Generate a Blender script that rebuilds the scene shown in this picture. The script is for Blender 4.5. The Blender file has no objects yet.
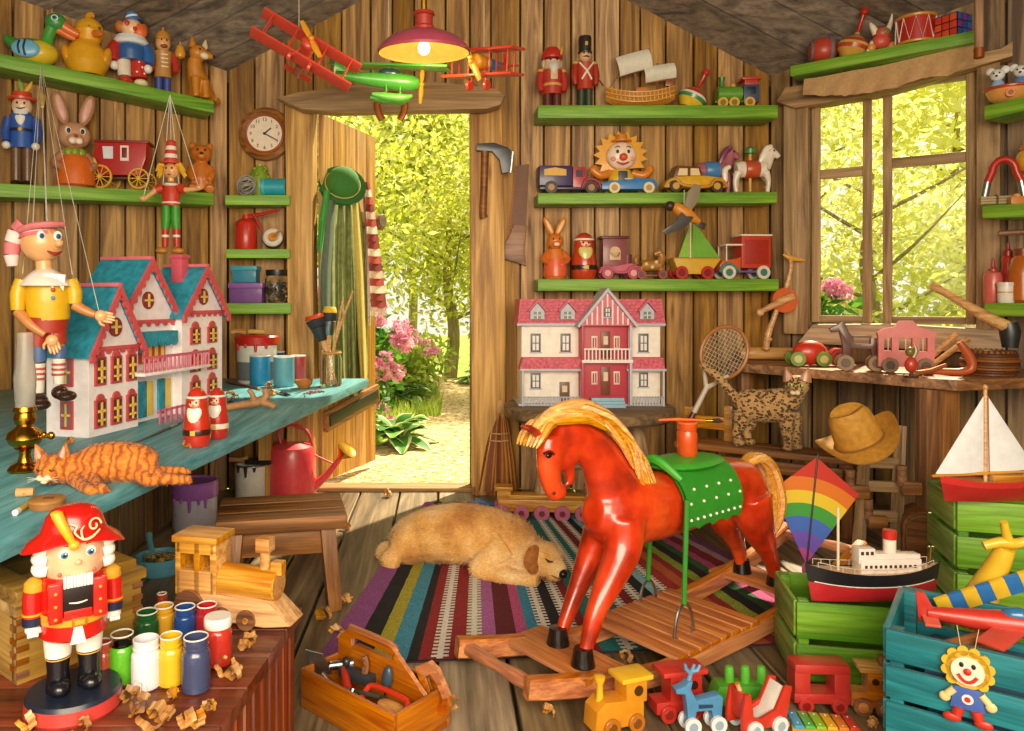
import bpy, bmesh, math, random
from mathutils import Vector as V, Matrix as MX, Euler
R = random.Random(7); PI = math.pi; rad = math.radians
F = 760.; CX = 440.; HY = 300.; H = 1.15          # focal length (px), vanishing point, eye height
SC = bpy.context.scene; COL = SC.collection
def P(px, py, d): return V(((px-CX)*d/F, d, H+(HY-py)*d/F))
def G(px, py, z=0.):                               # point of the horizontal plane z under a pixel
    d = (H-z)*F/(py-HY); return V(((px-CX)*d/F, d, z))
# ---------------------------------------------------------------- materials
MATS = {}
def lin(h):
    if not isinstance(h, str): return tuple(h)
    h = h.lstrip('#'); c = [int(h[i:i+2], 16)/255 for i in (0, 2, 4)]
    return tuple(x/12.92 if x <= .04045 else ((x+.055)/1.055)**2.4 for x in c)
def mk(name):
    m = bpy.data.materials.new(name); m.use_nodes = True
    nt = m.node_tree; return m, nt, nt.nodes['Principled BSDF']
def nd(nt, t, **kw):
    n = nt.nodes.new(t)
    for k, v in kw.items(): setattr(n, k, v)
    return n
def ramp(nt, fac, stops):
    r = nd(nt, 'ShaderNodeValToRGB'); e = r.color_ramp.elements
    while len(e) < len(stops): e.new(.5)
    for k, (p, c) in enumerate(stops): e[k].position = p; e[k].color = (*lin(c), 1)
    nt.links.new(fac, r.inputs[0]); return r.outputs[0]
def noise(nt, scale=(1, 1, 1), s=1., det=4, dist=0., rough=.55):
    tc = nd(nt, 'ShaderNodeTexCoord'); mp = nd(nt, 'ShaderNodeMapping')
    mp.inputs['Scale'].default_value = scale; nt.links.new(tc.outputs['Object'], mp.inputs[0])
    n = nd(nt, 'ShaderNodeTexNoise'); n.inputs['Scale'].default_value = s; n.inputs['Detail'].default_value = det
    n.inputs['Distortion'].default_value = dist; n.inputs['Roughness'].default_value = rough
    nt.links.new(mp.outputs[0], n.inputs['Vector']); return n.outputs[0], mp
def mixc(nt, a, b, fac=1., mode='MULTIPLY'):
    x = nd(nt, 'ShaderNodeMix', data_type='RGBA', blend_type=mode)
    if isinstance(fac, (int, float)): x.inputs[0].default_value = fac
    else: nt.links.new(fac, x.inputs[0])
    for v, i in ((a, 6), (b, 7)):
        if isinstance(v, (str, tuple)): x.inputs[i].default_value = (*lin(v), 1)
        else: nt.links.new(v, x.inputs[i])
    return x.outputs[2]
def bump(nt, p, h, st=.3, dist=.004):
    b = nd(nt, 'ShaderNodeBump'); b.inputs['Strength'].default_value = st; b.inputs['Distance'].default_value = dist
    nt.links.new(h, b.inputs['Height']); nt.links.new(b.outputs[0], p.inputs['Normal'])
def C(h, r=.38, m=0., coat=0., v=.07, sc=30):       # painted / plain surface with slight mottling
    key = (h, r, m, coat)
    if key in MATS: return MATS[key]
    mt_, nt, p = mk('paint_'+str(h).strip('#')); c = lin(h)
    n, _ = noise(nt, (1, 1, 1), sc, 5)
    lo = tuple(max(0, x*(1-v*1.3)) for x in c); hi = tuple(min(1, x*(1+v)) for x in c)
    nt.links.new(ramp(nt, n, [(.3, lo), (.7, hi)]), p.inputs['Base Color'])
    p.inputs['Roughness'].default_value = r; p.inputs['Metallic'].default_value = m
    if coat: p.inputs['Coat Weight'].default_value = coat; p.inputs['Coat Roughness'].default_value = .12
    MATS[key] = mt_; return mt_
def wood(name, dark, light, ax='z', sc=1., rough=.55, isl=.35, coat=0., knots=False, tint=None):
    m, nt, p = mk(name); i = 'xyz'.index(ax)
    s1 = [14.*sc]*3; s1[i] = 1.1*sc; s2 = [70.*sc]*3; s2[i] = 2.5*sc
    geo = nd(nt, 'ShaderNodeNewGeometry')
    n1, mp1 = noise(nt, s1, 1., 5, 1.4); n2, mp2 = noise(nt, s2, 1., 3, .4)
    of = nd(nt, 'ShaderNodeMath', operation='MULTIPLY'); of.inputs[1].default_value = 37.
    nt.links.new(geo.outputs['Random Per Island'], of.inputs[0])
    cb = nd(nt, 'ShaderNodeCombineXYZ'); [nt.links.new(of.outputs[0], cb.inputs[k]) for k in range(3)]
    nt.links.new(cb.outputs[0], mp1.inputs['Location']); nt.links.new(cb.outputs[0], mp2.inputs['Location'])
    col = ramp(nt, n1, [(.32, dark), (.5, tuple((a+b)/2 for a, b in zip(lin(dark), lin(light)))), (.66, light)])
    col = mixc(nt, col, ramp(nt, n2, [(.3, (.52, .48, .44)), (.58, (1, 1, 1))]), .75)
    if isl:
        hs = nd(nt, 'ShaderNodeHueSaturation'); mr = nd(nt, 'ShaderNodeMapRange')
        mr.inputs[3].default_value = 1-isl; mr.inputs[4].default_value = 1+isl*.6
        nt.links.new(geo.outputs['Random Per Island'], mr.inputs[0]); nt.links.new(mr.outputs[0], hs.inputs['Value'])
        ms = nd(nt, 'ShaderNodeMapRange'); ms.inputs[3].default_value = 1.15; ms.inputs[4].default_value = .8
        nt.links.new(geo.outputs['Random Per Island'], ms.inputs[0]); nt.links.new(ms.outputs[0], hs.inputs['Saturation'])
        nt.links.new(col, hs.inputs['Color']); col = hs.outputs[0]
    if knots:
        tc = nd(nt, 'ShaderNodeTexCoord'); mp = nd(nt, 'ShaderNodeMapping'); sk = [9.]*3; sk[i] = 1.6
        mp.inputs['Scale'].default_value = sk; nt.links.new(tc.outputs['Object'], mp.inputs[0])
        vo = nd(nt, 'ShaderNodeTexVoronoi'); nt.links.new(mp.outputs[0], vo.inputs['Vector']); vo.inputs['Scale'].default_value = 1.
        col = mixc(nt, col, ramp(nt, vo.outputs['Distance'], [(.03, (.25, .14, .07)), (.13, (1, 1, 1))]), .8)
    nt.links.new(col, p.inputs['Base Color']); p.inputs['Roughness'].default_value = rough
    bump(nt, p, n2, .35, .003)
    if coat: p.inputs['Coat Weight'].default_value = coat; p.inputs['Coat Roughness'].default_value = .15
    MATS[name] = m; return m
def glassm(name, col, rough=.03, alpha=None):
    m, nt, p = mk(name); p.inputs['Base Color'].default_value = (*lin(col), 1)
    p.inputs['Transmission Weight'].default_value = 1; p.inputs['Roughness'].default_value = rough; p.inputs['IOR'].default_value = 1.3
    MATS[name] = m; return m
def mt(x): return x if isinstance(x, bpy.types.Material) else MATS[x] if x in MATS else C(x)
# ---------------------------------------------------------------- objects
ALL = []
class B:                                           # collects geometry and becomes ONE mesh object
    def __init__(s, name, mat, par=None, u=1., loc=(0, 0, 0), rz=0., props=None):
        s.v, s.f, s.mi, s.ms, s.c = [], [], [], [mt(mat)], 0
        s.u = u; s.X = MX(); s.ang = 38; s.mods = []; s.fix = True; s.flat = False
        me = bpy.data.meshes.new(name); s.o = bpy.data.objects.new(name, me); COL.objects.link(s.o)
        if par is not None: s.o.parent = par
        s.o.location = loc; s.o.rotation_euler = (0, 0, rz)
        for k, x in (props or {}).items():
            if x: s.o[k] = x
        ALL.append(s)
    def p(s, name, mat, label=None): return B(name, mat, s.o, s.u, props={'label': label})   # a sub-part
    def m(s, mat):
        x = mt(mat)
        if x not in s.ms: s.ms.append(x)
        s.c = s.ms.index(x); return s
    def at(s, x=0, y=0, z=0, rx=0, ry=0, rz=0, k=1):
        k = (k, k, k) if isinstance(k, (int, float)) else k
        s.X = MX.Translation((x, y, z)) @ Euler((rad(rx), rad(ry), rad(rz))).to_matrix().to_4x4() @ MX.Diagonal((*k, 1)); return s
    def raw(s, vs, fs, X=None):
        o = len(s.v); X = s.X @ X if X is not None else s.X; u = s.u
        s.v += [tuple((X @ V(a))*u) for a in vs]; s.f += [tuple(i+o for i in f) for f in fs]; s.mi += [s.c]*len(fs); return s
    def bm(s, b, X=None):
        b.verts.index_update(); s.raw([a.co.copy() for a in b.verts], [[q.index for q in f.verts] for f in b.faces], X); b.free(); return s
    def box(s, x, y, z, sx, sy, sz, bv=None, rx=0, ry=0, rz=0, seg=2):
        b = bmesh.new(); bmesh.ops.create_cube(b, size=1)
        for q in b.verts: q.co = V((q.co.x*sx, q.co.y*sy, q.co.z*sz))
        bv = min(abs(sx), abs(sy), abs(sz))*.09 if bv is None else bv
        if bv: bmesh.ops.bevel(b, geom=b.edges[:], offset=bv, segments=seg, profile=.6, affect='EDGES')
        return s.bm(b, MX.Translation((x, y, z)) @ Euler((rad(rx), rad(ry), rad(rz))).to_matrix().to_4x4())
    def lathe(s, prof, c=(0, 0, 0), ax=(0, 0, 1), n=20, cap=True):
        vs, fs = [], []
        for r, z in prof:
            for k in range(n): a = 2*PI*k/n; vs.append((r*math.cos(a), r*math.sin(a), z))
        m = len(prof)
        for j in range(m-1):
            for k in range(n): k2 = (k+1) % n; fs.append((j*n+k, j*n+k2, (j+1)*n+k2, (j+1)*n+k))
        if cap and prof[0][0] > 1e-6: fs.append(tuple(range(n))[::-1])
        if cap and prof[-1][0] > 1e-6: fs.append(tuple((m-1)*n+k for k in range(n)))
        return s.raw(vs, fs, MX.Translation(c) @ V(ax).to_track_quat('Z', 'Y').to_matrix().to_4x4())
    def cyl(s, a, b, r, r2=None, n=14):
        a, b = V(a), V(b); L = (b-a).length; r2 = r if r2 is None else r2; e = min(r, r2, L)*.08
        return s.lathe([(max(r-e, .0001), 0), (r, e), (r2, L-e), (max(r2-e, .0001), L)], a, b-a, n)
    def ell(s, x, y, z, rx, ry=None, rz=None, rot=(0, 0, 0), n=16):
        ry = rx if ry is None else ry; rz = rx if rz is None else rz; vs, fs = [], []; h = max(6, n//2)
        for j in range(1, h):
            t = PI*j/h
            for k in range(n): a = 2*PI*k/n; vs.append((rx*math.sin(t)*math.cos(a), ry*math.sin(t)*math.sin(a), rz*math.cos(t)))
        vs += [(0, 0, rz), (0, 0, -rz)]; T0 = len(vs)-2
        for j in range(h-2):
            for k in range(n): k2 = (k+1) % n; fs.append((j*n+k, (j+1)*n+k, (j+1)*n+k2, j*n+k2))
        for k in range(n): k2 = (k+1) % n; fs.append((T0, k, k2)); fs.append((T0+1, (h-2)*n+k2, (h-2)*n+k))
        return s.raw(vs, fs, MX.Translation((x, y, z)) @ Euler([rad(q) for q in rot]).to_matrix().to_4x4())
    def tube(s, pts, r, n=8, sm=0, close=False, flat=1.):
        pts = [V(p) for p in pts]; rs = list(r) if isinstance(r, (list, tuple)) else [r]*len(pts)
        if sm:
            N = len(pts); q, rr = [], []; rng = range(N if close else N-1)
            for i in rng:
                p0, p1, p2, p3 = (pts[(i+k) % N] if close else pts[min(max(i+k, 0), N-1)] for k in (-1, 0, 1, 2))
                for k in range(sm):
                    t = k/sm; q.append(.5*((2*p1)+(p2-p0)*t+(2*p0-5*p1+4*p2-p3)*t*t+(3*p1-p0-3*p2+p3)*t**3))
                    rr.append(rs[i]*(1-t)+rs[(i+1) % N]*t)
            if not close: q.append(pts[-1]); rr.append(rs[-1])
            pts, rs = q, rr
        N = len(pts); vs, fs = [], []; up = None
        for i in range(N):
            d = (pts[(i+1) % N]-pts[i-1]) if close else (pts[min(i+1, N-1)]-pts[max(i-1, 0)])
            d = d.normalized() if d.length > 1e-9 else V((0, 0, 1))
            if up is None: up = d.orthogonal().normalized() if abs(d.y) > .9 else (V((0, 1, 0))-d*d.y).normalized()
            else: up = (up-d*up.dot(d)).normalized()
            w = d.cross(up)
            for k in range(n): a = 2*PI*k/n; vs.append(pts[i]+(w*math.cos(a)+up*math.sin(a)*flat)*rs[i])
        for i in range(N if close else N-1):
            for k in range(n): k2 = (k+1) % n; j = (i+1) % N; fs.append((i*n+k, i*n+k2, j*n+k2, j*n+k))
        if not close: fs += [tuple(range(n))[::-1], tuple((N-1)*n+k for k in range(n))]
        return s.raw(vs, fs)
    def prism(s, pts, y0, y1, bv=0.):               # polygon in x,z pushed along y
        b = bmesh.new(); vs = [b.verts.new((x, y0, z)) for x, z in pts]; f = b.faces.new(vs)
        e = bmesh.ops.extrude_face_region(b, geom=[f])
        bmesh.ops.translate(b, verts=[q for q in e['geom'] if isinstance(q, bmesh.types.BMVert)], vec=(0, y1-y0, 0))
        if bv: bmesh.ops.bevel(b, geom=[q for q in b.edges if abs(q.verts[0].co.y-q.verts[1].co.y) < 1e-6], offset=bv, segments=2, profile=.6, affect='EDGES')
        return s.bm(b)
    def beam(s, pts, w, h):                         # rectangular bar along a path
        pts = [V(p) for p in pts]; vs = []; N = len(pts)
        for i, p in enumerate(pts):
            d = (pts[min(i+1, N-1)]-pts[max(i-1, 0)]).normalized(); sd = V((-d.y, d.x, 0)).normalized(); up = d.cross(sd)*-1
            if up.z < 0: up = -up
            c = min(w, h)*.14
            for a, b_ in ((-w/2+c, -h/2), (w/2-c, -h/2), (w/2, -h/2+c), (w/2, h/2-c), (w/2-c, h/2), (-w/2+c, h/2), (-w/2, h/2-c), (-w/2, -h/2+c)): vs.append(p+sd*a+up*b_)
        return s.raw(vs, [(i*8+k, i*8+(k+1) % 8, (i+1)*8+(k+1) % 8, (i+1)*8+k) for i in range(N-1) for k in range(8)]+[tuple(range(8))[::-1], tuple((N-1)*8+k for k in range(8))])
    def slab(s, pts, z0, z1, bv=0.):                # plan polygon, pushed upward
        b = bmesh.new(); f = b.faces.new([b.verts.new((x, y, z0)) for x, y in pts]); e = bmesh.ops.extrude_face_region(b, geom=[f])
        bmesh.ops.translate(b, verts=[q for q in e['geom'] if isinstance(q, bmesh.types.BMVert)], vec=(0, 0, z1-z0))
        if bv: bmesh.ops.bevel(b, geom=b.edges[:], offset=bv, segments=2, profile=.6, affect='EDGES')
        return s.bm(b)
    def torus(s, c, Rr, r, ax='y', n=24, k=8, a0=0, a1=360, sx=1., sz=1.):
        full = a1-a0 >= 360; N = n if full else n+1; pts = []
        for i in range(N):
            a = rad(a0+(a1-a0)*i/n); x, z = Rr*math.cos(a)*sx, Rr*math.sin(a)*sz
            pts.append(V(c)+V({'y': (x, 0, z), 'z': (x, z, 0), 'x': (0, x, z)}[ax]))
        return s.tube(pts, r, k, close=full)
    def text(s, t, size, x, y, z, rx=90, rz=0, ext=.05, ry=0):
        cu = bpy.data.curves.new('t', 'FONT'); cu.body = t; cu.size = size; cu.extrude = ext*size; cu.align_x = 'CENTER'; cu.align_y = 'CENTER'; cu.resolution_u = 2
        o = bpy.data.objects.new('t', cu); COL.objects.link(o); dg = bpy.context.evaluated_depsgraph_get(); dg.update()
        me = bpy.data.meshes.new_from_object(o.evaluated_get(dg)); b = bmesh.new(); b.from_mesh(me)
        bpy.data.objects.remove(o); bpy.data.curves.remove(cu); bpy.data.meshes.remove(me)
        return s.bm(b, MX.Translation((x, y, z)) @ Euler((rad(rx), rad(ry), rad(rz))).to_matrix().to_4x4())
    def blend(s, vox, it=6):                        # melt the collected shapes into one continuous skin
        s.mods.append(('REMESH', vox, it)); return s
    def done(s):
        me = s.o.data; me.from_pydata(s.v, [], s.f)
        for x in s.ms: me.materials.append(x)
        if s.mi: me.polygons.foreach_set('material_index', s.mi)
        if s.fix:
            b = bmesh.new(); b.from_mesh(me); bmesh.ops.recalc_face_normals(b, faces=b.faces[:]); b.to_mesh(me); b.free()
        if not s.flat:
            me.shade_smooth()
            if not s.mods: me.set_sharp_from_angle(angle=rad(s.ang))
        me.update()
        for md in s.mods:
            if md[0] == 'REMESH':
                r = s.o.modifiers.new('skin', 'REMESH'); r.mode = 'VOXEL'; r.voxel_size = md[1]*s.u; r.use_smooth_shade = True
                q = s.o.modifiers.new('soft', 'SMOOTH'); q.iterations = md[2]; q.factor = .5
class T:                                           # a thing: an Empty at its base; local units are photo pixels at its distance
    def __init__(s, name, label, cat, loc, rz=0., group=None, u=None):
        s.o = bpy.data.objects.new(name, None); COL.objects.link(s.o); s.o.empty_display_size = .05
        s.L = V(loc); s.u = s.L.y/F if u is None else u; s.rz = rad(rz)
        s.o.location = s.L; s.o.rotation_euler = (0, 0, s.rz); s.o['label'] = label; s.o['category'] = cat
        if group: s.o['group'] = group
    def p(s, name, mat, label=None): return B(name, mat, s.o, s.u, props={'label': label})
    def q(s, px, py, off=0.): return qq(s, px, py, off)
def qq(s, px, py, off=0.):                         # pixel -> local point in the thing's own upright plane
    c, n, off = math.cos(s.rz), math.sin(s.rz), off*s.u; k = (px-CX)/F
    x = (k*(s.L.y+c*off)-s.L.x+n*off)/(c-k*n); Y = s.L.y+n*x+c*off
    return V((x/s.u, off/s.u, (H+(HY-py)*Y/F-s.L.z)/s.u))
def S(name, label, cat, mat, loc, rz=0., group=None, u=None):   # a thing that is one mesh
    b = B(name, mat, None, V(loc).y/F if u is None else u, loc, rad(rz), {'label': label, 'category': cat, 'group': group})
    b.L = V(loc); b.rz = rad(rz); b.q = lambda px, py, off=0.: qq(b, px, py, off); return b
def ST(name, mat): return B(name, mat, None, 1., props={'kind': 'structure'})
def leaves(b, c, rr, n, size, shell=.55, seed=1, tip=1.7):
    r = random.Random(seed); vs, fs = [], []
    for i in range(n):
        d = V((r.gauss(0, 1), r.gauss(0, 1), r.gauss(0, 1))).normalized()*(shell+(1-shell)*r.random())
        p = V(c)+V((d.x*rr[0], d.y*rr[1], d.z*rr[2])); a = V((r.gauss(0, 1), r.gauss(0, 1), r.gauss(0, .8))).normalized()
        w = a.orthogonal().normalized(); w = (MX.Rotation(r.random()*6.3, 3, a) @ w)*size*(.5+.6*r.random())*.5; a = a*size*(.5+.6*r.random())*tip*.5
        k = len(vs); vs += [p-a, p+w*.8, p+a, p-w*.8]; fs.append((k, k+1, k+2, k+3))
    b.fix = False; b.flat = True; return b.raw(vs, fs)
# ---------------------------------------------------------------- woods and common materials
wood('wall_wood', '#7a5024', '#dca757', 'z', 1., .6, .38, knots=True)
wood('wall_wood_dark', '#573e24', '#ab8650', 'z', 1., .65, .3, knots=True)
wood('roof_wood', '#4d3f33', '#8b7660', 'x', 1., .65, .3)
wood('floor_wood', '#574835', '#ae9775', 'y', .8, .5, .35, knots=True)
wood('post_wood', '#a06e34', '#eebd6e', 'z', .8, .55, .2, knots=True)
wood('beam_wood', '#84603a', '#cfa468', 'x', .8, .6, .2, knots=True)
wood('pale_post', '#8a6a44', '#d3b183', 'z', 1., .6, .25)
wood('pale_bar', '#8a6a44', '#d3b183', 'x', 1., .6, .25)
wood('door_wood', '#a86f2a', '#e9b860', 'z', .9, .5, .25)
wood('toy_wood', '#b9722a', '#e9b45e', 'x', 2., .38, .1, coat=.3)
wood('toy_wood_dark', '#6d3d1c', '#a2672f', 'x', 2., .4, .15)
wood('brown_wood', '#6e4526', '#bb8048', 'x', 1.2, .5, .2)
wood('brown_wood_up', '#6e4526', '#bb8048', 'z', 1.2, .5, .2)
wood('grey_wood', '#5c4a38', '#a58a68', 'x', 1., .6, .25)
wood('red_wood', '#4a1b0e', '#8e3f22', 'x', 1.2, .42, .25, coat=.2)
wood('red_wood_up', '#5a2110', '#a34a28', 'z', 1.2, .42, .2, coat=.2)
wood('orange_wood', '#a54f16', '#df8a30', 'x', 1.6, .35, .15, coat=.4)
wood('shelf_green', '#5a9428', '#93c247', 'x', 1.2, .5, .05)
wood('crate_green', '#4f8a22', '#88ba3e', 'x', 1.2, .45, .12)
wood('crate_blue', '#17626f', '#3596a2', 'x', 1.2, .45, .12)
wood('bench_blue', '#43909f', '#70b6c0', 'y', 1.2, .4, .1)
for k_, a_, b_ in (('orange_wood', '#a54f16', '#df8a30'), ('crate_green', '#4f8a22', '#88ba3e'), ('crate_blue', '#17626f', '#3596a2'), ('chest_wood', '#7d5a24', '#c29a4c')): wood(k_+'_y', a_, b_, 'y', 1.4, .42, .15, coat=.2)
wood('chest_wood', '#7d5a24', '#c29a4c', 'x', 1., .55, .15)
wood('curl_wood', '#b9742c', '#edb968', 'y', 3., .5, .1)
glassm('glass', '#f4f7f2'); glassm('amber_glass', '#c05a16')
m = glassm('milky_glass', '#f6f4ee', .25); m.node_tree.nodes['Principled BSDF'].inputs['Transmission Weight'].default_value = .86
C('#b98a2e', .22, 1.); MATS['brass'] = C('#c8922c', .24, 1.); MATS['steel'] = C('#a9aeb2', .3, 1.); MATS['iron'] = C('#4e5053', .4, .8); MATS['rust'] = C('#9a5526', .5, .5)
# pane glass thin: nearly clear
m, nt, p = mk('pane_glass'); tr = nd(nt, 'ShaderNodeBsdfTransparent'); gl = nd(nt, 'ShaderNodeBsdfGlossy'); gl.inputs['Roughness'].default_value = .05
mx = nd(nt, 'ShaderNodeMixShader'); mx.inputs[0].default_value = .005; nt.links.new(tr.outputs[0], mx.inputs[1]); nt.links.new(gl.outputs[0], mx.inputs[2])
nt.links.new(mx.outputs[0], nt.nodes['Material Output'].inputs[0]); MATS['pane_glass'] = m
def leafm(name, cs, tr=.45, r=.5):
    m, nt, p = mk(name); g = nd(nt, 'ShaderNodeNewGeometry')
    col = ramp(nt, g.outputs['Random Per Island'], [(k/(len(cs)-1), c) for k, c in enumerate(cs)])
    nt.links.new(col, p.inputs['Base Color']); p.inputs['Roughness'].default_value = r
    t = nd(nt, 'ShaderNodeBsdfTranslucent'); nt.links.new(col, t.inputs[0]); x = nd(nt, 'ShaderNodeMixShader'); x.inputs[0].default_value = tr
    nt.links.new(p.outputs[0], x.inputs[1]); nt.links.new(t.outputs[0], x.inputs[2]); nt.links.new(x.outputs[0], nt.nodes['Material Output'].inputs[0]); MATS[name] = m
leafm('leaf_yellow', ['#c6cc3e', '#e4e266', '#f2ee96', '#8fa02c', '#d4d850'], .55)
leafm('leaf_green', ['#86a834', '#b4c84a', '#d8de70', '#6f9230'], .55)
leafm('leaf_pale', ['#d6d85a', '#f0ee9c', '#e4e27a', '#faf7c8', '#c2cc4c'], .68)
leafm('leaf_bush', ['#2f6a1c', '#4f8f2a', '#7fb13c', '#24561a'])
leafm('petal_pink', ['#dc76a0', '#f2a6c6', '#f9cbdc', '#cf6a96'], .3)
leafm('petal_white', ['#f3e3d6', '#fff4ea', '#f2cfd0', '#ffe9c9'], .3)
# ---------------------------------------------------------------- camera
cam = bpy.data.cameras.new('camera'); co = bpy.data.objects.new('camera', cam); COL.objects.link(co)
co.location = (0, 0, H); co.rotation_euler = (PI/2, 0, 0); cam.sensor_width = 36; cam.lens = F*36/1024
cam.shift_x = (512-CX)/1024; cam.shift_y = -(365.5-HY)/1024; cam.clip_start = .05; SC.camera = co
# ---------------------------------------------------------------- room shell
DB = 4.6
LC, LE = V((-1.283, DB)), V((-2.287, 3.95)); RC, RE = V((1.997, DB)), V((3.0, 3.9))
LDIR = (LC-LE).normalized(); LANG = math.degrees(math.atan2(LDIR.y, LDIR.x)); RDIR = (RE-RC).normalized(); RANG = math.degrees(math.atan2(RDIR.y, RDIR.x))
XR = (495-CX)*DB/F; AX, AY = .53, -1.14; ZL = 2.554; XL = -1.247
ZR = ZL+AX*(XR-XL)
def ceil_z(x, y): return ZR-AX*abs(x-XR)+AY*(y-DB)
def plank_wall(name, a, b, zt, w, mat, holes=(), th=.03, seed=3):   # a->b on the floor plan; holes: (s0,s1,z0,z1) along the wall
    r = random.Random(seed); b_ = ST(name, mat); L = (b-a).length; e = (b-a)/L; nrm = V((-e.y, e.x))
    cuts = sorted({0., L} | {h[0] for h in holes} | {h[1] for h in holes}); edges = []
    for c0, c1 in zip(cuts, cuts[1:]):
        k = max(1, round((c1-c0)/w)); ws = [1+r.uniform(-.22, .22) for _ in range(k)]; t = sum(ws); x = c0
        for q in ws: edges.append((x, x+q/t*(c1-c0))); x += q/t*(c1-c0)
    ang = math.degrees(math.atan2(e.y, e.x))
    for s0, s1 in edges:
        mid = (s0+s1)/2; pt = a+e*mid; top = zt if isinstance(zt, (int, float)) else zt(pt.x, pt.y)
        spans = [(0, top)]
        for h in holes:
            if h[0]-1e-4 <= mid <= h[1]+1e-4: spans = [(0, h[2]), (h[3], top)]
        for z0, z1 in spans:
            if z1-z0 > .02:
                c = pt+nrm*(th/2+r.uniform(0, .004)); b_.box(c.x, c.y, (z0+z1)/2, s1-s0-.009, th, z1-z0, .004, rz=ang, seg=1)
    b_.m('#1d140c')                                 # dark boards behind the gaps
    for c0, c1 in zip(cuts, cuts[1:]):
        mid = (c0+c1)/2; pt = a+e*mid+nrm*(th+.02); tp = zt if isinstance(zt, (int, float)) else max(zt(*(a+e*q)) for q in (c0, (c0+c1)/2, c1)); spans = [(0, tp)]
        for h in holes:
            if h[0]-1e-4 <= mid <= h[1]+1e-4: spans = [(0, h[2]), (h[3], tp)]
        for z0, z1 in spans:
            xa, xb = (.07 if c0 == 0 else 0), (.07 if c1 == L else 0); pe = pt+e*(xb-xa)/2
            if z1-z0 > .02: b_.box(pe.x, pe.y, (z0+z1)/2, c1-c0+xa+xb, .01, z1-z0, 0, rz=ang)
    return b_
DX0, DX1, DZ = (313-CX)*DB/F, (470-CX)*DB/F, H+(HY-107)*DB/F
gable = lambda x, y: ceil_z(x, DB)+.05
plank_wall('wall_back', LC, RC, gable, .155, 'wall_wood', [(DX0-LC.x, DX1-LC.x, 0, DZ)])
LE2 = LC-LDIR*1.75
plank_wall('wall_left', LE2, LC, lambda x, y: ceil_z(x, y)+.04, .15, 'wall_wood', seed=5)
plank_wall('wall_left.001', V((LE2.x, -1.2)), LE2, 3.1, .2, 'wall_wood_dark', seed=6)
rw = type('o', (), {})(); rw.L = V((RC.x, RC.y, 0)); rw.rz = rad(RANG); rw.u = 1.
W0, W1 = qq(rw, 812, 300).x, qq(rw, 976, 300).x; WZ0 = 1.0; WZ1 = 2.36
RE2 = RC+RDIR*1.75
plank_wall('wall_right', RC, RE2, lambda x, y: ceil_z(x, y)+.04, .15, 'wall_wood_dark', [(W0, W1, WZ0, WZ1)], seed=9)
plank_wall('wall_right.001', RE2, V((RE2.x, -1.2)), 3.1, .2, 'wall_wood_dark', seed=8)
# floor boards
fb = ST('floor', 'floor_wood'); x = -3.4; r = random.Random(4)
while x < 3.7:
    w = r.uniform(.17, .24); y = -1.2
    fb.box(x+w/2, 1.7, -.02, w-.012, 5.86, .04, .004, seg=1); x += w
fb.m('#15100b').box(.1, 1.7, -.05, 7.2, 5.9, .02, 0)
# sloping ceiling boards: steep end facets, then long slopes to the open front
def wall_x(y, sgn):
    if sgn < 0: return max(LE2.x, LC.x+(y-DB)*LDIR.x/LDIR.y)-.09
    return min(RE2.x, RC.x+(y-DB)*RDIR.x/RDIR.y)+.09
def roof(name, sgn):
    b = ST(name, 'roof_wood'); rr = random.Random(sgn+5); y = 4.74; zs = lambda X, Y: ceil_z(X, Y)
    while y > 3.15:
        w = rr.uniform(.1, .15); y2 = y-w+.012; e, e2 = wall_x(y, sgn), wall_x(y2, sgn)
        vs = [(X, Y, zs(X, Y)+dz) for dz in (0, .03) for X, Y in ((e, y), (XR, y), (XR, y2), (e2, y2))]
        b.raw(vs, [(0, 1, 2, 3), (4, 5, 6, 7), (0, 1, 5, 4), (1, 2, 6, 5), (2, 3, 7, 6), (3, 0, 4, 7)]); y -= w
    xe = wall_x(3.1, sgn)
    vs = [(X, Y, ceil_z(X, max(Y, 3.15))+dz) for dz in (0, .04) for X, Y in ((xe, 3.16), (XR, 3.16), (XR, -1.2), (xe, -1.2))]
    b.raw(vs, [(0, 1, 2, 3), (4, 5, 6, 7), (0, 1, 5, 4), (1, 2, 6, 5), (2, 3, 7, 6), (3, 0, 4, 7)])
    b.m('#15100b'); vs = [(X, Y, ceil_z(X, max(Y, 3.1))+.045) for X, Y in ((wall_x(4.75, sgn), 4.75), (XR, 4.75), (XR, 3.1), (xe, 3.1), (wall_x(3.69, sgn), 3.69))]; b.raw(vs, [(0, 1, 2, 3, 4)]); b.fix = False; b.flat = True
roof('ceiling', -1); roof('ceiling.001', 1)
# door frame
def trim(name, mat, pts, y0, y1, bv=.012):
    b = ST(name, mat); b.prism(pts, y0, y1, bv); return b
def px_poly(pts, d): return [((x-CX)*d/F, H+(HY-y)*d/F) for x, y in pts]
trim('trim_1', 'post_wood', px_poly([(285, 105), (314, 105), (313, 250), (315, 380), (314, 498), (287, 498), (288, 300)], 4.5), 4.48, 4.66)
trim('trim_2', 'post_wood', px_poly([(470, 105), (502, 105), (504, 220), (506, 330), (504, 496), (472, 496), (471, 300)], 4.5), 4.48, 4.66)
trim('trim_3', 'beam_wood', px_poly([(277, 99), (300, 93), (340, 88), (372, 84), (440, 83), (496, 90), (505, 97), (500, 107), (486, 111), (420, 112), (335, 114), (302, 111)], 4.4), 4.36, 4.475, .02)
ths = ST('trim_4', 'beam_wood'); ths.box((392-CX)*DB/F, 4.62, .012, 1.02, .14, .024, .006)
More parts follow.
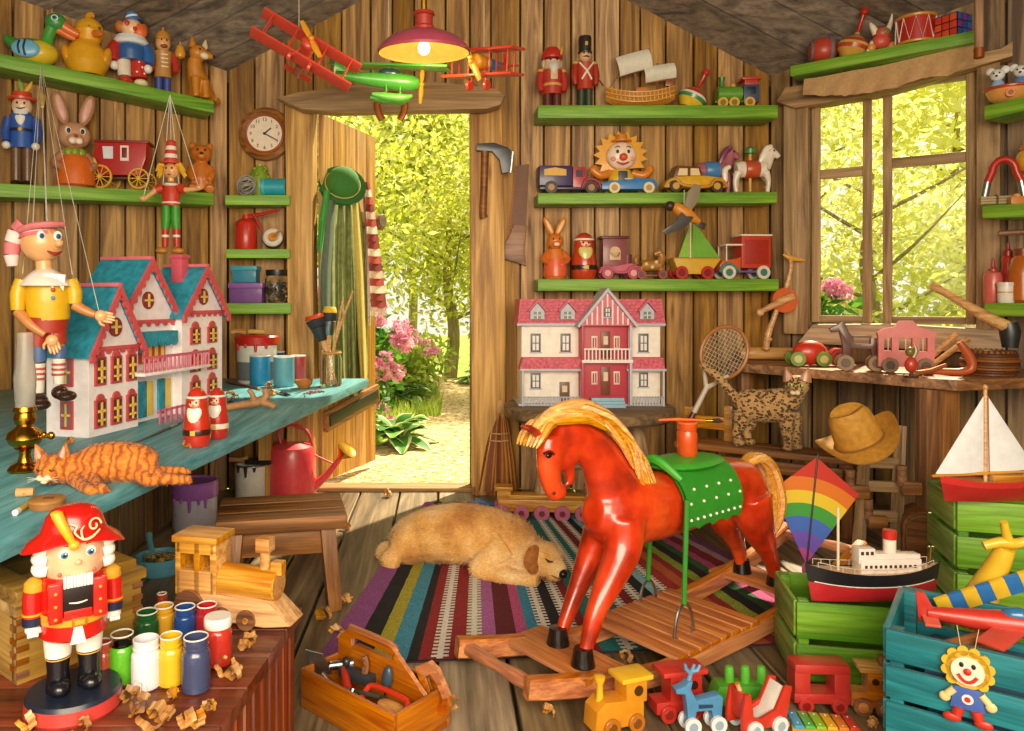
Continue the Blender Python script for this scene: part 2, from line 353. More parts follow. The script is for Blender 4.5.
# open door leaf, swung outwards
LD = T('door_leaf', 'open golden plank door swung outward behind the blue workbench', 'door', (DX0+.03, 4.66, .03), math.degrees(math.atan2(.66, .27)), u=1.)
b = LD.p('board_panel', 'door_wood')
for k in range(5): b.box(.075+k*.145, 0, 1.13, .138, .03, 2.26, .006)
b = LD.p('brace', 'brown_wood', 'dark weathered cross brace')
b.at(0, 0, 0); b.box(.37, -.03, .42, .72, .03, .13, .006, ry=-8); b.m('#2a221c').box(.37, -.048, .42, .66, .012, .07, .004, ry=-8)
b = LD.p('coat_rail', 'brown_wood'); b.box(.40, -.035, 1.66, .75, .035, .1, .008); b.m('grey_wood').cyl((.72, -.08, 1.67), (.72, .02, 1.67), .05)
# ---------------------------------------------------------------- garden
m, nt, p = mk('gravel'); tc = nd(nt, 'ShaderNodeTexCoord'); vo = nd(nt, 'ShaderNodeTexVoronoi'); vo.inputs['Scale'].default_value = 42
nt.links.new(tc.outputs['Object'], vo.inputs['Vector']); sp = nd(nt, 'ShaderNodeSeparateColor'); nt.links.new(vo.outputs['Color'], sp.inputs[0])
nt.links.new(ramp(nt, sp.outputs[0], [(0, '#8a6a3c'), (.4, '#c9a565'), (.75, '#e6cc93'), (1, '#f4e6c4')]), p.inputs['Base Color']); p.inputs['Roughness'].default_value = .85
bump(nt, p, vo.outputs['Distance'], -.8, .02); MATS['gravel'] = m
m, nt, p = mk('ground_green'); n, _ = noise(nt, (1, 1, 1), 9, 6)
nt.links.new(ramp(nt, n, [(.3, '#4c7a1e'), (.5, '#86a834'), (.7, '#c3c95a')]), p.inputs['Base Color']); p.inputs['Roughness'].default_value = .9; MATS['ground_green'] = m
g = ST('ground', 'ground_green'); g.raw([(-14, 4.7, -.06), (16, 4.7, -.06), (16, 26, -.06), (-14, 26, -.06)], [(0, 1, 2, 3)]); g.raw([(3.2, -1.2, -.06), (16, -1.2, -.06), (16, 4.7, -.06), (3.2, 4.7, -.06)], [(0, 1, 2, 3)])
g = ST('path', 'gravel'); vs = []; fs = []
ctr = [(4.66, -.28, .75), (5.2, -.2, .62), (6, -.03, .5), (7, .18, .42), (8.2, .4, .4), (9.5, .35, .4), (11, .0, .4), (13, -.6, .4)]
for y, x, w in ctr: vs += [(x-w, y, -.02), (x+w, y, -.02)]
for k in range(len(ctr)-1): fs.append((2*k, 2*k+1, 2*k+3, 2*k+2))
g.raw(vs, fs)
tf = B('grass_tufts', 'leaf_green', None, 1., props={'label': 'short green grass growing along both sides of the gravel path', 'category': 'grass', 'kind': 'stuff'})
r = random.Random(2); vs = []; fs = []
for i in range(3500):
    y = r.uniform(4.8, 10.5); k = min(range(len(ctr)), key=lambda q: abs(ctr[q][0]-y)); sd = r.choice((-1, 1)); x = ctr[k][1]+sd*(ctr[k][2]+abs(r.gauss(0, .35)))
    if y < 5.6 and x < -.45: continue
    h = r.uniform(.06, .16); a = r.random()*6.3; w = .012; lx, ly = math.cos(a)*h*.5, math.sin(a)*h*.5; o = len(vs)
    vs += [(x-w, y, -.05), (x+w, y, -.05), (x+lx, y+ly, h)]; fs.append((o, o+1, o+2))
tf.raw(vs, fs); tf.fix = False; tf.flat = True
wood('bark', '#7d6a48', '#b8a67e', 'z', .6, .85, 0)
def tree(loc, h, rr, n, lab, lf, seed, size=.085, group='garden trees', tz=None):
    t = T('garden_tree', lab, 'tree', loc, u=1., group=group); r = random.Random(seed)
    b = t.p('trunk', 'bark'); b.tube([(0, 0, 0), (.06, 0, h*.3), (-.04, .05, h*.6), (0, 0, h)], [.11, .09, .07, .03], 10, 4)
    for k in range(7): a = k*2.4; z = h*(.35+.09*k); b.tube([(0, 0, z), (math.cos(a)*rr*.4, math.sin(a)*rr*.4, z+.35), (math.cos(a)*rr*.8, math.sin(a)*rr*.8, z+.8)], [.03, .018, .006], 6, 3)
    b = t.p('crown', lf); k = 9
    for i in range(k):
        a = r.random()*6.3; q = r.uniform(0, .6)*rr; leaves(b, (math.cos(a)*q, math.sin(a)*q, h+r.uniform(-.65, .5)*rr*1.3), (rr*.62, rr*.62, rr*.55), int(n*1.6)//k, size, .3, seed*31+i)
    return t
tree((-1.9, 9.2, -.05), 2.6, 1.7, 4300, 'tall yellow green tree nearest the open door', 'leaf_yellow', 3)
tree((.15, 11.5, -.05), 2.5, 1.9, 4300, 'round yellow tree standing at the end of the gravel path', 'leaf_yellow', 4)
tree((1.9, 10.2, -.05), 2.4, 1.5, 4500, 'green tree whose branches fill the right of the doorway', 'leaf_green', 5)
tree((-.6, 15.5, -.05), 4., 2.8, 4300, 'tall distant tree rising above the path beyond the door', 'leaf_yellow', 6, .17)
tree((5.0, 8.8, -.05), 2.7, 1.7, 2500, 'broad yellow green tree filling the left window sash', 'leaf_pale', 7)
tree((7.4, 9.0, -.05), 2.6, 1.9, 2500, 'broad pale tree filling the right window sash', 'leaf_pale', 8)
tree((8.6, 12.6, -.05), 4.6, 2.8, 2500, 'tall distant tree behind the others outside the window', 'leaf_pale', 9, .17)
tree((5.8, 13.4, -.05), 4.2, 2.6, 2500, 'tall bright tree seen through the gap between the window sashes', 'leaf_pale', 10, .17)
def bush(name, lab, loc, rr, n, lf, seed, size=.08, fl=None, nf=0, fsz=.07, lo=.1):
    t = T(name, lab, 'bush', loc, u=1.); b = t.p('foliage', lf); r = random.Random(seed)
    for i in range(5): leaves(b, (r.uniform(-.4, .4)*rr[0], r.uniform(-.4, .4)*rr[1], rr[2]*r.uniform(.7, 1.2)), (rr[0]*.7, rr[1]*.7, rr[2]*.75), n//5, size, .4, seed*17+i)
    for i in range(nf):
        a = r.uniform(-2.9, -.2); e = r.uniform(lo, 1.35); x, y, z = rr[0]*math.cos(a)*math.cos(e)*1.02, rr[1]*math.sin(a)*math.cos(e)*1.02, rr[2]*(1+math.sin(e)*.85)
        f = t.p('flower_head', fl); leaves(f, (x, y, z), (fsz, fsz, fsz*.85), 60, fsz*.75, .8, seed*91+i, 1.1)
    return t
bush('hydrangea_bush', 'pink flowering hydrangea bush beside the open door and path', (-.85, 6.5, -.05), (.62, .55, .68), 2600, 'leaf_bush', 21, .085, 'petal_pink', 34, .085, -.3)
bush('garden_bush', 'low green bush on the far side of the gravel path', (1.25, 7.6, -.05), (.5, .5, .42), 1700, 'leaf_green', 22)
bush('garden_bush', 'green bush with pink flowers where the path bends away', (-.35, 8.7, -.05), (.55, .5, .45), 1700, 'leaf_green', 23, .08, 'petal_pink', 10, .06)
bush('hydrangea_bush', 'pink flowering bush outside the lower left of the window', (2.85, 5.9, -.05), (.42, .4, .74), 2200, 'leaf_bush', 24, .08, 'petal_pink', 16, .075, -.2)
bush('blossom_bush', 'white and pink blossom bush outside the right window sash', (5.1, 6.3, -.05), (.95, .6, .75), 2600, 'leaf_yellow', 25, .08, 'petal_white', 60, .075, -.2)
for k, (x, y, rx, rz, lab) in enumerate([(-3.6, 12.5, 2.2, 1.4, 'dense hedge beyond the garden left of the path'), (2.9, 13., 2.4, 1.4, 'dense hedge beyond the garden right of the path'), (4.6, 10.8, 1.6, 1.2, 'dense yellow hedge under the trees outside the window'), (8.3, 10.6, 2., 1.2, 'dense hedge outside the far right of the window')]):
    bush('garden_hedge', lab, (x, y, -.05), (rx, .8, rz), 2600, 'leaf_green' if k < 2 else 'leaf_pale', 40+k, .16)
leafm('hosta_green', ['#3d7f2c', '#5a9e3a', '#76b54a'], .25); leafm('hosta_rim', ['#d8e29a', '#eef0bf'], .25)
def hosta(loc, rr, lab, seed):
    t = T('hosta_plant', lab, 'plant', loc, u=1., group='hostas by the door'); r = random.Random(seed)
    b = t.p('foliage', 'hosta_green'); b.fix = False
    for i in range(34):
        a = i*2.4+r.uniform(-.2, .2); L = rr*r.uniform(.7, 1.1); el = r.uniform(.35, 1.3); w = L*.26; prev = None
        ca, sa = math.cos(a), math.sin(a)
        vs = []; N = 7
        for k in range(N+1):
            q = k/N; rad_ = L*(q*math.cos(el)+.25*q*q); z = .05+L*(q*math.sin(el)*1.15-.55*q*q); ww = w*math.sin(PI*min(1, q*.93+.05))**.8+.003
            for j, s_ in enumerate((-1, -.72, 0, .72, 1)): vs.append((ca*rad_-sa*ww*s_, sa*rad_+ca*ww*s_, z+abs(s_)*ww*.25))
        fs = [[], []]
        for k in range(N):
            for j in range(4): fs[0 if j in (1, 2) else 1].append((k*5+j, k*5+j+1, k*5+j+6, k*5+j+5))
        b.m('hosta_green').raw(vs, fs[0]); b.m('hosta_rim').raw(vs, fs[1])
hosta(G(397, 447, -.04), .36, 'green hosta with pale leaf edges nearest the door', 1)
hosta(G(402, 408, -.04)+V((-.03, 0, .0)), .4, 'hosta with pale leaf edges below the pink hydrangea', 2)
hosta(G(462, 385, -.04)+V((.3, 0, 0)), .4, 'distant hosta beside the far bend of the path', 3)
for k, (px, py) in enumerate([(383, 425), (388, 440), (377, 418), (380, 392)]):
    t = T('flower_clump', ['small pink flower low between the two hostas', 'pink flower at the foot of the front hosta', 'pink flower beside the door edge', 'pink blossom hanging low from the hydrangea'][k], 'flower', G(px, py, -.05), u=1.)
    t.p('stem', 'leaf_bush').tube([(0, 0, 0), (.01, 0, .12)], .004, 5); leaves(t.p('flower_head', 'petal_pink'), (.01, 0, .15), (.06, .06, .05), 60, .04, .7, k)
# ---------------------------------------------------------------- light
w = bpy.data.worlds.new('world'); SC.world = w; w.use_nodes = True; nt = w.node_tree; bg = nt.nodes['Background']
bg.inputs[0].default_value = (1., .93, .74, 1); bg.inputs[1].default_value = 1.0
def light(name, typ, loc, energy, col, size=None, rot=None, to=None, size_y=None):
    l = bpy.data.lights.new(name, typ); l.energy = energy; l.color = col; o = bpy.data.objects.new(name, l); COL.objects.link(o); o.location = loc
    if typ == 'AREA': l.size = size; 
    if size_y: l.shape = 'RECTANGLE'; l.size_y = size_y
    if typ == 'POINT': l.shadow_soft_size = size
    if typ == 'SUN': l.angle = rad(size)
    if to is not None: o.rotation_euler = (V(to)-V(loc)).to_track_quat('-Z', 'Y').to_euler()
    return o
light('sun', 'SUN', (5, 11.5, 11), 9.5, (1., .85, .58), 1.5, to=(-.3, 4.2, 0))
light('front_fill', 'AREA', (.3, -.9, 1.75), 112, (1., .83, .6), 3.0, to=(.2, 3.2, .35), size_y=1.5).data.spread = rad(140)  # added fill lamp, unseen behind the camera, brightens the room from the front
SC.view_settings.view_transform = 'Standard'; SC.view_settings.look = 'None'; SC.view_settings.gamma = 1; SC.view_settings.exposure = .09
SC.view_settings.use_curve_mapping = False
# ---------------------------------------------------------------- shelves
class Shelf:
    def __init__(s, label, px0, py0, d0, px1, py1, d1, w, th, group=None, mat='shelf_green'):
        s.a, s.b = P(px0, py0, d0), P(px1, py1, d1); e = (s.b-s.a); s.n = V((-e.y, e.x, 0)).normalized(); s.w = w
        u = d1/F; t = th*u; o = S('wall_shelf', label, 'shelf', mat, (s.a+s.b)/2, math.degrees(math.atan2(e.y, e.x)), group, 1.)
        L = math.hypot(e.x, e.y); dz = e.z/2; vs = []
        o.box(0, w/2, -t/2, L, w, t, .006); o.v = [(x, y, z+x/L*e.z) for x, y, z in o.v]
    def loc(s, px, fr=.5):                          # top of the shelf seen at this column, fr of the way from front edge to wall
        k = (px-CX)/F; a = s.a+s.n*(fr*s.w); e = s.b-s.a; t = (k*a.y-a.x)/(e.x-k*e.y); return a+e*t
SU = Shelf('long green shelf highest on the left wall', -25, 47.5, 3.71, 214, 101, 4.35, .2, 12, 'green shelves')
SL = Shelf('long green shelf on the left wall below the duck shelf', -25, 182, 3.71, 214, 193, 4.35, .2, 12, 'green shelves')
B1 = Shelf('green shelf highest on the back wall under two toy soldiers', 538, 105, 4.39, 778, 105, 4.39, .2, 13, 'green shelves')
B2 = Shelf('green shelf in the middle of the back wall holding the clown', 538, 193, 4.39, 777, 192, 4.39, .2, 11, 'green shelves')
B3 = Shelf('green shelf on the back wall just above the pink roofed dollhouse', 538, 279, 4.39, 779, 279, 4.39, .2, 12, 'green shelves')
D1 = Shelf('short green shelf under the clock holding a ball of wire', 225, 195, 4.38, 290, 195, 4.44, .16, 10, 'green shelves')
D2 = Shelf('short green shelf holding a red spray can', 226, 249, 4.38, 290, 249, 4.44, .16, 9, 'green shelves')
D3 = Shelf('short green shelf holding a purple box beside the door', 226, 303, 4.38, 291, 303, 4.44, .16, 11, 'green shelves')
WS = Shelf('sloping green shelf above the window holding drum and ball', 790, 66, 4.32, 976, 30, 3.72, .2, 12, 'green shelves')
F1 = Shelf('green shelf at the right edge holding the animal boat', 984, 106, 3.75, 1050, 90, 3.5, .2, 15, 'green shelves')
F2 = Shelf('green shelf at the right edge holding the magnet', 982, 205, 3.75, 1050, 203, 3.5, .2, 14, 'green shelves')
F3 = Shelf('green shelf at the right edge holding glue bottles', 984, 303, 3.75, 1050, 303, 3.5, .2, 14, 'green shelves')
# ---------------------------------------------------------------- blue workbench
BZ = .69
bw = T('workbench', 'long blue painted workbench along the left wall', 'workbench', (-1.2, 3.2, 0), u=1.)
xy = lambda p: (p.x+1.2, p.y-3.2)
fr, flf = G(368, 379, BZ), G(-45, 560, BZ)
top = [xy(fr), xy(V((fr.x, 4.46, 0))), xy(V((-1.27, 4.46, 0))), xy(LE2+V((.03, -.02))), xy(V((LE2.x+.03, flf.y))), xy(flf)]
bw.p('top', 'bench_blue').slab(top[::-1], BZ-.045, BZ, .006)
pn = bw.p('front_panel', 'wall_wood_dark'); y = 1.4; r = random.Random(3)
while y < 4.42:
    w = r.uniform(.12, .18); pn.box(-1.42+1.2, y+w/2-3.2, .32, .03, w-.008, .645, .004); y += w
for (lx, ly) in ((-1.0, 4.36), (-2.4, 1.5)): bw.p('leg', 'post_wood').box(lx+1.2, ly-3.2, .32, .07, .07, .645, .008)
# ---------------------------------------------------------------- window table
TZ = .80
A_, B_ = G(726, 362, TZ), G(957, 380, TZ)
wt = T('window_table', 'rough plank table under the window crowded with wooden toys', 'table', (2.2, 4., 0), u=1.)
xy = lambda p: (p.x-2.2, p.y-4.)
b = wt.p('top', 'brown_wood'); b.slab([xy(A_), xy(B_), xy(V((3.28, 3.60))), xy(V((3.02, 3.86))), xy(V((2.02, 4.55))), xy(V((1.75, 4.54)))], TZ-.05, TZ, .008)
q = P(937, 400, 3.45); wt.p('leg', 'brown_wood_up').box(q.x-2.2, q.y-4., .374, .15, .09, .748, .01)
q = P(745, 400, 4.35); wt.p('leg', 'brown_wood_up').box(q.x-2.2, q.y-4., .374, .07, .07, .748, .01)
# ---------------------------------------------------------------- window
def wq(px, py=300, off=0): p = qq(rw, px, py, off); return p
WN = T('window_1', 'open two sash window with rough wooden frame in the right wall', 'window', (RC.x, RC.y, 0), RANG, u=1.); WN.o['kind'] = 'structure'
X = lambda px: wq(px).x
b = WN.p('frame_post', 'pale_post'); b.box(X(800)-.01, -.03, 1.66, X(812)-X(787)+.0, .1, 1.42, .012)
b = WN.p('frame_post', 'pale_post'); b.box(X(988), -.03, 1.66, X(1000)-X(976), .1, 1.46, .012)
b = WN.p('head_beam', 'beam_wood'); x0, x1 = X(780), X(1012); zz = lambda px, py: wq(px, py, -.05).z
b.prism([(x0, zz(780, 104)), (x0+.05, zz(786, 90)), ((x0+x1)/2, zz(888, 75)), (x1-.05, zz(1000, 52)), (x1, zz(1010, 45)), (x1, zz(1010, 60)), ((x0+x1)/2, zz(888, 95)), (x0+.1, zz(800, 110))], -.12, .02, .01)
b = WN.p('sill', 'pale_bar'); b.prism([(X(800), WZ0-.1), (X(1005), WZ0-.13), (X(1005), WZ0-.005), (X(900), WZ0+.02), (X(815), WZ0+.01)], -.09, .04, .012)
def sash(xa, xb, za, zb, bar, lab, hang=0):
    s = WN.p('sash', 'pale_post', lab); w = .045
    for x in (xa+w/2, xb-w/2): s.box(x, .0, (za+zb)/2, w, .04, zb-za, .006)
    s.m('pale_bar')
    for z in (za+.02, zb-.02): s.box((xa+xb)/2, .0, z, xb-xa-2*w, .036, .04, .004)
    s.box((xa+xb)/2, 0, bar, xb-xa-2*w, .034, .055, .004)
    g = s.p('pane', 'pane_glass'); g.box((xa+xb)/2, .004, (za+zb)/2, xb-xa-2*w, .004, zb-za-.06, 0)
sash(X(812), X(872), WZ0+.02, WZ1, wq(840, 173).z, None)
sash(X(883), X(976), WZ0+.02, WZ1, wq(930, 160).z, None)
# cloth hanging under the shelf
CL = S('hanging_cloth', 'tan frayed cloth tacked under the shelf above the window', 'cloth', C('#c49a6a', .9, v=.1, sc=60), WS.loc(890, .25), math.degrees(math.atan2(WS.b.y-WS.a.y, WS.b.x-WS.a.x)), u=1.)
vs = []; N = 40; r = random.Random(8)
pa = [(804, 79), (820, 77), (850, 71), (880, 66), (910, 59), (940, 52), (974, 43)]; pb = [(806, 96), (822, 97), (858, 96), (890, 90), (925, 79), (950, 77), (973, 63)]
def il(p, x):
    for (x0, y0), (x1, y1) in zip(p, p[1:]):
        if x <= x1: return y0+(y1-y0)*(x-x0)/(x1-x0)
    return p[-1][1]
for j in range(N+1):
    px = 804+170*j/N
    for k in range(9): t = k/8; py = il(pa, px)*(1-t)+(il(pb, px)+r.uniform(-.8, .8)*(k == 8))*t; q = CL.q(px, py); vs.append((q.x, math.sin(j*1.1+k*.3)*.008*t-.03*t, q.z))
for sgn in (0, 1): CL.raw([(x, y+sgn*.004, z) for x, y, z in vs], [(j*9+k, j*9+k+1, j*9+k+10, j*9+k+9) for j in range(N) for k in range(8)])
CL.fix = False
q = P(979, 0, 3.6); rodb = S('hanging_rod', 'thin wooden rod hanging beside the shelf above the window', 'rod', 'brown_wood_up', q, u=q.y/F); rodb.cyl((0, 0, -57), (0, 0, 30), 4); rodb.m('rust').cyl((0, 0, -58), (0, 0, -48), 4.6)
# ---------------------------------------------------------------- red table, chest
RZ = .40
rt = T('paint_table', 'dark red plank table in the front left corner', 'table', (-.8, 1.5, 0), u=1.)
c1, c2 = G(303, 606, RZ), G(205, 750, RZ); b = rt.p('top', 'red_wood')
n = 6
for k in range(n):
    t0, t1 = k/n, (k+1)/n; y0, y1 = 1.08+(c1.y-1.08)*t0, 1.08+(c1.y-1.08)*t1-.004; xe = lambda y: c1.x+(c2.x-c1.x)*(c1.y-y)/(c1.y-c2.y)
    b.slab([(-1.5+.8, y0-1.5), (xe(y0)+.8, y0-1.5), (xe(y1)+.8, y1-1.5), (-1.5+.8, y1-1.5)], RZ-.03, RZ, .004)
b = rt.p('side_panel', 'red_wood_up')
for k in range(16):
    y = c1.y-.03-k*.05; b.box(xe(y)+.8-.02, y-.025-1.5, .185, .016, .046, .37, .003)
for y in (c1.y-.05, 1.2): rt.p('leg', 'red_wood_up').box(-1.4+.8, y-1.5, .185, .05, .05, .37, .004)
ch = T('wooden_chest', 'golden wooden chest with finger joints behind the big nutcracker', 'chest', G(26, 697, RZ)+V((-.04, .04, 0)), 52, u=1.)
b = ch.p('body', 'chest_wood'); Lc, Dc, Hc = .262, .34, .135
b.box(Lc/2, .012, Hc/2, Lc, .024, Hc, .003); b.box(Lc/2, Dc, Hc/2, Lc, .024, Hc, .003); b.m('chest_wood_y').box(.012, Dc/2, Hc/2, .024, Dc-.02, Hc, .003); b.m('chest_wood_y').box(Lc-.012, Dc/2, Hc/2, .024, Dc-.02, Hc, .003); b.box(Lc/2, Dc/2, .01, Lc-.03, Dc-.03, .02, 0)
b.m('toy_wood_dark')
for k in range(5):
    z = .018+k*.026; b.box(.01, -.001, z, .022, .004, .012, 0); b.box(Lc-.01, -.001, z, .022, .004, .012, 0); b.box(-.001, .012, z+.013, .004, .022, .012, 0)
b = ch.p('lid', 'chest_wood'); b.box(Lc/2, Dc/2, Hc+.012, Lc+.015, Dc+.02, .022, .004); b.box(Lc-.03, Dc/2, Hc+.032, .05, Dc-.02, .02, .004); b.box(.03, Dc/2, Hc+.032, .05, Dc-.02, .02, .004)
b = ch.p('latch', 'rust', 'rusty metal latch'); b.box(Lc*.72, -.004, Hc-.01, .022, .008, .055, .002); b.torus((Lc*.72, -.012, Hc-.04), .012, .003, 'y', 14, 6)
# ---------------------------------------------------------------- stools
stl = T('stool', 'square brown stool beside the workbench behind the toy engine', 'stool', G(282, 600), 12, u=1.15*760/300/760)
b = stl.p('seat', 'brown_wood')
for k in range(3): b.box(0, -26+k*31, 86, 124, 30, 14, 3)
for (x, y) in ((-46, -32), (46, -32), (-44, 44), (48, 44)): stl.p('leg', 'brown_wood_up').cyl((x*.92, y*.92, 80), (x*1.08, y*1.08, 0), 10, 9, 4)
for y in (-32, 44): stl.p('apron', 'brown_wood').box(0, y*.92, 66, 76, 6, 22, 1)
rs = T('round_stool', 'round topped wooden stool table under the pink roofed dollhouse', 'stool', (P(588, 405, 4.15).x, 4.15, 0), u=4.15/F)
zt = (H/rs.u)+(300-404)
rs.p('seat', 'grey_wood').at(k=(1, .93, 1)).lathe([(0, -13), (80, -13), (84, -10), (84, -2), (81, 0), (0, 0)], (0, 0, zt), n=40)
for (x, y) in ((-46, -20), (52, -22), (-40, 30), (50, 30)): rs.p('leg', 'pale_post').tube([(x*.8, y*.7, zt-12), (x*1.15, y, 0)], [8, 6.5], 10)
b = rs.p('stretcher', 'grey_wood'); b.cyl((-46*.98, -17, zt*.45), (52*.98, -19, zt*.45), 3); b.cyl((-40*.98, 27, zt*.45), (50*.98, 27, zt*.45), 3)
# ---------------------------------------------------------------- cat bench and peg ladder
CZ = .39
a0, a1 = G(674, 441.5, CZ), G(866, 461, CZ); e = a1-a0; cb = T('plank_bench', 'long low plank bench below the window table with striped cat on it', 'bench', (a0.x, a0.y, 0), math.degrees(math.atan2(e.y, e.x)), u=1.)
L = math.hypot(e.x, e.y); b = cb.p('seat', 'brown_wood'); b.box(L/2, .055, CZ-.016, L, .1, .032, .006); b.box(L/2, .165, CZ-.016, L, .11, .032, .006)
cb.p('rail', 'brown_wood').box(L/2, .03, CZ-.085, L-.06, .03, .06, .006)
for x in (.07, L-.08):
    for y in (.04, .18): cb.p('leg', 'brown_wood_up').box(x, y, (CZ-.03)/2, .05, .05, CZ-.032, .006)
b = cb.p('end_rest', 'toy_wood', 'pale slotted end rest'); b.box(.03, .19, CZ+.07, .05, .035, .2, .008); b.box(.14, .19, CZ+.09, .2, .03, .07, .006); b.box(.24, .19, CZ+.09, .045, .035, .2, .008)
pl = T('peg_ladder', 'rustic peg jointed wooden ladder frame the straw hat hangs on', 'ladder', (G(880, 553).x, G(880, 553).y, 0), -12, u=3.4/F)
pl.L = V(pl.o.location); 
b = pl.p('post', 'pale_post'); b.tube([(17, 6, 0), (20, 10, 60), (24, 14, 128)], [6.5, 6, 5.5], 4)
b = pl.p('post', 'pale_post'); b.tube([(-20, 0, 0), (-16, 4, 50), (-10, 10, 118)], [6.5, 6, 5.5], 4)
for z, w in ((112, 34), (90, 34), (66, 36), (36, 40)): pl.p('rung', 'pale_bar').box(3-(90-z)*.02, 5+z*.06, z, w, 7, 11, 1.5)
for (x, z) in ((28, 68), (-20, 62), (-3, 32)): b = pl.p('peg_block', 'brown_wood'); b.box(x, -2, z, 18, 9, 13, 2); b.cyl((x-8, 0, z+2), (x-8, 0, z+22), 4.5)
# ---------------------------------------------------------------- crates
def crate(name, label, mat, loc, rz, w, d, h, nb, th=.012, group=None):
    t = T(name, label, 'crate', loc, rz, group, 1.); gap = h/nb
    for (x, y, ang, L) in ((0, -d/2, 0, w), (0, d/2, 0, w), (-w/2, 0, 90, d-.02), (w/2, 0, 90, d-.02)):
        for k in range(nb):
            b = t.p('slat', mat+('_y' if ang else '')); b.box(x, y, gap*(k+.5), *((th, L) if ang else (L, th)), gap*.84, .003)
    for x in (-1, 1):
        for y in (-1, 1): b = t.p('corner_post', mat); b.box(x*(w/2-.022), y*(d/2-.022), h/2-.004, .03, .03, h-.008, .003)
    b = t.p('bottom', mat); b.box(0, 0, .012, w-.03, d-.03, .012, .002)
    return t
g0 = G(878, 690); crate('toy_crate', 'lime green slatted crate under the toy steamship', 'crate_green', g0+V((0, .13, 0)), -11, .40, .26, .255, 2)
GD = 2.5
gx = P(1010, 500, GD).x+.13
crate('toy_crate', 'lower green slatted crate half hidden behind the blue crate', 'crate_green', (gx, GD+.12, 0), -17, .48, .3, .243, 2)
crate('toy_crate', 'upper green slatted crate with the sailboat standing on it', 'crate_green', (gx, GD+.12, .247), -17, .48, .3, .243, 2)
k0 = P(886, 625, 1.86); an = KAN = -37; cw, cd = .56, .34
ce = V((math.cos(rad(an)), math.sin(rad(an)), 0)); cn = V((-ce.y, ce.x, 0)); kc = k0+ce*cw/2+cn*cd/2
crate('toy_crate', 'big teal blue slatted crate in the front right corner', 'crate_blue', (kc.x, kc.y, 0), an, cw, cd, k0.z, 4, .016)
# ---------------------------------------------------------------- rug
rg = T('striped_rug', 'striped woven rug in many colours under the dog and rocking horse', 'rug', (0, 0, 0), u=1.); RGz = .008
q = [G(425, 503), G(622, 503), G(905, 640), G(312, 668)]
sm = '#8a4a86 2.2,#17171c 1.6,#a39a2c 1.2,#3f88a4 1.4,#18181c .8,#8c1f22 1,w#8c1f22 1,#8c1f22 1.4,w#8f8a2c 1.,#a05a95 1.2,#5c1220 1.6,#b04a7c .9,#2f7fa0 1,w#17171c .9,#17171c 1.2,w#17171c .9,#7d1b22 1,#1d6f70 1.5,w#1d6f70 1,#1d6f70 1,w#1d6f70 .8,#7d1b22 1.2,w#17171c .9,#17171c 1.4,#7fb4c0 1,w#17171c .9,#9c2a24 1.5,#b3562a 1.3,#8c1f22 1,#8a9a30 1.2,#17171c 1.3,#2e5a35 1.2,#b04a7c 1.2,#7a1b30 1.6,#a98a98 1.2,#6d3f70 1.6'.split(',')
tot = sum(float(x.split()[1]) for x in sm); acc = 0; NL = 60
pf = lambda s, t: (q[0]*(1-s)+q[1]*s)*(1-t)+(q[3]*(1-s)+q[2]*s)*t
wv = {}
for x in {c.split()[0].lstrip('w') for c in sm}: wv[x] = C(x, .95, v=.35, sc=160)
body = rg.p('weave', wv['#8a4a86']); body.fix = False
r = random.Random(6)
for it in sm:
    c, w = it.split(); w = float(w)/tot; s0, s1 = acc, acc+w; acc += w
    body.m(wv[c.lstrip('w')]); vs = []
    for k in range(NL+1):
        for s in (s0, s1): p_ = pf(s, k/NL); vs.append((p_.x, p_.y, RGz+.0015*math.sin(k*1.7)))
    body.raw(vs, [(2*k, 2*k+1, 2*k+3, 2*k+2) for k in range(NL)])
    if c[0] == 'w':                                # white comb teeth woven across the stripe
        body.m(C('#d8d2c8', .95, v=.2, sc=160)); vs = []; fs = []; NT = 74
        m0, m1 = s0+w*.28, s0+w*.72
        for k in range(NT):
            t0, t1, tm = k/NT, (k+1)/NT, (k+.55)/NT
            for (sa, sb, ta, tb) in ((m0, m1, t0, t1), (s0-w*.12, m0, t0, tm), (m1, s1+w*.12, t0, tm)):
                o = len(vs); vs += [pf(sa, ta)+V((0, 0, RGz+.0035)), pf(sb, ta)+V((0, 0, RGz+.0035)), pf(sb, tb)+V((0, 0, RGz+.0035)), pf(sa, tb)+V((0, 0, RGz+.0035))]; fs.append((o, o+1, o+2, o+3))
        body.raw(vs, fs)
ed = rg.p('backing', C('#3a2a30', .95)); ed.slab([(p_.x, p_.y) for p_ in (q[3], q[2], q[1], q[0])], .0, RGz-.003)
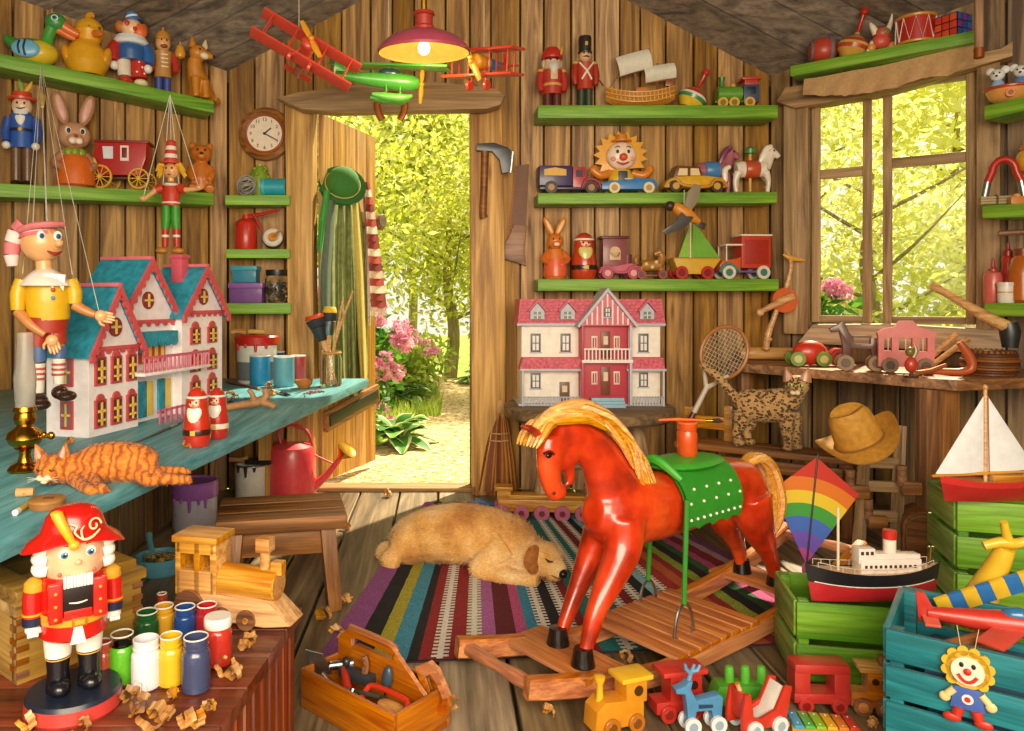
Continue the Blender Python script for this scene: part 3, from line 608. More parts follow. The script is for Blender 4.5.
# ---------------------------------------------------------------- animal coats
def coat(name, cols, sc, stretch=(1, 1, 1), rough=.75, dist=.0, det=3, fine=True):
    m, nt, p = mk(name); n, _ = noise(nt, stretch, sc, det, dist)
    col = ramp(nt, n, cols)
    f, _ = noise(nt, (60, 160, 160), 1.6, 4, .6)
    col = mixc(nt, col, ramp(nt, f, [(.3, (.62, .58, .55)), (.62, (1.08, 1.08, 1.05))]), .8)
    nt.links.new(col, p.inputs['Base Color']); p.inputs['Roughness'].default_value = rough
    p.inputs['Sheen Weight'].default_value = .25; bump(nt, p, f, .5, .004); MATS[name] = m
coat('dog_fur', [(.3, '#c07c36'), (.5, '#ecb464'), (.72, '#fbd9a0')], 6)
def striped(name, base, dark, sc, dist, th, spots=False, stretch=(1, 1, 1)):
    m, nt, p = mk(name); tc = nd(nt, 'ShaderNodeTexCoord'); mp = nd(nt, 'ShaderNodeMapping'); mp.inputs['Scale'].default_value = stretch; nt.links.new(tc.outputs['Object'], mp.inputs[0])
    if spots:
        nz, _ = noise(nt, (1, 1, 1), sc*.9, 2); t = nd(nt, 'ShaderNodeTexVoronoi', feature='F1'); t.inputs['Scale'].default_value = sc
        nt.links.new(mp.outputs[0], t.inputs['Vector']); col = ramp(nt, t.outputs['Distance'], [(.0, base[1]), (.16, base[1]), (.2, dark), (.42, dark), (.47, base[0])])
    else:
        t = nd(nt, 'ShaderNodeTexWave'); t.inputs['Scale'].default_value = sc; t.inputs['Distortion'].default_value = dist; t.inputs['Detail'].default_value = 2; t.inputs['Detail Scale'].default_value = 2.
        nt.links.new(mp.outputs[0], t.inputs['Vector']); col = ramp(nt, t.outputs['Color'], [(th-.12, dark), (th+.05, base[1]), (.9, base[0])])
    f, _ = noise(nt, (90, 90, 90), 1.6, 4, .6); col = mixc(nt, col, ramp(nt, f, [(.3, (.65, .62, .58)), (.62, (1.08, 1.06, 1.03))]), .8)
    nt.links.new(col, p.inputs['Base Color']); p.inputs['Roughness'].default_value = .75; p.inputs['Sheen Weight'].default_value = .2; bump(nt, p, f, .4, .003); MATS[name] = m
striped('tabby_fur', ('#e08a2c', '#d0741e'), '#a8541a', 15, 7, .22)
striped('spot_fur', ('#c9a066', '#a87a44'), '#4a3018', 62, 0, .3, True, (.8, 1, 1.1))
striped('spot_fur_stripe', ('#c9a066', '#b98a50'), '#3a2413', 12, 4, .3, False, (.6, 1, 2.2))
C('#241812', .3)
# ---------------------------------------------------------------- rocking horse
HO = T('rocking_horse', 'big red rocking horse with yellow mane and green saddle on wooden rockers', 'rocking horse', (.793, 2.56, 0), 37, u=1.)
q = HO.q
m, nt, p = mk('horse_red'); n, _ = noise(nt, (1, 1, 1), 7, 4); nt.links.new(ramp(nt, n, [(.3, '#7d1d0c'), (.5, '#c5330f'), (.7, '#e0501c')]), p.inputs['Base Color'])
p.inputs['Roughness'].default_value = .28; p.inputs['Coat Weight'].default_value = .6; p.inputs['Coat Roughness'].default_value = .1; MATS['horse_red'] = m
b = HO.p('body', 'horse_red')
def tq(pts, off=0., rs=None, flat=.8, n=12, sm=4): b.tube([q(x, y, off if not isinstance(off, list) else off[k]) for k, (x, y) in enumerate(pts)], rs, n, sm, flat=flat)
tq([(592, 512), (606, 512), (632, 508), (680, 500), (715, 489), (742, 486), (757, 492)], 0, [.05, .095, .115, .108, .1, .097, .05], .85, 16)
tq([(622, 508), (610, 480), (595, 452), (572, 436), (556, 437)], 0, [.115, .092, .07, .056, .04], .68, 16)
tq([(551, 434), (551, 450), (549, 470), (553, 488), (557, 497)], 0, [.042, .052, .041, .033, .024], .68, 14)
b.tube([q(566, 462), q(570, 476), q(569, 486)], [.026, .017, .012], 10, 3); c = q(566, 455); b.ell(c.x, 0, c.z, .045, .035, .045); c = q(557, 492); b.ell(c.x, 0, c.z, .036, .026, .026)
for sg in (-1, 1):
    c0, c1 = q(541, 436, sg*.02), q(519, 426, sg*.03); b.tube([c0, (c0+c1)/2+V((0, 0, .006)), c1], [.016, .014, .003], 8, 3)
    if sg > 0: tq([(606, 520), (596, 545), (577, 590), (563, 628), (559, 642)], [.04, .06, .07, .07, .07], [.075, .056, .032, .022, .026], .9)
    else: tq([(622, 520), (622, 552), (598, 606), (587, 645), (584, 659)], [-.04, -.06, -.07, -.07, -.07], [.08, .06, .034, .023, .027], .9)
    if sg > 0: tq([(722, 495), (726, 520), (737, 545), (741, 562), (742, 569)], [.04, .06, .075, .075, .075], [.09, .065, .034, .024, .026], .9)
    else: tq([(748, 497), (756, 524), (768, 552), (775, 574), (776, 580)], [-.04, -.06, -.075, -.075, -.075], [.095, .07, .036, .025, .027], .9)
b.blend(.009, 5)
for (px, py, o) in ((558, 649, .07), (583, 667, -.07), (742, 574, .075), (776, 586, -.075)):
    c = q(px, py, o); h = HO.p('hoof', C('#191310', .25, coat=.4), 'black painted hoof'); h.lathe([(.036, 0), (.034, .01), (.026, .05), (0, .052)], (c.x, c.y, .1), n=14)
for o in (-.034, .034):
    c = q(546, 456, o); e = HO.p('eye', C('#20100a', .1)); e.ell(c.x+.012, c.y, c.z, .011, .006, .008); e.m('#5e160a').tube([(c.x-.01, c.y*1.05, c.z+.008), (c.x+.012, c.y*1.12, c.z+.012), (c.x+.03, c.y*1.05, c.z+.002)], .004, 6, 4)
c = q(557, 494, -.026); HO.p('nostril', C('#5e160a', .4)).ell(c.x-.012, c.y, c.z+.004, .006, .003, .005)
wood('mane_yellow', '#d87a14', '#ffc24a', 'x', 3., .35, .35, coat=.4)
mn = HO.p('mane', 'mane_yellow', 'golden yellow carved mane'); r = random.Random(3)
crest = [(533, 433), (545, 421), (560, 412), (580, 408), (600, 416), (618, 434), (632, 456), (642, 482), (648, 508)]
cq = [q(*c) for c in crest]
def cr(t):
    t = max(0, min(.9999, t))*(len(cq)-1); i = int(t); return cq[i].lerp(cq[i+1], t-i)
for j in range(46):
    t0 = r.uniform(0, .72); sd = r.choice((-1, -1, 1)); L = r.uniform(.25, .4); pts = []; dp = r.uniform(.01, .05)
    for k in range(7):
        s = k/6; t = t0+L*s; c = cr(t); d = (cr(t+.03)-cr(t-.03)).normalized(); nn = V((-d.z, 0, d.x)); nn = -nn if nn.z > 0 else nn
        pts.append(c+nn*(-.006+dp*1.3*s)+V((0, sd*(.012+.042*math.sin(s*1.5)), 0)))
    mn.tube(pts, [.008, .013, .015, .015, .013, .01, .003], 7, 2)
mn.tube(cq, [.016, .022, .028, .03, .032, .034, .034, .03, .016], 10, 3)
for j in range(7): c = q(548, 424); mn.tube([c+V((0, (j-3)*.008, 0)), c+V((-.03, (j-3)*.012, .0)), c+V((-.065, (j-3)*.014, -.03)), c+V((-.085, (j-3)*.013, -.055))], [.01, .012, .009, .002], 6, 3)
tl = HO.p('tail', 'mane_yellow', 'golden yellow carved tail')
for j in range(16):
    a = j*2.4; dx, dy = .024*math.cos(a)*math.sqrt(j/16), .03*math.sin(a)*math.sqrt(j/16)
    tl.tube([q(744, 464)+V((0, dy*.3, dx*.3)), q(757, 457)+V((dx, dy, 0)), q(768, 470)+V((dx, dy, 0)), q(773, 497)+V((dx*1.3, dy*1.3, 0)), q(772, 520)+V((dx, dy, 0)), q(768, 540)+V((dx*.3, dy*.3, 0))], [.012, .016, .018, .018, .015, .003], 7, 3)
sd = HO.p('saddle', C('#2f8a26', .5), 'green saddle with white studs')
x0, x1 = q(657, 490).x, q(712, 490).x; zc = q(684, 499).z; vs = []
for ly in (0., .012):
    for j in range(13):
        x = x0+(x1-x0)*j/12
        for k in range(19):
            a = rad(-118+236*k/18)*(1-.06*abs(math.sin(j*PI/3))); ry, rz_ = .108+ly, .123+ly; vs.append((x, math.sin(a)*ry, zc+math.cos(a)*rz_))
for o in (0, 13*19): sd.raw(vs[o:o+247], [(j*19+k, j*19+k+1, j*19+k+20, j*19+k+19) for j in range(12) for k in range(18)])
xm = (x0+x1)/2; sd.m(C('#3ba02c', .45)); sd.ell(xm, 0, zc+.128, (x1-x0)*.56, .1, .02); sd.tube([(x0+.01, -.085, zc+.1), (x0-.01, -.04, zc+.14), (x0-.015, 0, zc+.155), (x0-.01, .04, zc+.14), (x0+.01, .085, zc+.1)], [.01, .015, .017, .015, .01], 8, 3)
sd.m('#f0ead8')
for j in range(9):
    for a in (-100, -60 if j % 2 else -78): an = rad(a); sd.ell(x0+(x1-x0)*(j+.5)/9, math.sin(an)*.121, zc+math.cos(an)*.136, .005)
for (p0, p1, o, s0) in (((687, 500), (684, 604), -.125, 1), ((650, 540), (648, 580), .125, 1)):
    st = HO.p('stirrup_strap', C('#2f8a26', .5), 'green stirrup strap'); a, c = q(*p0, o), q(*p1, o); st.tube([a, c], .008, 8)
    st = HO.p('stirrup', 'steel', 'silver stirrup ring'); st.tube([c, c+V((-.03, 0, -.02)), c+V((-.045, 0, -.07)), c+V((-.04, 0, -.1)), c+V((.04, 0, -.1)), c+V((.045, 0, -.07)), c+V((.03, 0, -.02))], .005, 8, 3, True)
def rk_pt(x, o):                                    # runner centre line: both runners lean inward at the front
    return (x, o+.13*max(0, (-.3-x)/.44)**1.3, .058+.13*max(0, (x-.1)/.86)**2+.03*max(0, (-.2-x)/.5)**2)
for o in (-.185, .12): HO.p('rocker', 'orange_wood').beam([rk_pt(-.74+1.68*k/28, o) for k in range(29)], .042, .058)
for x in (-.715, .9):
    p0, p1 = V(rk_pt(x, -.185)), V(rk_pt(x, .12)); HO.p('cross_bar', 'orange_wood_y').tube([p0, p0.lerp(p1, .25), p0.lerp(p1, .5), p0.lerp(p1, .75), p1], [.018, .022, .016, .022, .018], 10, 3)
for k in range(8): HO.p('slat', 'orange_wood_y').box(-.25+k*.056, -.033, .094, .047, .35, .014, .003)
for x in (-.515, .53): HO.p('foot_board', 'orange_wood_y').box(x, 0 if x > 0 else .03, .093, .17, .34, .014, .004)
HO.p('brace', 'orange_wood_y').box(-.05, -.033, .06, .03, .3, .03, .004)
# orange jar on the saddle with a brush across it
js = q(687, 471); ju = 2.57/F; jl = HO.o.location+V((js.x*math.cos(HO.rz), js.x*math.sin(HO.rz), 0)); jl = V((jl.x, jl.y, zc+.146))
j = T('paint_jar', 'small orange paint jar standing on the saddle of the rocking horse', 'jar', jl, u=jl.y/F); b = j.p('body', C('#cf4f1a', .25, coat=.3)); b.lathe([(0, 0), (8.5, 0), (10, 2), (10, 22), (9, 25), (9.5, 26), (9.5, 33), (8.5, 34), (0, 34)], n=24); j.p('rim', C('#e2672a', .3)).torus((0, 0, 33), 9, 1.2, 'z', 24, 6)
br = T('paint_brush', 'orange handled brush lying across the orange jar on the saddle', 'brush', jl+V((0, 0, 35.5*ju)), -4, u=j.u); b = br.p('handle', C('#d9601e', .35)); b.tube([(-28, 0, 0), (-10, 0, 1), (8, 0, .5), (18, 0, 0)], [1, 1.8, 1.3, 1.2], 8); br.p('ferrule', 'brass').cyl((18, 0, 0), (25, 0, 0), 1.6); br.p('bristles', C('#3a2216', .9)).tube([(25, 0, 0), (31, 0, 0), (36, 0, -1)], [2, 2.6, .4], 8)
# ---------------------------------------------------------------- sleeping dog
DG = T('sleeping_dog', 'golden long coated puppy asleep on the striped rug', 'dog', G(472, 566)+V((0, 0, .008)), -20, u=3.2/F); q = DG.q
b = DG.p('body', 'dog_fur')
def dq(pts, offs, rs, n=14, sm=4, flat=1.): b.tube([q(x, y, o) for (x, y), o in zip(pts, offs)], rs, n, sm, flat=flat)
dq([(397, 545), (408, 540), (430, 535), (460, 533), (490, 537), (512, 543), (524, 550)], [0]*7, [14, 23, 29, 31, 30, 27, 20], 16)
b.ell(*q(409, 545, -16), 21, 17, 20, (0, -15, 0))                                                                         # near haunch
dq([(402, 550), (391, 556), (387, 561), (397, 567)], [-24, -28, -30, -36], [11, 8, 6.5, 5.5], 10)                          # hind foot
dq([(396, 546), (385, 549), (382, 556), (388, 562)], [6, 2, -8, -18], [7, 8, 7, 3], 9)                                     # tail
dq([(505, 548), (488, 560), (478, 569), (500, 575), (522, 579), (538, 580)], [-16, -26, -30, -34, -34, -34], [20, 14, 9, 8.5, 7.5, 7.5], 10)  # foreleg
dq([(519, 549), (532, 557), (541, 562)], [-4, -14, -20], [22, 20, 17], 12)
b.ell(*q(543, 558, -22), 19, 17, 16.5); b.ell(*q(538, 552, -20), 12, 13, 9)
dq([(548, 564), (557, 571), (562, 575)], [-24, -28, -29], [14, 11, 8.4], 12, 3)
b.blend(1.7, 4)
for o in (-36, -6): e = DG.p('ear', C('#a8672a', .85, v=.3, sc=60)); p_ = q(535, 552, o); d_ = 1 if o < -20 else -1; e.tube([p_+V((2, 4*d_, 3)), p_+V((-1, -2*d_, 0)), p_+V((-3, -4*d_, -8)), p_+V((0, -3*d_, -15)), p_+V((3, -2*d_, -18))], [3, 6.4, 7.4, 6, 1.5], 10, 4, flat=.4)
DGB = b; c = q(564, 575, -33); DG.p('nose', C('#17110f', .3)).ell(c.x-1, c.y-.5, c.z+1.2, 4.6, 5.2, 4.3)
c = q(549, 560.5, -38); DG.p('closed_eye', C('#4a2812', .7)).tube([(c.x-4, c.y+1, c.z+1.4), (c.x, c.y-.6, c.z-.8), (c.x+4, c.y-.4, c.z-.4)], [.5, 1.2, .5], 6, 3)
c = q(559, 578, -38); DG.p('mouth', C('#5a3416', .7)).tube([(c.x+4, c.y+3, c.z+.6), (c.x, c.y, c.z-.6), (c.x-7, c.y-.4, c.z+1.6)], [.4, .8, .4], 6, 3)
for k in range(3): c = q(540+k*2.6, 579.5, -41); DG.p('toe_line', C('#8a5522', .8)).tube([(c.x, c.y, c.z+3), (c.x+.6, c.y-.6, c.z-1)], .5, 5)
# ---------------------------------------------------------------- orange tabby lying on the workbench
OC = T('orange_cat', 'orange tabby cat lying stretched out on the blue workbench', 'cat', G(98, 482, BZ), 3, u=1.94/F)
b = OC.p('body', 'tabby_fur')
b.tube([(-18, 2, 14), (0, 4, 18), (22, 6, 18), (42, 8, 15), (52, 10, 12)], [15, 20, 21, 19, 12], 14, 4)
b.ell(40, 4, 13, 18, 15, 14); b.tube([(-22, 0, 13), (-34, -6, 15)], [16, 14], 12, 3); b.ell(-39, -11, 16, 16.5, 14.5, 14.5)
b.ell(-40, -22, 11.5, 8.5, 6.5, 6.5)
b.tube([(-12, -6, 10), (4, -22, 6), (16, -38, 3.5), (24, -46, 3.5)], [9, 6.5, 5.2, 5], 9, 4); b.tube([(-22, -8, 8), (-8, -26, 5), (8, -44, 3.5), (14, -50, 3.5)], [8, 6, 5, 5], 9, 4)
b.tube([(48, 0, 10), (66, -10, 5), (84, -10, 4), (93, -12, 4)], [10, 6, 4.5, 4.5], 9, 4); b.tube([(42, -4, 8), (54, -16, 5), (62, -14, 4)], [9, 6, 5], 9, 3)
b.tube([(52, 14, 8), (64, 20, 6), (76, 20, 6), (84, 16, 5)], [5, 4.5, 4, 2.5], 8, 4)
b.blend(1.5, 4); OCB = b
for (x, dx, rz_) in ((-51, -7, 30), (-30, 3, -8)):
    e = OC.p('ear', 'tabby_fur'); e.lathe([(6.5, 0), (4.6, 6), (.6, 15)], (x, -8, 26), (dx*.06, 0, 1), 10); e.m('#e59a86').lathe([(4.2, 0), (3, 5), (.4, 11)], (x, -10.3, 26.5), (dx*.06, -.05, 1), 8)
f = OC.p('eye', C('#2a1708', .4))
for x in (-45.5, -34): f.tube([(x-3, -24, 18.5), (x, -25.6, 17.2), (x+3, -24.8, 18.2)], [.3, .9, .3], 6, 3)
f = OC.p('muzzle', C('#f6dcb8', .7)); f.ell(-43, -27.5, 10.6, 3.8, 2.5, 3); f.ell(-37, -27.5, 10.6, 3.8, 2.5, 3); f.ell(-40, -26.2, 7, 3.4, 2.5, 2.2); f.m('#d8705c').ell(-40, -29.6, 13, 1.8, 1.2, 1.2)
for s_ in (-1, 1):
    f = OC.p('whisker', C('#fff4e0', .5)); [f.tube([(-40+s_*5, -28.5, 10.5), (-40+s_*14, -30, 12-k*2.4)], .16, 4) for k in range(3)]
# ---------------------------------------------------------------- spotted cat standing on the bench
e_ = a1-a0; ba = math.degrees(math.atan2(e_.y, e_.x)); tt = .52; cl = a0+e_*tt+V((-math.sin(rad(ba)), math.cos(rad(ba)), 0))*.1
BC = T('spotted_cat', 'spotted brown cat standing on the plank bench with tail raised', 'cat', (cl.x, cl.y, CZ), ba, u=cl.y/F); q = BC.q; k_ = BC.u
b = BC.p('body', 'spot_fur')
def cq2(pts, off, rs, flat=1., n=12): b.tube([q(x, y, o) for (x, y), o in zip(pts, off if isinstance(off, list) else [off]*len(pts))], rs, n, 4, flat=flat)
cq2([(738, 408), (748, 405), (765, 406), (782, 405), (790, 407)], 0, [11, 16, 16.5, 17, 12], .72, 14)
cq2([(787, 402), (794, 394), (797, 388)], [0, -2, -5], [12, 10, 10], .85)
c = q(797, 386, -6); b.ell(c.x, c.y, c.z, 11, 10, 11); b.ell(c.x, c.y-8, c.z-4, 6, 5, 4.6)
for (p0, p1, p2, p3, o, r0) in (((742, 412), (740, 425), (736, 432), (738, 440), -6, 11), ((748, 412), (750, 424), (746, 431), (749, 438), 6, 11), ((787, 412), (787, 428), (788, 440), (787, 449), -5, 8.5), ((793, 412), (795, 427), (796, 439), (796, 446), 5, 8.5)):
    b.tube([q(*p0, o), q(*p1, o), q(*p2, o), q(*p3, o)], [r0, 6.4, 4.2, 4.], 9, 4); c = q(*p3, o); b.ell(c.x+1.5, c.y-3, 3.4, 5.4, 6.5, 3.4)
b.tube([q(737, 400), q(730, 391), q(718, 377), q(704, 366), q(700, 364)], [5, 4.6, 4, 3.6, 2.6], 9, 4)
b.blend(1.25, 4); BCB = b
for sx in (-1, 1):
    c = q(797+sx*8, 378, -6); e = BC.p('ear', C('#b58850', .8)); e.lathe([(6, 0), (4, 6), (.5, 14)], (c.x, c.y, c.z-3), (sx*.22, 0, 1), 10); e.m('#e0b0a0').lathe([(3.8, 0), (2.6, 5), (.3, 10)], (c.x-sx*.2, c.y-2.6, c.z-2), (sx*.22, -.05, 1), 8)
c = q(797, 386, -6); f = BC.p('eye', C('#b9c46a', .15))
for sx in (-1, 1): f.m(C('#b9c46a', .15)).ell(c.x+sx*4.6, c.y-9.6, c.z+1.6, 2.4, 1.2, 2); f.m('#17110f').ell(c.x+sx*4.6, c.y-10.5, c.z+1.6, .8, .6, 1.6)
f = BC.p('muzzle', C('#ecd9b4', .7)); f.ell(c.x-2, c.y-12.4, c.z-5.4, 2.6, 1.6, 2.2); f.ell(c.x+2, c.y-12.4, c.z-5.4, 2.6, 1.6, 2.2); f.m('#a85c4a').ell(c.x, c.y-13.8, c.z-3, 1.5, .8, 1)
f.m('#3a2413').tube([(c.x-3, c.y-8.6, c.z+9.4), (c.x-1.5, c.y-9.8, c.z+6), (c.x-3, c.y-9.8, c.z+4)], .5, 5); f.tube([(c.x+3, c.y-8.6, c.z+9.4), (c.x+1.5, c.y-9.8, c.z+6), (c.x+3, c.y-9.8, c.z+4)], .5, 5)
# ---------------------------------------------------------------- tall dollhouse on the workbench
A0 = G(89, 438, BZ); DH = T('dollhouse', 'tall white dollhouse with blue roofs and red scalloped gables on the workbench', 'dollhouse', A0, 75, u=1.)
q = DH.q; xn, xc, xr = q(138, 400).x, q(184, 400).x, q(224, 400).x; WALL = C('#fbf1f4', .5); TRIM = C('#d2565c', .4); TEAL = C('#2b93ad', .5, v=.3); DD = .17
def gable_block(x0, x1, ze, zp, y0, y1, ov=.02):
    xm = (x0+x1)/2; b = DH.p('wall_block', WALL); b.prism([(x0, 0), (x1, 0), (x1, ze), (xm, zp), (x0, ze)], y0, y1)
    for s in (-1, 1):
        xe = x0-ov if s < 0 else x1+ov; sl = (zp-ze)/(xm-x0); z0 = ze-ov*sl
        r_ = DH.p('roof_slope', TEAL); r_.prism([(xe, z0+.004), (xm, zp+.004), (xm, zp+.016), (xe, z0+.016)], y0-.02, y1+.03)
        t = DH.p('bargeboard', TRIM, 'red scalloped gable board'); t.prism([(xe, z0-.012), (xm, zp-.012), (xm, zp+.018), (xe, z0+.018)], y0-.03, y0-.02)
        N = 9
        for k in range(N): f = (k+.5)/N; t.cyl((xe+(xm-xe)*f, y0-.029, z0+(zp-z0)*f-.012), (xe+(xm-xe)*f, y0-.021, z0+(zp-z0)*f-.012), .013, n=10)
    DH.p('ridge_cap', C('#d8707a', .4)).box(xm, (y0+y1)/2, zp+.018, .024, y1-y0+.05, .014, .003)
    w = DH.p('round_window', C('#8e3038', .4)); w.cyl((xm, y0-.006, ze+(zp-ze)*.36), (xm, y0+.002, ze+(zp-ze)*.36), .034, n=24); w.m('#e8cf6a').box(xm, y0-.008, ze+(zp-ze)*.36, .05, .004, .008, 0); w.box(xm, y0-.008, ze+(zp-ze)*.36, .008, .004, .05, 0)
    f = DH.p('frieze', TRIM); f.box(xm, y0-.006, ze, x1-x0+.01, .012, .014, .002)
    for k in range(7): f.cyl((x0+(x1-x0)*(k+.5)/7, y0-.009, ze-.008), (x0+(x1-x0)*(k+.5)/7, y0-.002, ze-.008), .012, n=10)
zN, pN = q(89, 350).z, q(120, 290).z
gable_block(0, xn, zN, pN, 0, DD)
zC, pC = q(150, 322).z, q(152, 262).z
gable_block(xn-.06, xc+.02, zC, pC, .05, DD+.06, .03)
zR, pR = q(205, 312).z, q(207, 270).z
gable_block(xc, xr, zR, pR, .01, DD, .025)
def win(x, z, w, h, y=-.003, mull=True):
    b = DH.p('window', C('#c2504e', .4)); b.box(x, y, z, w, .008, h, .002); b.cyl((x, y-.004, z+h/2), (x, y+.004, z+h/2), w*.35, n=12); b.m('#5d2a33').box(x, y-.004, z, w*.66, .004, h*.8, 0)
    b = b.p('muntin', '#f2cf5c'); b.box(x, y-.007, z, w*.16, .003, h*.8, 0); b.box(x, y-.007, z+h*.1, w*.66, .003, h*.1, 0); b.box(x, y-.007, z-h*.22, w*.66, .003, h*.08, 0)
h1, h2 = zN*.25, zN*.74
for fx in (.2, .52, .84):
    for zz_ in (h1, h2): win(xn*fx, zz_, xn*.22, zN*.33)
for fx in (.3, .72):
    for zz_ in (zR*.22, zR*.48, zR*.76): win(xc+(xr-xc)*fx, zz_, (xr-xc)*.24, zR*.17, .007)
for zz_ in (h1, h2): b = DH.p('side_window', C('#c2504e', .4)); b.box(-.003, DD*.5, zz_, .008, .05, zN*.33, .002); b.m('#8a6a80').box(-.007, DD*.5, zz_, .004, .034, zN*.26, 0); b.m('#f2cf5c').box(-.009, DD*.5, zz_, .003, .007, zN*.26, 0); b.box(-.009, DD*.5, zz_, .003, .034, .008, 0)
xm = (xn+xc)/2; wc = xc-xn
b = DH.p('awning', TEAL, 'blue scalloped awning'); b.prism([(xm-wc*.36, zC*.80), (xm+wc*.36, zC*.80), (xm+wc*.36, zC*.9), (xm-wc*.36, zC*.9)], .0, .05, 0)
for k in range(5): b.cyl((xm-wc*.29+wc*.145*k, -.002, zC*.8), (xm-wc*.29+wc*.145*k, .006, zC*.8), wc*.07, n=10)
b = DH.p('wide_window', C('#c2504e', .4)); b.box(xm, .046, zC*.68, wc*.56, .01, zC*.2, .002); b.m('#f2cf5c')
for k in range(4): b.box(xm-wc*.2+wc*.135*k, .039, zC*.68, wc*.05, .004, zC*.17, 0)
b = DH.p('balcony', C('#d8809c', .4), 'pink balcony with railing'); zb = zC*.5; b.m('#f4ecee').box(xm+wc*.15, -.0, zb, wc*1.5, .1, .012, .002); b.m(C('#d2607c', .4)).box(xm+wc*.15, -.045, zb+.06, wc*1.5, .008, .01, .002)
for k in range(17): b.cyl((xm+wc*(-.58+.091*k), -.045, zb), (xm+wc*(-.58+.091*k), -.045, zb+.06), .0045, n=6)
for s in (-.2, .2): b = DH.p('door_shutter', TEAL, 'blue door shutter'); b.box(xm+wc*s, .045, zC*.22, wc*.14, .012, zC*.36, .002); b.m('#f2cf5c').box(xm+wc*(s+.15), .046, zC*.22, wc*.13, .01, zC*.34, .002)
b = DH.p('porch_fence', C('#e0688e', .4), 'small pink fence'); b.box(xm-.01, -.06, .05, wc*.7, .006, .008, .001)
for k in range(6): b.box(xm-.01-wc*.3+wc*.12*k, -.06, .028, .012, .006, .056, .002)
b = DH.p('chimney', C('#d2566a', .45), 'pink chimney'); b.box((xc+xr)/2-.04, DD*.55, pR-.0, .05, .05, .11, .004); b.box((xc+xr)/2-.04, DD*.55, pR+.055, .062, .062, .016, .003)
# ---------------------------------------------------------------- pink roofed dollhouse on the round stool
PH = T('dollhouse', 'wide white dollhouse with pink shingled roof on the round stool', 'dollhouse', (P(590, 404, 4.12).x, 4.12, P(590, 404, 4.15).z), 0, u=4.1/F); PH.o.location.z = zt*rs.u+.001
WP = C('#f4ecdf', .55); PK = C('#d0596c', .55, v=.35, sc=70); PT = C('#b9bcc8', .5); RD = C('#bb3a4a', .45)
PH.p('base', PT).box(-1, 18, 1, 144, 60, 2, .4)
for (x0, x1) in ((-69, -11), (36, 70)):
    PH.p('wall_block', WP).box((x0+x1)/2, 20, 40, x1-x0, 44, 80, .4)
    b = PH.p('porch_roof', PK, 'pink porch roof'); b.prism([(x0-3, 36), (x1+1, 36), (x1+1, 38), (x1, 48), (x0, 48), (x0-3, 38)], -14, 2)
    b.m(PT).box((x0+x1)/2, -14, 36, x1-x0+5, 2, 2.4, .3)
    b = PH.p('fence', PT, 'small picket fence')
    n = int((x1-x0)/3.4)
    for k in range(n+1): b.box(x0+2+(x1-x0-4)*k/n, -14, 5.5, 1.3, 1, 9, .2)
    b.box((x0+x1)/2, -14, 9, x1-x0, 1, 1.4, .2)
    for x in (x0, x1): PH.p('porch_post', PT).box(x, -13.5, 18, 2, 2, 36, .3)
b = PH.p('wall_block', RD, 'red centre bay'); b.box(12, 14, 40, 48, 50, 80, .3)
b = PH.p('balcony', C('#efe4e0', .5), 'white balcony'); b.box(13, -14, 45, 50, 16, 3, .4); b.box(13, -21, 57, 46, 1.4, 1.6, .2)
for k in range(13): b.box(-9+k*3.6, -21, 51, 1.2, 1.2, 11, .2)
for x in (-11, 36):
    for z0, z1 in ((2, 45), (46, 80)): PH.p('porch_post', RD if x < 0 else PT).box(x, -20, (z0+z1)/2, 2.6, 2.6, z1-z0, .4)
b = PH.p('steps', C('#8fb6cc', .5), 'pale blue steps')
for k in range(3): b.box(13, -20-k*3, 8-k*3, 32, 6, 3, .3)
b = PH.p('main_roof', PK, 'pink shingled roof'); b.prism([(-73, 80), (74, 80), (74, 82), (70, 106), (-71, 106), (-73, 82)], -6, 40)
b.m(PT).box(0, -6.4, 80.5, 148, 2, 2.6, .3)
for k in range(7): b.m(C('#b84c60', .6)).box(0, -6.2, 84+k*3.2, 143-k*.6, .8, .7, 0)
b = PH.p('front_gable', C('#cf6b7a', .5), 'pink striped front gable'); b.prism([(-13, 80), (39, 80), (13, 113)], -20, 10)
b.m('#f0d6d4')
for k in range(9): h = 30*(1-abs(k-4)/5); b.box(13+(k-4)*5, -20.6, 81+h/2, 1.5, 1, h, 0)
for s in (-1, 1): g = PH.p('bargeboard', PT); g.prism([(13+s*28, 78), (13, 113), (13, 117), (13+s*30, 80)], -23, 12)
def pwin(x, z, w, h, y): b = PH.p('window', C('#59606e', .4)); b.box(x, y, z, w, 2, h, .3); f_ = b; b = b.p('pane', '#e9e2d8'); b.box(x, y-.8, z, w*.62, 1.2, h*.76, 0); b.m('#59606e').box(x, y-1.2, z, w*.62, 1, .9, 0); b.box(x, y-1.2, z, .9, 1, h*.76, 0); b.m(PT).box(x, y-.6, z-h/2, w+2.5, 2, 1.2, .2)
for x, z, w, h in ((-55, 62, 10, 19), (-25, 62, 10, 19), (53, 62, 10, 19), (-55, 24, 10, 16), (53, 25, 9, 15)): pwin(x, z, w, h, -2.4)
pwin(13, 93, 6, 10, -21)
for x in (-54, -24, 55): b = PH.p('dormer', PT); b.prism([(x-7, 86), (x+7, 86), (x+7, 94), (x, 102), (x-7, 94)], -9, 20); b.m(C('#c95f72', .5)).prism([(x-9, 93), (x, 103), (x+9, 93), (x+9, 95), (x, 105.5), (x-9, 95)], -11, 20); b.m('#6a7a78').box(x, -9.4, 90, 7, 1, 7, 0); b.m('#e9e2d8').box(x, -9.9, 90, .8, .6, 7, 0); b.box(x, -9.9, 90, 7, .6, .8, 0)
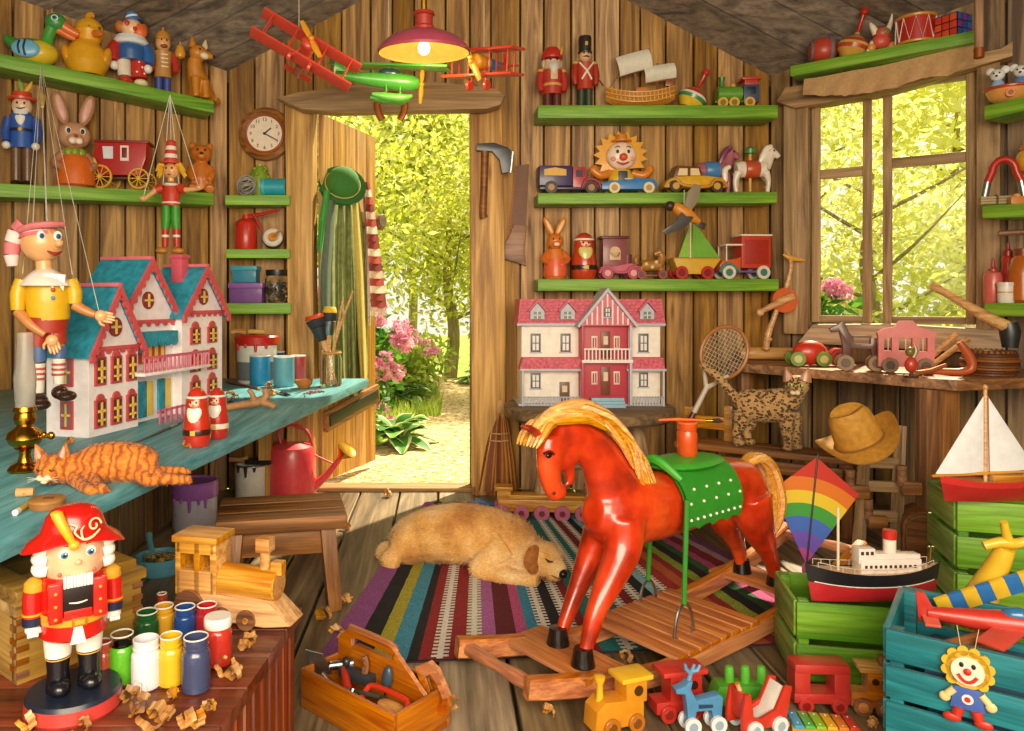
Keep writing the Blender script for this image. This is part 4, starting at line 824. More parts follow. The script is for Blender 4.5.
for x, z0, w, h, c in ((-26, 3, 10, 20, '#6b4a34'), (13, 11, 9, 28, '#7a3a22'), (13, 48, 9, 26, '#7a3a22')): b = PH.p('door', c); b.box(x, (-2.6 if x < 0 else -11.6), z0+h/2, w, 2, h, .3); b.m('#d9c7a8').box(x, (-3.4 if x < 0 else -12.4), z0+h*.66, w*.5, 1, h*.32, 0)
for x in (2, 24):
    for z in (28, 63): b = PH.p('bay_window', '#e9c9b4'); b.box(x, -11.6, z, 6, 1.6, 13, .2); b.m('#8a3a3a').box(x, -12.3, z, 3.6, 1, 9.5, 0); b.m('#f2dccb').box(x, -12.8, z, .8, .6, 9.5, 0)
# ---------------------------------------------------------------- big nutcracker
NC = T('nutcracker', 'big red coated nutcracker soldier standing on the red table', 'nutcracker', G(74, 706, RZ), 33, u=1.42/F)
RED = C('#c61a12', .22, coat=.6); BLK = C('#14151c', .25, coat=.4); WHT = C('#e9e2da', .35, coat=.2); GLD = C('#d99a2b', .3, coat=.3); SKN = C('#f2b791', .35, coat=.3)
b = NC.p('base', C('#c2403a', .3, coat=.3)); b.lathe([(0, 0), (43, 0), (45, 3), (44, 15), (0, 15)], n=40); b.m(C('#20283a', .3)).lathe([(0, 15), (44, 15), (42, 19), (0, 19)], n=40)
for sx in (-1, 1):
    b = NC.p('boot', BLK, 'glossy black boot'); x = sx*14; b.lathe([(0, 19), (11, 19), (11, 26), (10, 40), (11.5, 55), (0, 56)], (x, 2, 0), n=18); b.ell(x, -8, 26, 10.5, 14, 8.5); b.m(GLD).torus((x, 2, 52), 11, .8, 'z', 18, 5)
    NC.p('leg', WHT).lathe([(0, 54), (12, 54), (13, 66), (13.5, 80), (0, 80)], (x, 2, 0), n=18)
b = NC.p('coat_skirt', RED); b.lathe([(0, 74), (29, 74), (31, 76), (30, 92), (0, 92)], (0, 2, 0), n=32); b.m(WHT).prism([(-7, 73), (7, 73), (3, 92), (-3, 92)], -29.6, -26)
b = NC.p('belt', GLD); b.lathe([(30.5, 89), (31.5, 90), (31.5, 98), (30.5, 99)], (0, 2, 0), n=32); b.m(C('#a86a1a', .3)).box(1, -30.5, 94, 13, 3, 8, .8); b.m(GLD).box(1, -32, 94, 9, 1.4, 4.5, .4)
b = NC.p('torso', RED)
b.lathe([(0, 97), (30, 97), (30.5, 100), (30, 128), (28, 134), (0, 136)], (0, 2, 0), n=32)
for sx in (-1, 1): b.box(sx*19.5, -27, 114, 13, 6, 38, 2.2); b.m(GLD); [b.ell(sx*19.5, -30.6, 100+k*12, 1.6) for k in range(3)]; b.m(RED)
b = NC.p('jaw', RED, 'red lower jaw in the chin slot'); b.box(0, -27.5, 101, 25, 4, 9, .8); b.m('#1b0c0a').box(0, -27.2, 116, 26, 3, 22, .4); b.m('#f4e9d8').tube([(-8, -29.2, 113), (0, -29.8, 112), (8, -29.2, 113)], [.5, .9, .5], 6, 3)
b = NC.p('teeth', C('#f4efe6', .3), 'row of white teeth')
for k in range(9): b.box(-11.5+k*2.9, -28, 133, 2.5, 4, 11.5, .6)
b = NC.p('head', SKN); b.lathe([(0, 133), (24, 133), (26.5, 136), (27, 150), (26.5, 168), (0, 170)], (0, 0, 0), n=32); b.ell(0, -28, 150.5, 3.2, 3.4, 2.8)
b.m('#e2574a').ell(-15, -22.4, 139, 2.2, 1, 2.2); b.ell(15, -22.4, 139, 2.2, 1, 2.2)
for sx in (-1, 1):
    e = NC.p('eye', C('#f6f2ec', .2)); x = sx*11.5; y = -24.2; e.ell(x, y, 158.5, 5.2, 2, 5); e.m('#3d7c9e').ell(x, y-1.4, 158, 3.4, 1.2, 3.4); e.m('#10161c').ell(x, y-2.3, 158, 1.8, .7, 1.8); e.m('#ffffff').ell(x+1, y-2.8, 159.5, .7, .4, .7)
    NC.p('eyebrow', C('#8a4a24', .5)).tube([(x-6*sx, y-.6, 165), (x, y-1.4, 167), (x+6*sx, y+2.5, 165.5)], [.4, .7, .3], 6, 3)
    h = NC.p('hair_curl', C('#f1ece2', .5), 'white hair curls')
    for k, z in enumerate((140, 150, 160)): h.tube([(sx*25, -8, z), (sx*31, -6, z+1), (sx*31.5, 4, z+1), (sx*25, 8, z)], [5, 6, 6, 4.5], 10, 3)
    a = NC.p('arm', RED); a.tube([(sx*34, 2, 128), (sx*36.5, 1, 114), (sx*36.5, -1, 96)], [8.5, 8.6, 8.4], 16, 3); a.m(C('#1d2742', .3)).cyl((sx*36.5, -1, 97), (sx*36.5, -1.4, 89), 9, n=18); a.m(GLD).lathe([(9.4, 0), (10, 1.5), (9, 8), (4, 12.5), (0, 13)], (sx*34.5, 2, 121), n=18); a.lathe([(9.4, 0), (9.4, 2)], (sx*36.5, 0, 99), n=18)
    hd = a.p('hand', WHT, 'white gloved hand'); hd.ell(sx*36.5, -1.5, 85, 7, 7.5, 5.5)
    for k in range(4): hd.tube([(sx*36.5-3.6+k*2.4, -5.5, 84), (sx*36.5-3.6+k*2.4, -7.2, 80), (sx*36.5-3.4+k*2.2, -4.5, 78.5)], [1.5, 1.4, 1], 6, 2)
    hd.tube([(sx*31, -4, 86), (sx*29.8, -7, 82.5)], [1.7, 1.2], 6)
ht = NC.p('hat', RED, 'red two cornered hat with gold scrolls'); vs = []; N = 40; prof = [(.0, 200), (.3, 199.5), (.52, 196), (.66, 190), (.74, 182), (.8, 176), (.9, 170), (1.0, 165.5), (1.02, 164), (.9, 164.5), (.6, 165)]
for (f, z) in prof:
    for k in range(N):
        a = 2*PI*k/N; fx = abs(math.cos(a)); rx = 42 if f > .8 else 38; x = f*rx*math.cos(a)*(1+.1*fx*(f > .85)); y = f*(31 if f > .8 else 28)*math.sin(a); zz_ = z-(10*fx**2-5)*(max(0, f-.74)/.26)+0
        vs.append((x, y, zz_))
ht.raw(vs, [(j*N+k, j*N+(k+1) % N, (j+1)*N+(k+1) % N, (j+1)*N+k) for j in range(len(prof)-1) for k in range(N)])
gd = ht.p('scroll', C('#f0c79a', .3), 'gold scroll ornament')
def hs(x, z): yy = -math.sqrt(max(0, 1-(x/38)**2))*(20+(200-z)*.33)-1.0; return (x, yy, z)
gd.tube([hs(15+6.5*math.cos(a)*(1-a/9), 183+7*math.sin(a)*(1-a/9)) for a in [k*.5 for k in range(15)]], 1.0, 6, 2)
gd.tube([hs(1, 174), hs(6, 171.5), hs(13, 173), hs(20, 178)], [.6, 1.3, 1.3, .8], 6, 3); gd.tube([hs(1, 174), hs(-3, 179), hs(-1, 184), hs(-8, 187)], [.8, 1.2, 1.1, .5], 6, 3); gd.tube([hs(4, 172), hs(3, 180), hs(6, 184)], [1.1, 1, .4], 6, 3)
fp = NC.p('plume', C('#e8a91e', .35, coat=.3), 'yellow wooden plume peg'); fp.tube([(-5, -32, 170), (-12, -30, 184), (-18, -25, 198)], [3, 4.6, 5.6], 14, 3); fp.ell(-4, -33, 168.5, 5.2, 4.5, 4.6); fp.ell(-18.2, -24.7, 198.5, 5.7, 5.7, 3)
# ---------------------------------------------------------------- large marionette hanging over the workbench
MD = 2.36; MO = P(50, 408, MD); MA = T('marionette', 'large hanging wooden boy puppet with pink striped cap and yellow shirt', 'puppet', MO, 26, u=MD/F)
L_ = lambda px, py, y=0: (px-50, y, 408-py); PS = C('#e9ae74', .35, coat=.3); PW = C('#c98447', .4, coat=.2); YL = C('#dcae1c', .4, coat=.2)
b = MA.p('head', PS); b.ell(-7, 0, 165, 20, 19, 20); b.cyl((-5, 0, 135), (-6, 0, 150), 7.5); b.ell(8, -15, 164, 4.2, 4.2, 4)
for x in (-7.5, 7): e = MA.p('eye', C('#f5f2ee', .2)); e.ell(x, -17.6+(x+7)*.05, 171, 3.8, 1.8, 5); e.m('#2b5f8c').ell(x+.8, -19.2, 170.5, 2.2, 1, 2.8); e.m('#0e1014').ell(x+1, -20.1, 170.5, 1.1, .5, 1.5)
for x in (-9, 9): MA.p('eyebrow', C('#5e3218', .5)).tube([(x-4, -16.5, 178), (x, -17, 180), (x+4, -16, 178.5)], [.4, .8, .4], 6, 3)
b = MA.p('mouth', C('#8e2a1e', .4)); b.tube([(-2, -18.3, 156), (5, -18.2, 153), (11, -15, 156)], [.6, 2, .5], 8, 3)
b = MA.p('ear', PS); b.ell(-20, 4, 165, 3, 5, 6)
CPK = C('#d4767c', .6); CPW = C('#efd4cf', .6)
b = MA.p('cap', CPK, 'pink and cream striped cap')
for k in range(6): b.m(CPK if k % 2 == 0 else CPW).lathe([(20.8*math.cos(rad(18+k*12)), 20.6*math.sin(rad(18+k*12))), (20.8*math.cos(rad(30+k*12)), 20.6*math.sin(rad(30+k*12)))], (-8, 1, 164), (-.12, .1, 1), 24)
for k, (p0, p1, r0, r1) in enumerate((((-22, 6, 182), (-29, 7, 175), 10, 9), ((-29, 7, 175), (-33, 7, 164), 9, 8), ((-33, 7, 164), (-34, 6, 152), 8, 7), ((-34, 6, 152), (-33, 5, 141), 7, 5))): b.m(CPW if k % 2 else CPK).cyl(p0, p1, r0, r1)
b.m(CPK).tube([(-27, -6, 176), (-15, -16, 180), (0, -18, 182), (12, -10, 183)], [3, 3.4, 3.4, 3], 8, 3)
b = MA.p('shirt', YL, 'yellow shirt'); b.tube([(-2, 0, 130), (-2, 0, 112), (-1, 0, 88)], [17, 21, 19], 20, 3, flat=.8); b.m('#b8452a').ell(3, -17.5, 118, 2, 1.2, 2); b.m('#5a8fb0').ell(3, -17.4, 110, 2, 1.2, 2)
b = MA.p('collar', WHT, 'white pointed collar'); b.lathe([(8, 139), (15, 134), (24, 124), (24.5, 122), (14, 131), (7, 135)], (-4, 1, 0), n=24); b.prism([(-6, 134), (3, 118), (6, 133)], -16.4, -14.6); b.prism([(0, 134), (12, 117), (14, 133)], -15.4, -13.6)
b = MA.p('shorts', C('#a62f1d', .45), 'red shorts'); b.tube([(-2, 0, 90), (-3, 0, 76)], [19, 18], 20, flat=.8); b.tube([(-10, 0, 80), (-11, 0, 62)], [10, 9.5], 16); b.tube([(5, -1, 80), (6, -3, 64)], [10, 9.5], 16)
def mlimb(name, par, pts, rs, mat, lab=None): b = par.p(name, mat, lab); b.tube(pts, rs, 12, 3); return b
a = mlimb('arm', MA, [(-25, 0, 128), (-28, 0, 114), (-28, -1, 98)], [6, 7.5, 6.5], YL); f = mlimb('forearm', a, [(-28, -1, 97), (-17, -8, 84), (-4, -12, 74)], [5.5, 5.2, 3.6], PW)
def mhand(par, x, y, z, dx, dz):
    h = par.p('hand', PS); h.ell(x, y, z, 6, 3.6, 6); d = V((dx, 0, dz)).normalized(); n_ = V((-d.z, 0, d.x))
    for k, L in enumerate((9, 11, 10.5, 8)): o = V((x, y, z))+n_*(k-1.5)*2.9+d*3; h.tube([o, o+d*L*.6, o+d*L+V((0, -1.5, 0))], [1.6, 1.4, 1.], 6, 2)
    o = V((x, y, z))+n_*-5; h.tube([o, o-n_*3+d*2, o-n_*4+d*6], [1.7, 1.5, 1], 6, 2)
mhand(f, 2, -13, 68, .3, -1)
a = mlimb('arm', MA, [(19, 0, 128), (22, -2, 116), (22, -3, 104)], [6, 7.5, 6.5], YL); f = mlimb('forearm', a, [(22, -3, 103), (32, -7, 97), (41, -10, 93)], [5.5, 4.8, 3.6], PW); mhand(f, 46, -11, 92, 1, -.25)
for (x, zf, y) in ((-10, 0, 0), (8, 8, -6)):
    l = MA.p('leg', PW); l.tube([(x-1, y*.3, 66), (x, y*.5, 52+zf*.4)], [6.4, 6], 12); l.m('#4a6a9c').tube([(x, y*.5, 62), (x, y*.6, 47+zf*.4)], [7.6, 7.4], 12)
    l.m('#e8e0d4').tube([(x, y*.6, 45+zf*.5), (x, y, 16+zf)], [6.4, 5], 12)
    for k in range(3): l.m('#c0524a').tube([(x, y*.7, 41-k*5+zf*.5), (x, y*.7, 38.6-k*5+zf*.5)], [6.7, 6.6], 12)
    s_ = l.p('shoe', C('#3a2114', .25, coat=.5), 'dark brown shoe'); s_.ell(x+1, y-2, 8+zf, 8, 9, 7); s_.ell(x+(2 if zf == 0 else 7), y-10, 5+zf, 9.5, 10, 5.6)
ap = V(P(41, 66, 3.72)); loc = lambda w: ((w-MO) @ MX.Rotation(rad(26), 3, 'Z'))/MA.u
apl = loc(ap)
for k, e in enumerate(((-15, 0, 184), (-3, -8, 184), (-24, 0, 134), (20, 0, 134), (44, -10, 98), (2, -13, 74))):
    MA.p('string', C('#e9e4d6', .7)).tube([apl, e], .42, 5)
MA.p('control_knob', C('#d9b46a', .4)).tube([apl.lerp(V((-15, 0, 184)), .22), apl.lerp(V((-3, -8, 184)), .28), apl.lerp(V((-3, -8, 184)), .36)], [1.5, 4.5, 2], 10, 3)
# ---------------------------------------------------------------- small marionette under the left shelves
SD = 3.95; SO = P(171, 256, SD); SM = T('marionette', 'small hanging puppet with yellow hair and green trousers below the shelf', 'puppet', SO, 0, u=SD/F)
b = SM.p('head', PS); b.ell(0, 0, 85, 7.6, 7, 8); b.ell(1, -7, 84, 1.4); b.cyl((0, 0, 74), (0, 0, 80), 3)
b.m('#26160e').ell(-2.6, -6.4, 87, .9, .5, 1.2); b.ell(3, -6.4, 87, .9, .5, 1.2); b.m('#b8322a').ell(.4, -6.6, 80.6, 2, .6, .8)
for s in (-1, 1):
    b = SM.p('hair', C('#e9b429', .7), 'yellow hair')
    for k in range(7): b.tube([(s*6, -2+k*.8, 90), (s*10, -3+k, 91-k), (s*(13+k % 3), -3+k, 88-k*1.6)], [2, 2.2, .6], 6, 3)
b = SM.p('hat', C('#cf3d33', .5), 'red and white striped hat'); b.lathe([(0, 92), (11, 92), (11, 93.5), (0, 94)], n=20)
for k in range(5): b.m('#cf3d33' if k % 2 == 0 else '#efe2d6').lathe([(7-k*.5, 93.5+k*4), (6.5-k*.5, 97.5+k*4)], n=18)
b.m('#cf3d33').ell(0, 0, 113.5, 4.8, 4.8, 2.5)
b = SM.p('jacket', C('#c9381f', .45), 'red jacket'); b.tube([(0, 0, 71), (0, 0, 60), (0, 0, 50)], [7, 9, 8], 14, 3, flat=.8); b.m('#efe2d6').torus((0, 0, 71), 5.5, 1.6, 'z'); b.torus((0, 0, 53), 8.2, 1, 'z', sz=.8)
for s, e in ((-1, (-27, -3, 57)), (1, (29, -3, 68))):
    a = SM.p('arm', C('#c9381f', .45)); a.tube([(s*8, 0, 68), (s*14, -1, 66)], [4.8, 5], 10); a.m(PS).tube([(s*14, -1, 66), V(e)*.98], [2.6, 2.], 8); a.ell(e[0], e[1], e[2], 3.4, 3, 3)
    x = s*4.5; l = SM.p('leg', C('#3f9a2c', .45), 'green trouser leg'); l.tube([(x, 0, 50), (x, 0, 38), (x+s, 0, 27)], [4.4, 4.8, 4], 12, 3); l.m('#c2342a').tube([(x+s, 0, 27), (x+s*1.4, 0, 9)], [3.6, 3], 12); l.m('#efe2d6').tube([(x+s, 0, 21), (x+s, 0, 18.6)], [3.8, 3.7], 12)
    f = l.p('shoe', C('#c98436', .4), 'tan shoe'); f.ell(x+s*3.5, -3, 5, 6.5, 5.5, 3.4)
ap2 = (P(170, 95, 4.06)-SO)/SM.u
for e in ((0, 0, 115), (-26, -3, 60), (28, -3, 70), (-8, 0, 71), (8, 0, 71)): SM.p('string', C('#e9e4d6', .7)).tube([ap2, e], .35, 5)
# ---------------------------------------------------------------- figures on the shelves
def on(shelf, name, label, cat, px, fr=.5, rz=0, k=1., group=None):
    rz += {SU: 30, SL: 27, WS: -14, F1: -24, F2: -24, F3: -24}.get(shelf, 0); t = T(name, label, cat, shelf.loc(px, fr), rz, group); o = t.p
    def p(n, m, lab=None): b = o(n, m, lab); b.at(k=k); return b
    t.p = p; return t
G_ = lambda h, r=.35, c=.25: C(h, r, coat=c)
def wheels(t, xs, y, r, w, tyre, hub, z=None, n=16):   # pairs of wheels, each its own part
    for x in xs:
        for s in (-1, 1):
            b = t.p('wheel', tyre); zz_ = r if z is None else z; b.cyl((x, s*y-w/2, zz_), (x, s*y+w/2, zz_), r, n=n); h_ = b.p('hub', hub); h_.cyl((x, s*y-w*.62, zz_), (x, s*y+w*.62, zz_), r*.55, n=12)
# --- upper left shelf
t = on(SU, 'painted_duck', 'carved duck painted green, blue and yellow at the left end of the top shelf', 'toy duck', 36, .5, -12)
b = t.p('body', G_('#e0bf2c')); b.ell(0, 0, 13.5, 21, 13, 13.5); b.m(G_('#3f8a3c')).ell(-4, 0, 19, 18, 11, 8.5); b.tube([(-14, 0, 18), (-24, 0, 24), (-28, 0, 29)], [8, 5, 1.5], 12, 3)
b = t.p('neck', G_('#4aa03a')); b.tube([(8, 0, 18), (11, 0, 30), (15, 0, 42)], [8, 5.6, 6], 14, 3)
b = t.p('head', G_('#3f9448')); b.ell(18, 0, 46, 10.5, 9, 9.5); b.m('#eef2ea').ell(18, -8.2, 48, 3.4, 1.2, 3.4); b.m('#3d8aa0').ell(18, -9, 48, 2.3, .8, 2.3); b.m('#101010').ell(18, -9.7, 48, 1.2, .5, 1.2)
b = t.p('beak', G_('#e0702a')); b.tube([(22, 0, 45), (30, 0, 40), (39, 0, 36)], [7, 5, 3.4], 12, 3, flat=.9); b.tube([(20, 0, 39), (29, 0, 34), (36, 0, 31)], [4.4, 3.6, 2], 12, 3)
for s in (-1, 1): b = t.p('wing', G_('#6fb4d8')); b.ell(-7, s*12, 14, 13, 3, 9); b.m('#16283c').tube([(-12, s*15, 8), (-13.5, s*15, 15), (-12, s*14.6, 21)], .9, 6, 3); b.tube([(-7, s*15.4, 6.5), (-8.5, s*15.6, 14), (-7, s*14.8, 22)], .9, 6, 3)
t = on(SU, 'yellow_chick', 'yellow carved chick beside the painted duck', 'toy chick', 87, .5, -10)
b = t.p('body', G_('#e5a81c', .45)); b.tube([(0, 0, 2), (0, 0, 14), (0, 0, 28), (1, 0, 36), (2, 0, 46), (2, 0, 57)], [15, 21, 17, 11, 14, 8], 22, 4); b.ell(2, 0, 46, 14, 13, 14)
for s in (-1, 1): t.p('wing', G_('#dc9a18', .45)).ell(s*18, -4, 20, 5, 9, 11, (0, s*14, 0))
t.p('beak', G_('#d4782a')).tube([(8, -10, 42), (13, -17, 40), (15, -20, 38.5)], [4, 3, .6], 10, 2)
b = t.p('eye', '#5a3010')
for x in (3, 12): b.ell(x, -12+(x-3)*.35, 48, 1.3, .8, 1.6)
t.p('tuft', G_('#dc9a18', .5)).tube([(1, 0, 58), (2, 0, 63), (5, 0, 64), (6, 0, 61)], [4, 3, 2, .8], 8, 3)
t = on(SU, 'clown_figurine', 'painted clown figurine with blue hat and white ruff on the top shelf', 'figurine', 131, .5, -5)
b = t.p('leg', G_('#e8dccb')); b.tube([(-7, 0, 30), (-6, -1, 10)], [7, 6.5], 14); b.m(G_('#c7301f')).ell(-5, -3, 5, 7, 9, 5)
b = t.p('leg', G_('#c7301f')); b.tube([(7, 0, 30), (8, -2, 9)], [7.5, 7.5], 14); b.m(G_('#f0e2b4')).ell(9, -4, 4, 7, 8, 4.4); b.m('#f4efe4'); [b.ell(8+dx, -9.4, z, 1, .5, 1) for dx, z in ((-3, 14), (2, 19), (-1, 24), (4, 13))]
b = t.p('body', G_('#2d5fa0')); b.tube([(0, 0, 26), (0, 0, 38), (0, 0, 46)], [13, 14, 9], 18, 3)
for s, c in ((-1, '#b82a1c'), (1, '#2d62ac')): b = t.p('arm', G_(c)); b.tube([(s*11, 0, 44), (s*16, -2, 34), (s*15, -4, 24)], [6, 7, 6], 12, 3); b.m(G_('#f0ece4')).ell(s*15.5, -5, 19, 4.4, 4.4, 4.6)
b = t.p('ruff', G_('#eef2f4')); b.lathe([(6, 40), (15, 42), (17, 45), (14, 50), (6, 52)], n=20)
b = t.p('head', G_('#f0c79a')); b.ell(1, -1, 58, 10.5, 10, 11); b.m('#e06a2c').ell(8, -7, 55, 7, 5, 8); b.m('#c9302a').ell(-4, -9.6, 61, 2.6, 1.2, 3); b.ell(3, -11.4, 56, 2)
t.p('hair', G_('#c8742c', .7)).ell(-10, 2, 60, 5, 6, 6); t.p('hair', G_('#c8742c', .7)).ell(12, 2, 60, 4, 6, 6)
b = t.p('hat', G_('#3f76b8')); b.at(2, 0, 66, 0, -14, 0); b.lathe([(0, 0), (9, 0), (9, 1.5), (6, 2), (5.4, 9), (0, 10)], n=18); b.m('#f0f4f6').lathe([(6.2, 4), (6, 6)], n=18)
t = on(SU, 'wooden_soldier', 'tan coated wooden soldier carrying a small lantern on the top shelf', 'figurine', 163, .5, 0)
for s in (-1, 1): b = t.p('leg', G_('#3d4f9a')); b.tube([(s*4, 0, 22), (s*4, 0, 1)], [4, 3.6], 12); t.p('arm', G_('#b5352c')).tube([(s*10, 0, 40), (s*12, -2, 30), (s*11, -5, 22)], [3.6, 4, 2.6], 10, 3)
b = t.p('coat', G_('#c08a4a')); b.tube([(0, 0, 16), (0, 0, 30), (0, 0, 42)], [8.5, 8, 9], 16, 3); b.m('#f0e2c4'); [b.box(0, -8.4, 26+k*4, 7, 1, 1.2, .2) for k in range(4)]
b = t.p('head', G_('#e0aa70')); b.ell(0, 0, 51, 7.5, 7, 9); b.m('#8a4a24').ell(0, -6, 47, 3.6, 2, 2); b.m('#20140c').ell(-2.5, -6.6, 53, .8, .5, 1); b.ell(2.5, -6.6, 53, .8, .5, 1)
t.p('hat', G_('#c98a34')).lathe([(7.8, 54), (7.4, 58), (5, 62), (1.6, 63), (1, 67), (0, 67.5)], n=16)
b = t.p('lantern', G_('#d99a2c', .3)); b.lathe([(0, 37), (4.5, 39), (5.5, 43), (3.5, 50), (1, 52), (.6, 55), (0, 55)], (16, -3, 0), n=12)
t = on(SU, 'sitting_fox', 'sitting carved fox with white muzzle at the right end of the top shelf', 'toy fox', 198, .45, 15)
b = t.p('body', G_('#c9801f', .5)); b.tube([(5, 4, 6), (3, 2, 16), (-3, 0, 30), (-4, -1, 42)], [13, 11.5, 8, 6.5], 16, 4); b.tube([(-6, -7, 22), (-7, -9, 10), (-7, -10, 2)], [5, 3.6, 3.8], 10, 3); b.tube([(3, -8, 20), (3, -10, 10), (3, -11, 2)], [5, 3.6, 3.8], 10, 3); b.ell(10, 2, 9, 9, 8, 9); b.ell(-2, -5, 47, 9.5, 8, 8); b.tube([(0, -9, 46), (6, -13, 44), (9, -15, 43)], [5, 3.6, 2], 10, 3); b.tube([(14, 4, 4), (19, -4, 3), (12, -12, 3)], [4, 4, 2], 8, 3); b.blend(1.1, 3)
for x, m_ in ((-7, '#c9801f'), (5, '#e8d8b4')): t.p('ear', G_(m_, .5)).lathe([(4, 0), (3, 5), (.5, 11)], (x, -3, 52), (.18 if x > 0 else -.1, 0, 1), 10)
b = t.p('muzzle', G_('#f0e2c8', .5)); b.ell(1, -12, 43.5, 5, 3.4, 3.4); b.m('#2a180c').ell(8.6, -16, 43.6, 1.6, 1.4, 1.3); b.ell(-4, -12, 49, 1.1, .6, 1.3); b.ell(3.6, -12.4, 49.4, 1.1, .6, 1.3)
# --- lower left shelf
t = on(SL, 'wooden_soldier', 'blue coated wooden soldier with feathered red hat at the left of the second shelf', 'figurine', 22, .5, -8)
for s in (-1, 1): b = t.p('leg', G_('#6a4a30')); b.tube([(s*5, 0, 42), (s*5, 0, 2)], [5.6, 5], 12); b.m('#2a1c12').ell(s*5, -3, 3, 5, 7, 3); a = t.p('arm', G_('#2a52a4')); a.tube([(s*12, 0, 68), (s*14, -1, 54), (s*13, -4, 44)], [4.6, 5, 4], 10, 3); a.m('#efe6da').ell(s*13, -5, 40, 4, 4, 4)
b = t.p('coat', G_('#2f5cb4')); b.lathe([(0, 38), (11, 38), (10.5, 50), (10, 60), (11.5, 70), (8, 74), (0, 75)], n=18); b.m('#1e2a44').lathe([(11, 54), (11, 57)], n=18); b.m('#e0b44a').ell(0, -11, 55.5, 2, 1, 2)
b = t.p('head', G_('#ecc8a8')); b.ell(0, 0, 80, 9.5, 9, 10); b.m('#efebe4').tube([(0, -5, 76), (0, -8, 68), (0, -9, 60)], [7, 6, 2], 12, 3, flat=.6); b.m('#20242c').ell(-3, -8.6, 82, 1, .5, 1.3); b.ell(3.4, -8.6, 82, 1, .5, 1.3); b.m('#5a2a1c').tube([(-4, -9, 77), (0, -9.8, 76), (4, -9, 77.5)], [.4, .8, .4], 6)
b = t.p('hat', G_('#cf4526')); b.lathe([(0, 86), (13, 86), (13.4, 88), (9, 89), (8.4, 94), (0, 95)], n=20)
b = t.p('feather', G_('#7aa83a', .6), 'green and yellow hat feathers'); b.tube([(0, 0, 94), (-1, 0, 101), (-3, 0, 107)], [1.5, 2.2, .4], 8, 3, flat=.4); b.m(G_('#e0a92c', .6)).tube([(2, 0, 94), (6, 0, 100), (9, 0, 106)], [1.5, 2.2, .4], 8, 3, flat=.4)
t = on(SL, 'rabbit_figurine', 'tall eared rabbit figurine in an orange carrot dress on the second shelf', 'figurine', 74, .5, 5)
b = t.p('body', G_('#c98f6a', .5)); b.lathe([(0, 0), (17, 0), (18.5, 4), (17, 18), (12, 33), (8, 40), (0, 42)], n=24)
b = t.p('dress', G_('#dd6a1a', .5)); b.lathe([(15.8, 1), (18.6, 3), (18.2, 12), (15.5, 26), (12, 32)], (1, -2.6, 0), n=24)
b = t.p('collar', G_('#8a9c2c', .5)); [b.ell(math.cos(a)*8, math.sin(a)*8-2, 35, 4.4, 3.6, 5) for a in [k*PI/4 for k in range(8)]]
for s in (-1, 1): t.p('arm', G_('#b5805c', .5)).tube([(s*10, -2, 34), (s*17, -5, 24), (s*12, -13, 19)], [4.4, 4.8, 3.6], 10, 3); e = t.p('ear', G_('#b98763', .5)); e.ell(s*12, 2, 80, 6.4, 3.4, 17, (0, s*16, 0)); e.m(G_('#e0a898', .5)).ell(s*12, -.6, 80, 4, 2, 13.5, (0, s*16, 0))
b = t.p('head', G_('#cf9873', .5)); b.ell(0, -1, 53, 15.5, 13, 13.5); b.ell(0, -11, 48, 8, 6, 6); b.m('#f6e4d4').ell(-3, -15, 45.6, 3.6, 2.6, 3.4); b.ell(3, -15, 45.6, 3.6, 2.6, 3.4); b.m('#8a4438').ell(0, -17, 50, 2, 1.2, 1.5)
for s in (-1, 1): e = t.p('eye', '#f7f2ea'); e.ell(s*6.5, -12, 56, 3, 1.6, 3.6); e.m('#1c120c').ell(s*6.3, -13.2, 55.6, 1.8, .8, 2.5)
b = t.p('carrot_top', G_('#c9b23a', .5)); b.tube([(17, -4, 16), (19, -6, 24), (17, -8, 32)], [1.6, 2.4, .8], 8, 3)
t = on(SL, 'toy_carriage', 'red horse carriage model with yellow spoked wheels on the second shelf', 'toy carriage', 122, .42, -22)
b = t.p('body', G_('#b52222')); b.prism([(-20, 14), (20, 14), (26, 30), (27, 46), (-22, 46), (-24, 32)], -11, 11, 1); b.m('#d8dce8').prism([(-14, 30), (-5, 30), (-5, 42), (-15, 42)], -11.6, -10); b.m('#e8e2d8').prism([(2, 28), (10, 28), (10, 43), (2, 43)], -11.7, -10); b.m('#7d1616').box(6, -11.8, 36, 5, .6, 10, .2); b.m('#8a1a1a').box(3, 0, 47, 52, 25, 2.4, .6); b.m('#c9302a').box(-26, 0, 24, 9, 18, 3, .5)
def spoked(t, x, y, r, n=10):
    b = t.p('spoked_wheel', G_('#e0ac3a'), 'yellow spoked wheel'); b.torus((x, y, r), r*.9, r*.1, 'y', 24, 6); b.cyl((x, y-1.4, r), (x, y+1.4, r), r*.2, n=10)
    for k in range(n): a = 2*PI*k/n; b.cyl((x, y, r), (x+math.cos(a)*r*.86, y, r+math.sin(a)*r*.86), r*.05, n=5)
for y in (-13, 13): spoked(t, -17, y, 12); spoked(t, 20, y, 10.5)
b = t.p('chassis', '#5a2a1a'); b.box(0, 0, 12, 54, 12, 2.4, .4); b.tube([(-20, 0, 12), (-34, 0, 14), (-37, 0, 10)], [1.6, 1.4, 1.2], 6, 3)
b = t.p('front_seat', G_('#8e5a52')); b.box(-30, 0, 22, 10, 16, 12, 2)
t = on(SL, 'bear_figurine', 'small sitting carved bear at the right end of the second shelf', 'figurine', 201, .5, -8)
b = t.p('body', G_('#c9711e', .5)); b.tube([(0, 0, 4), (0, 0, 16), (0, 0, 30)], [10, 11, 8], 16, 3); b.ell(0, -2, 40, 10.5, 9.5, 9.5); b.ell(0, -10, 37, 5, 4, 4)
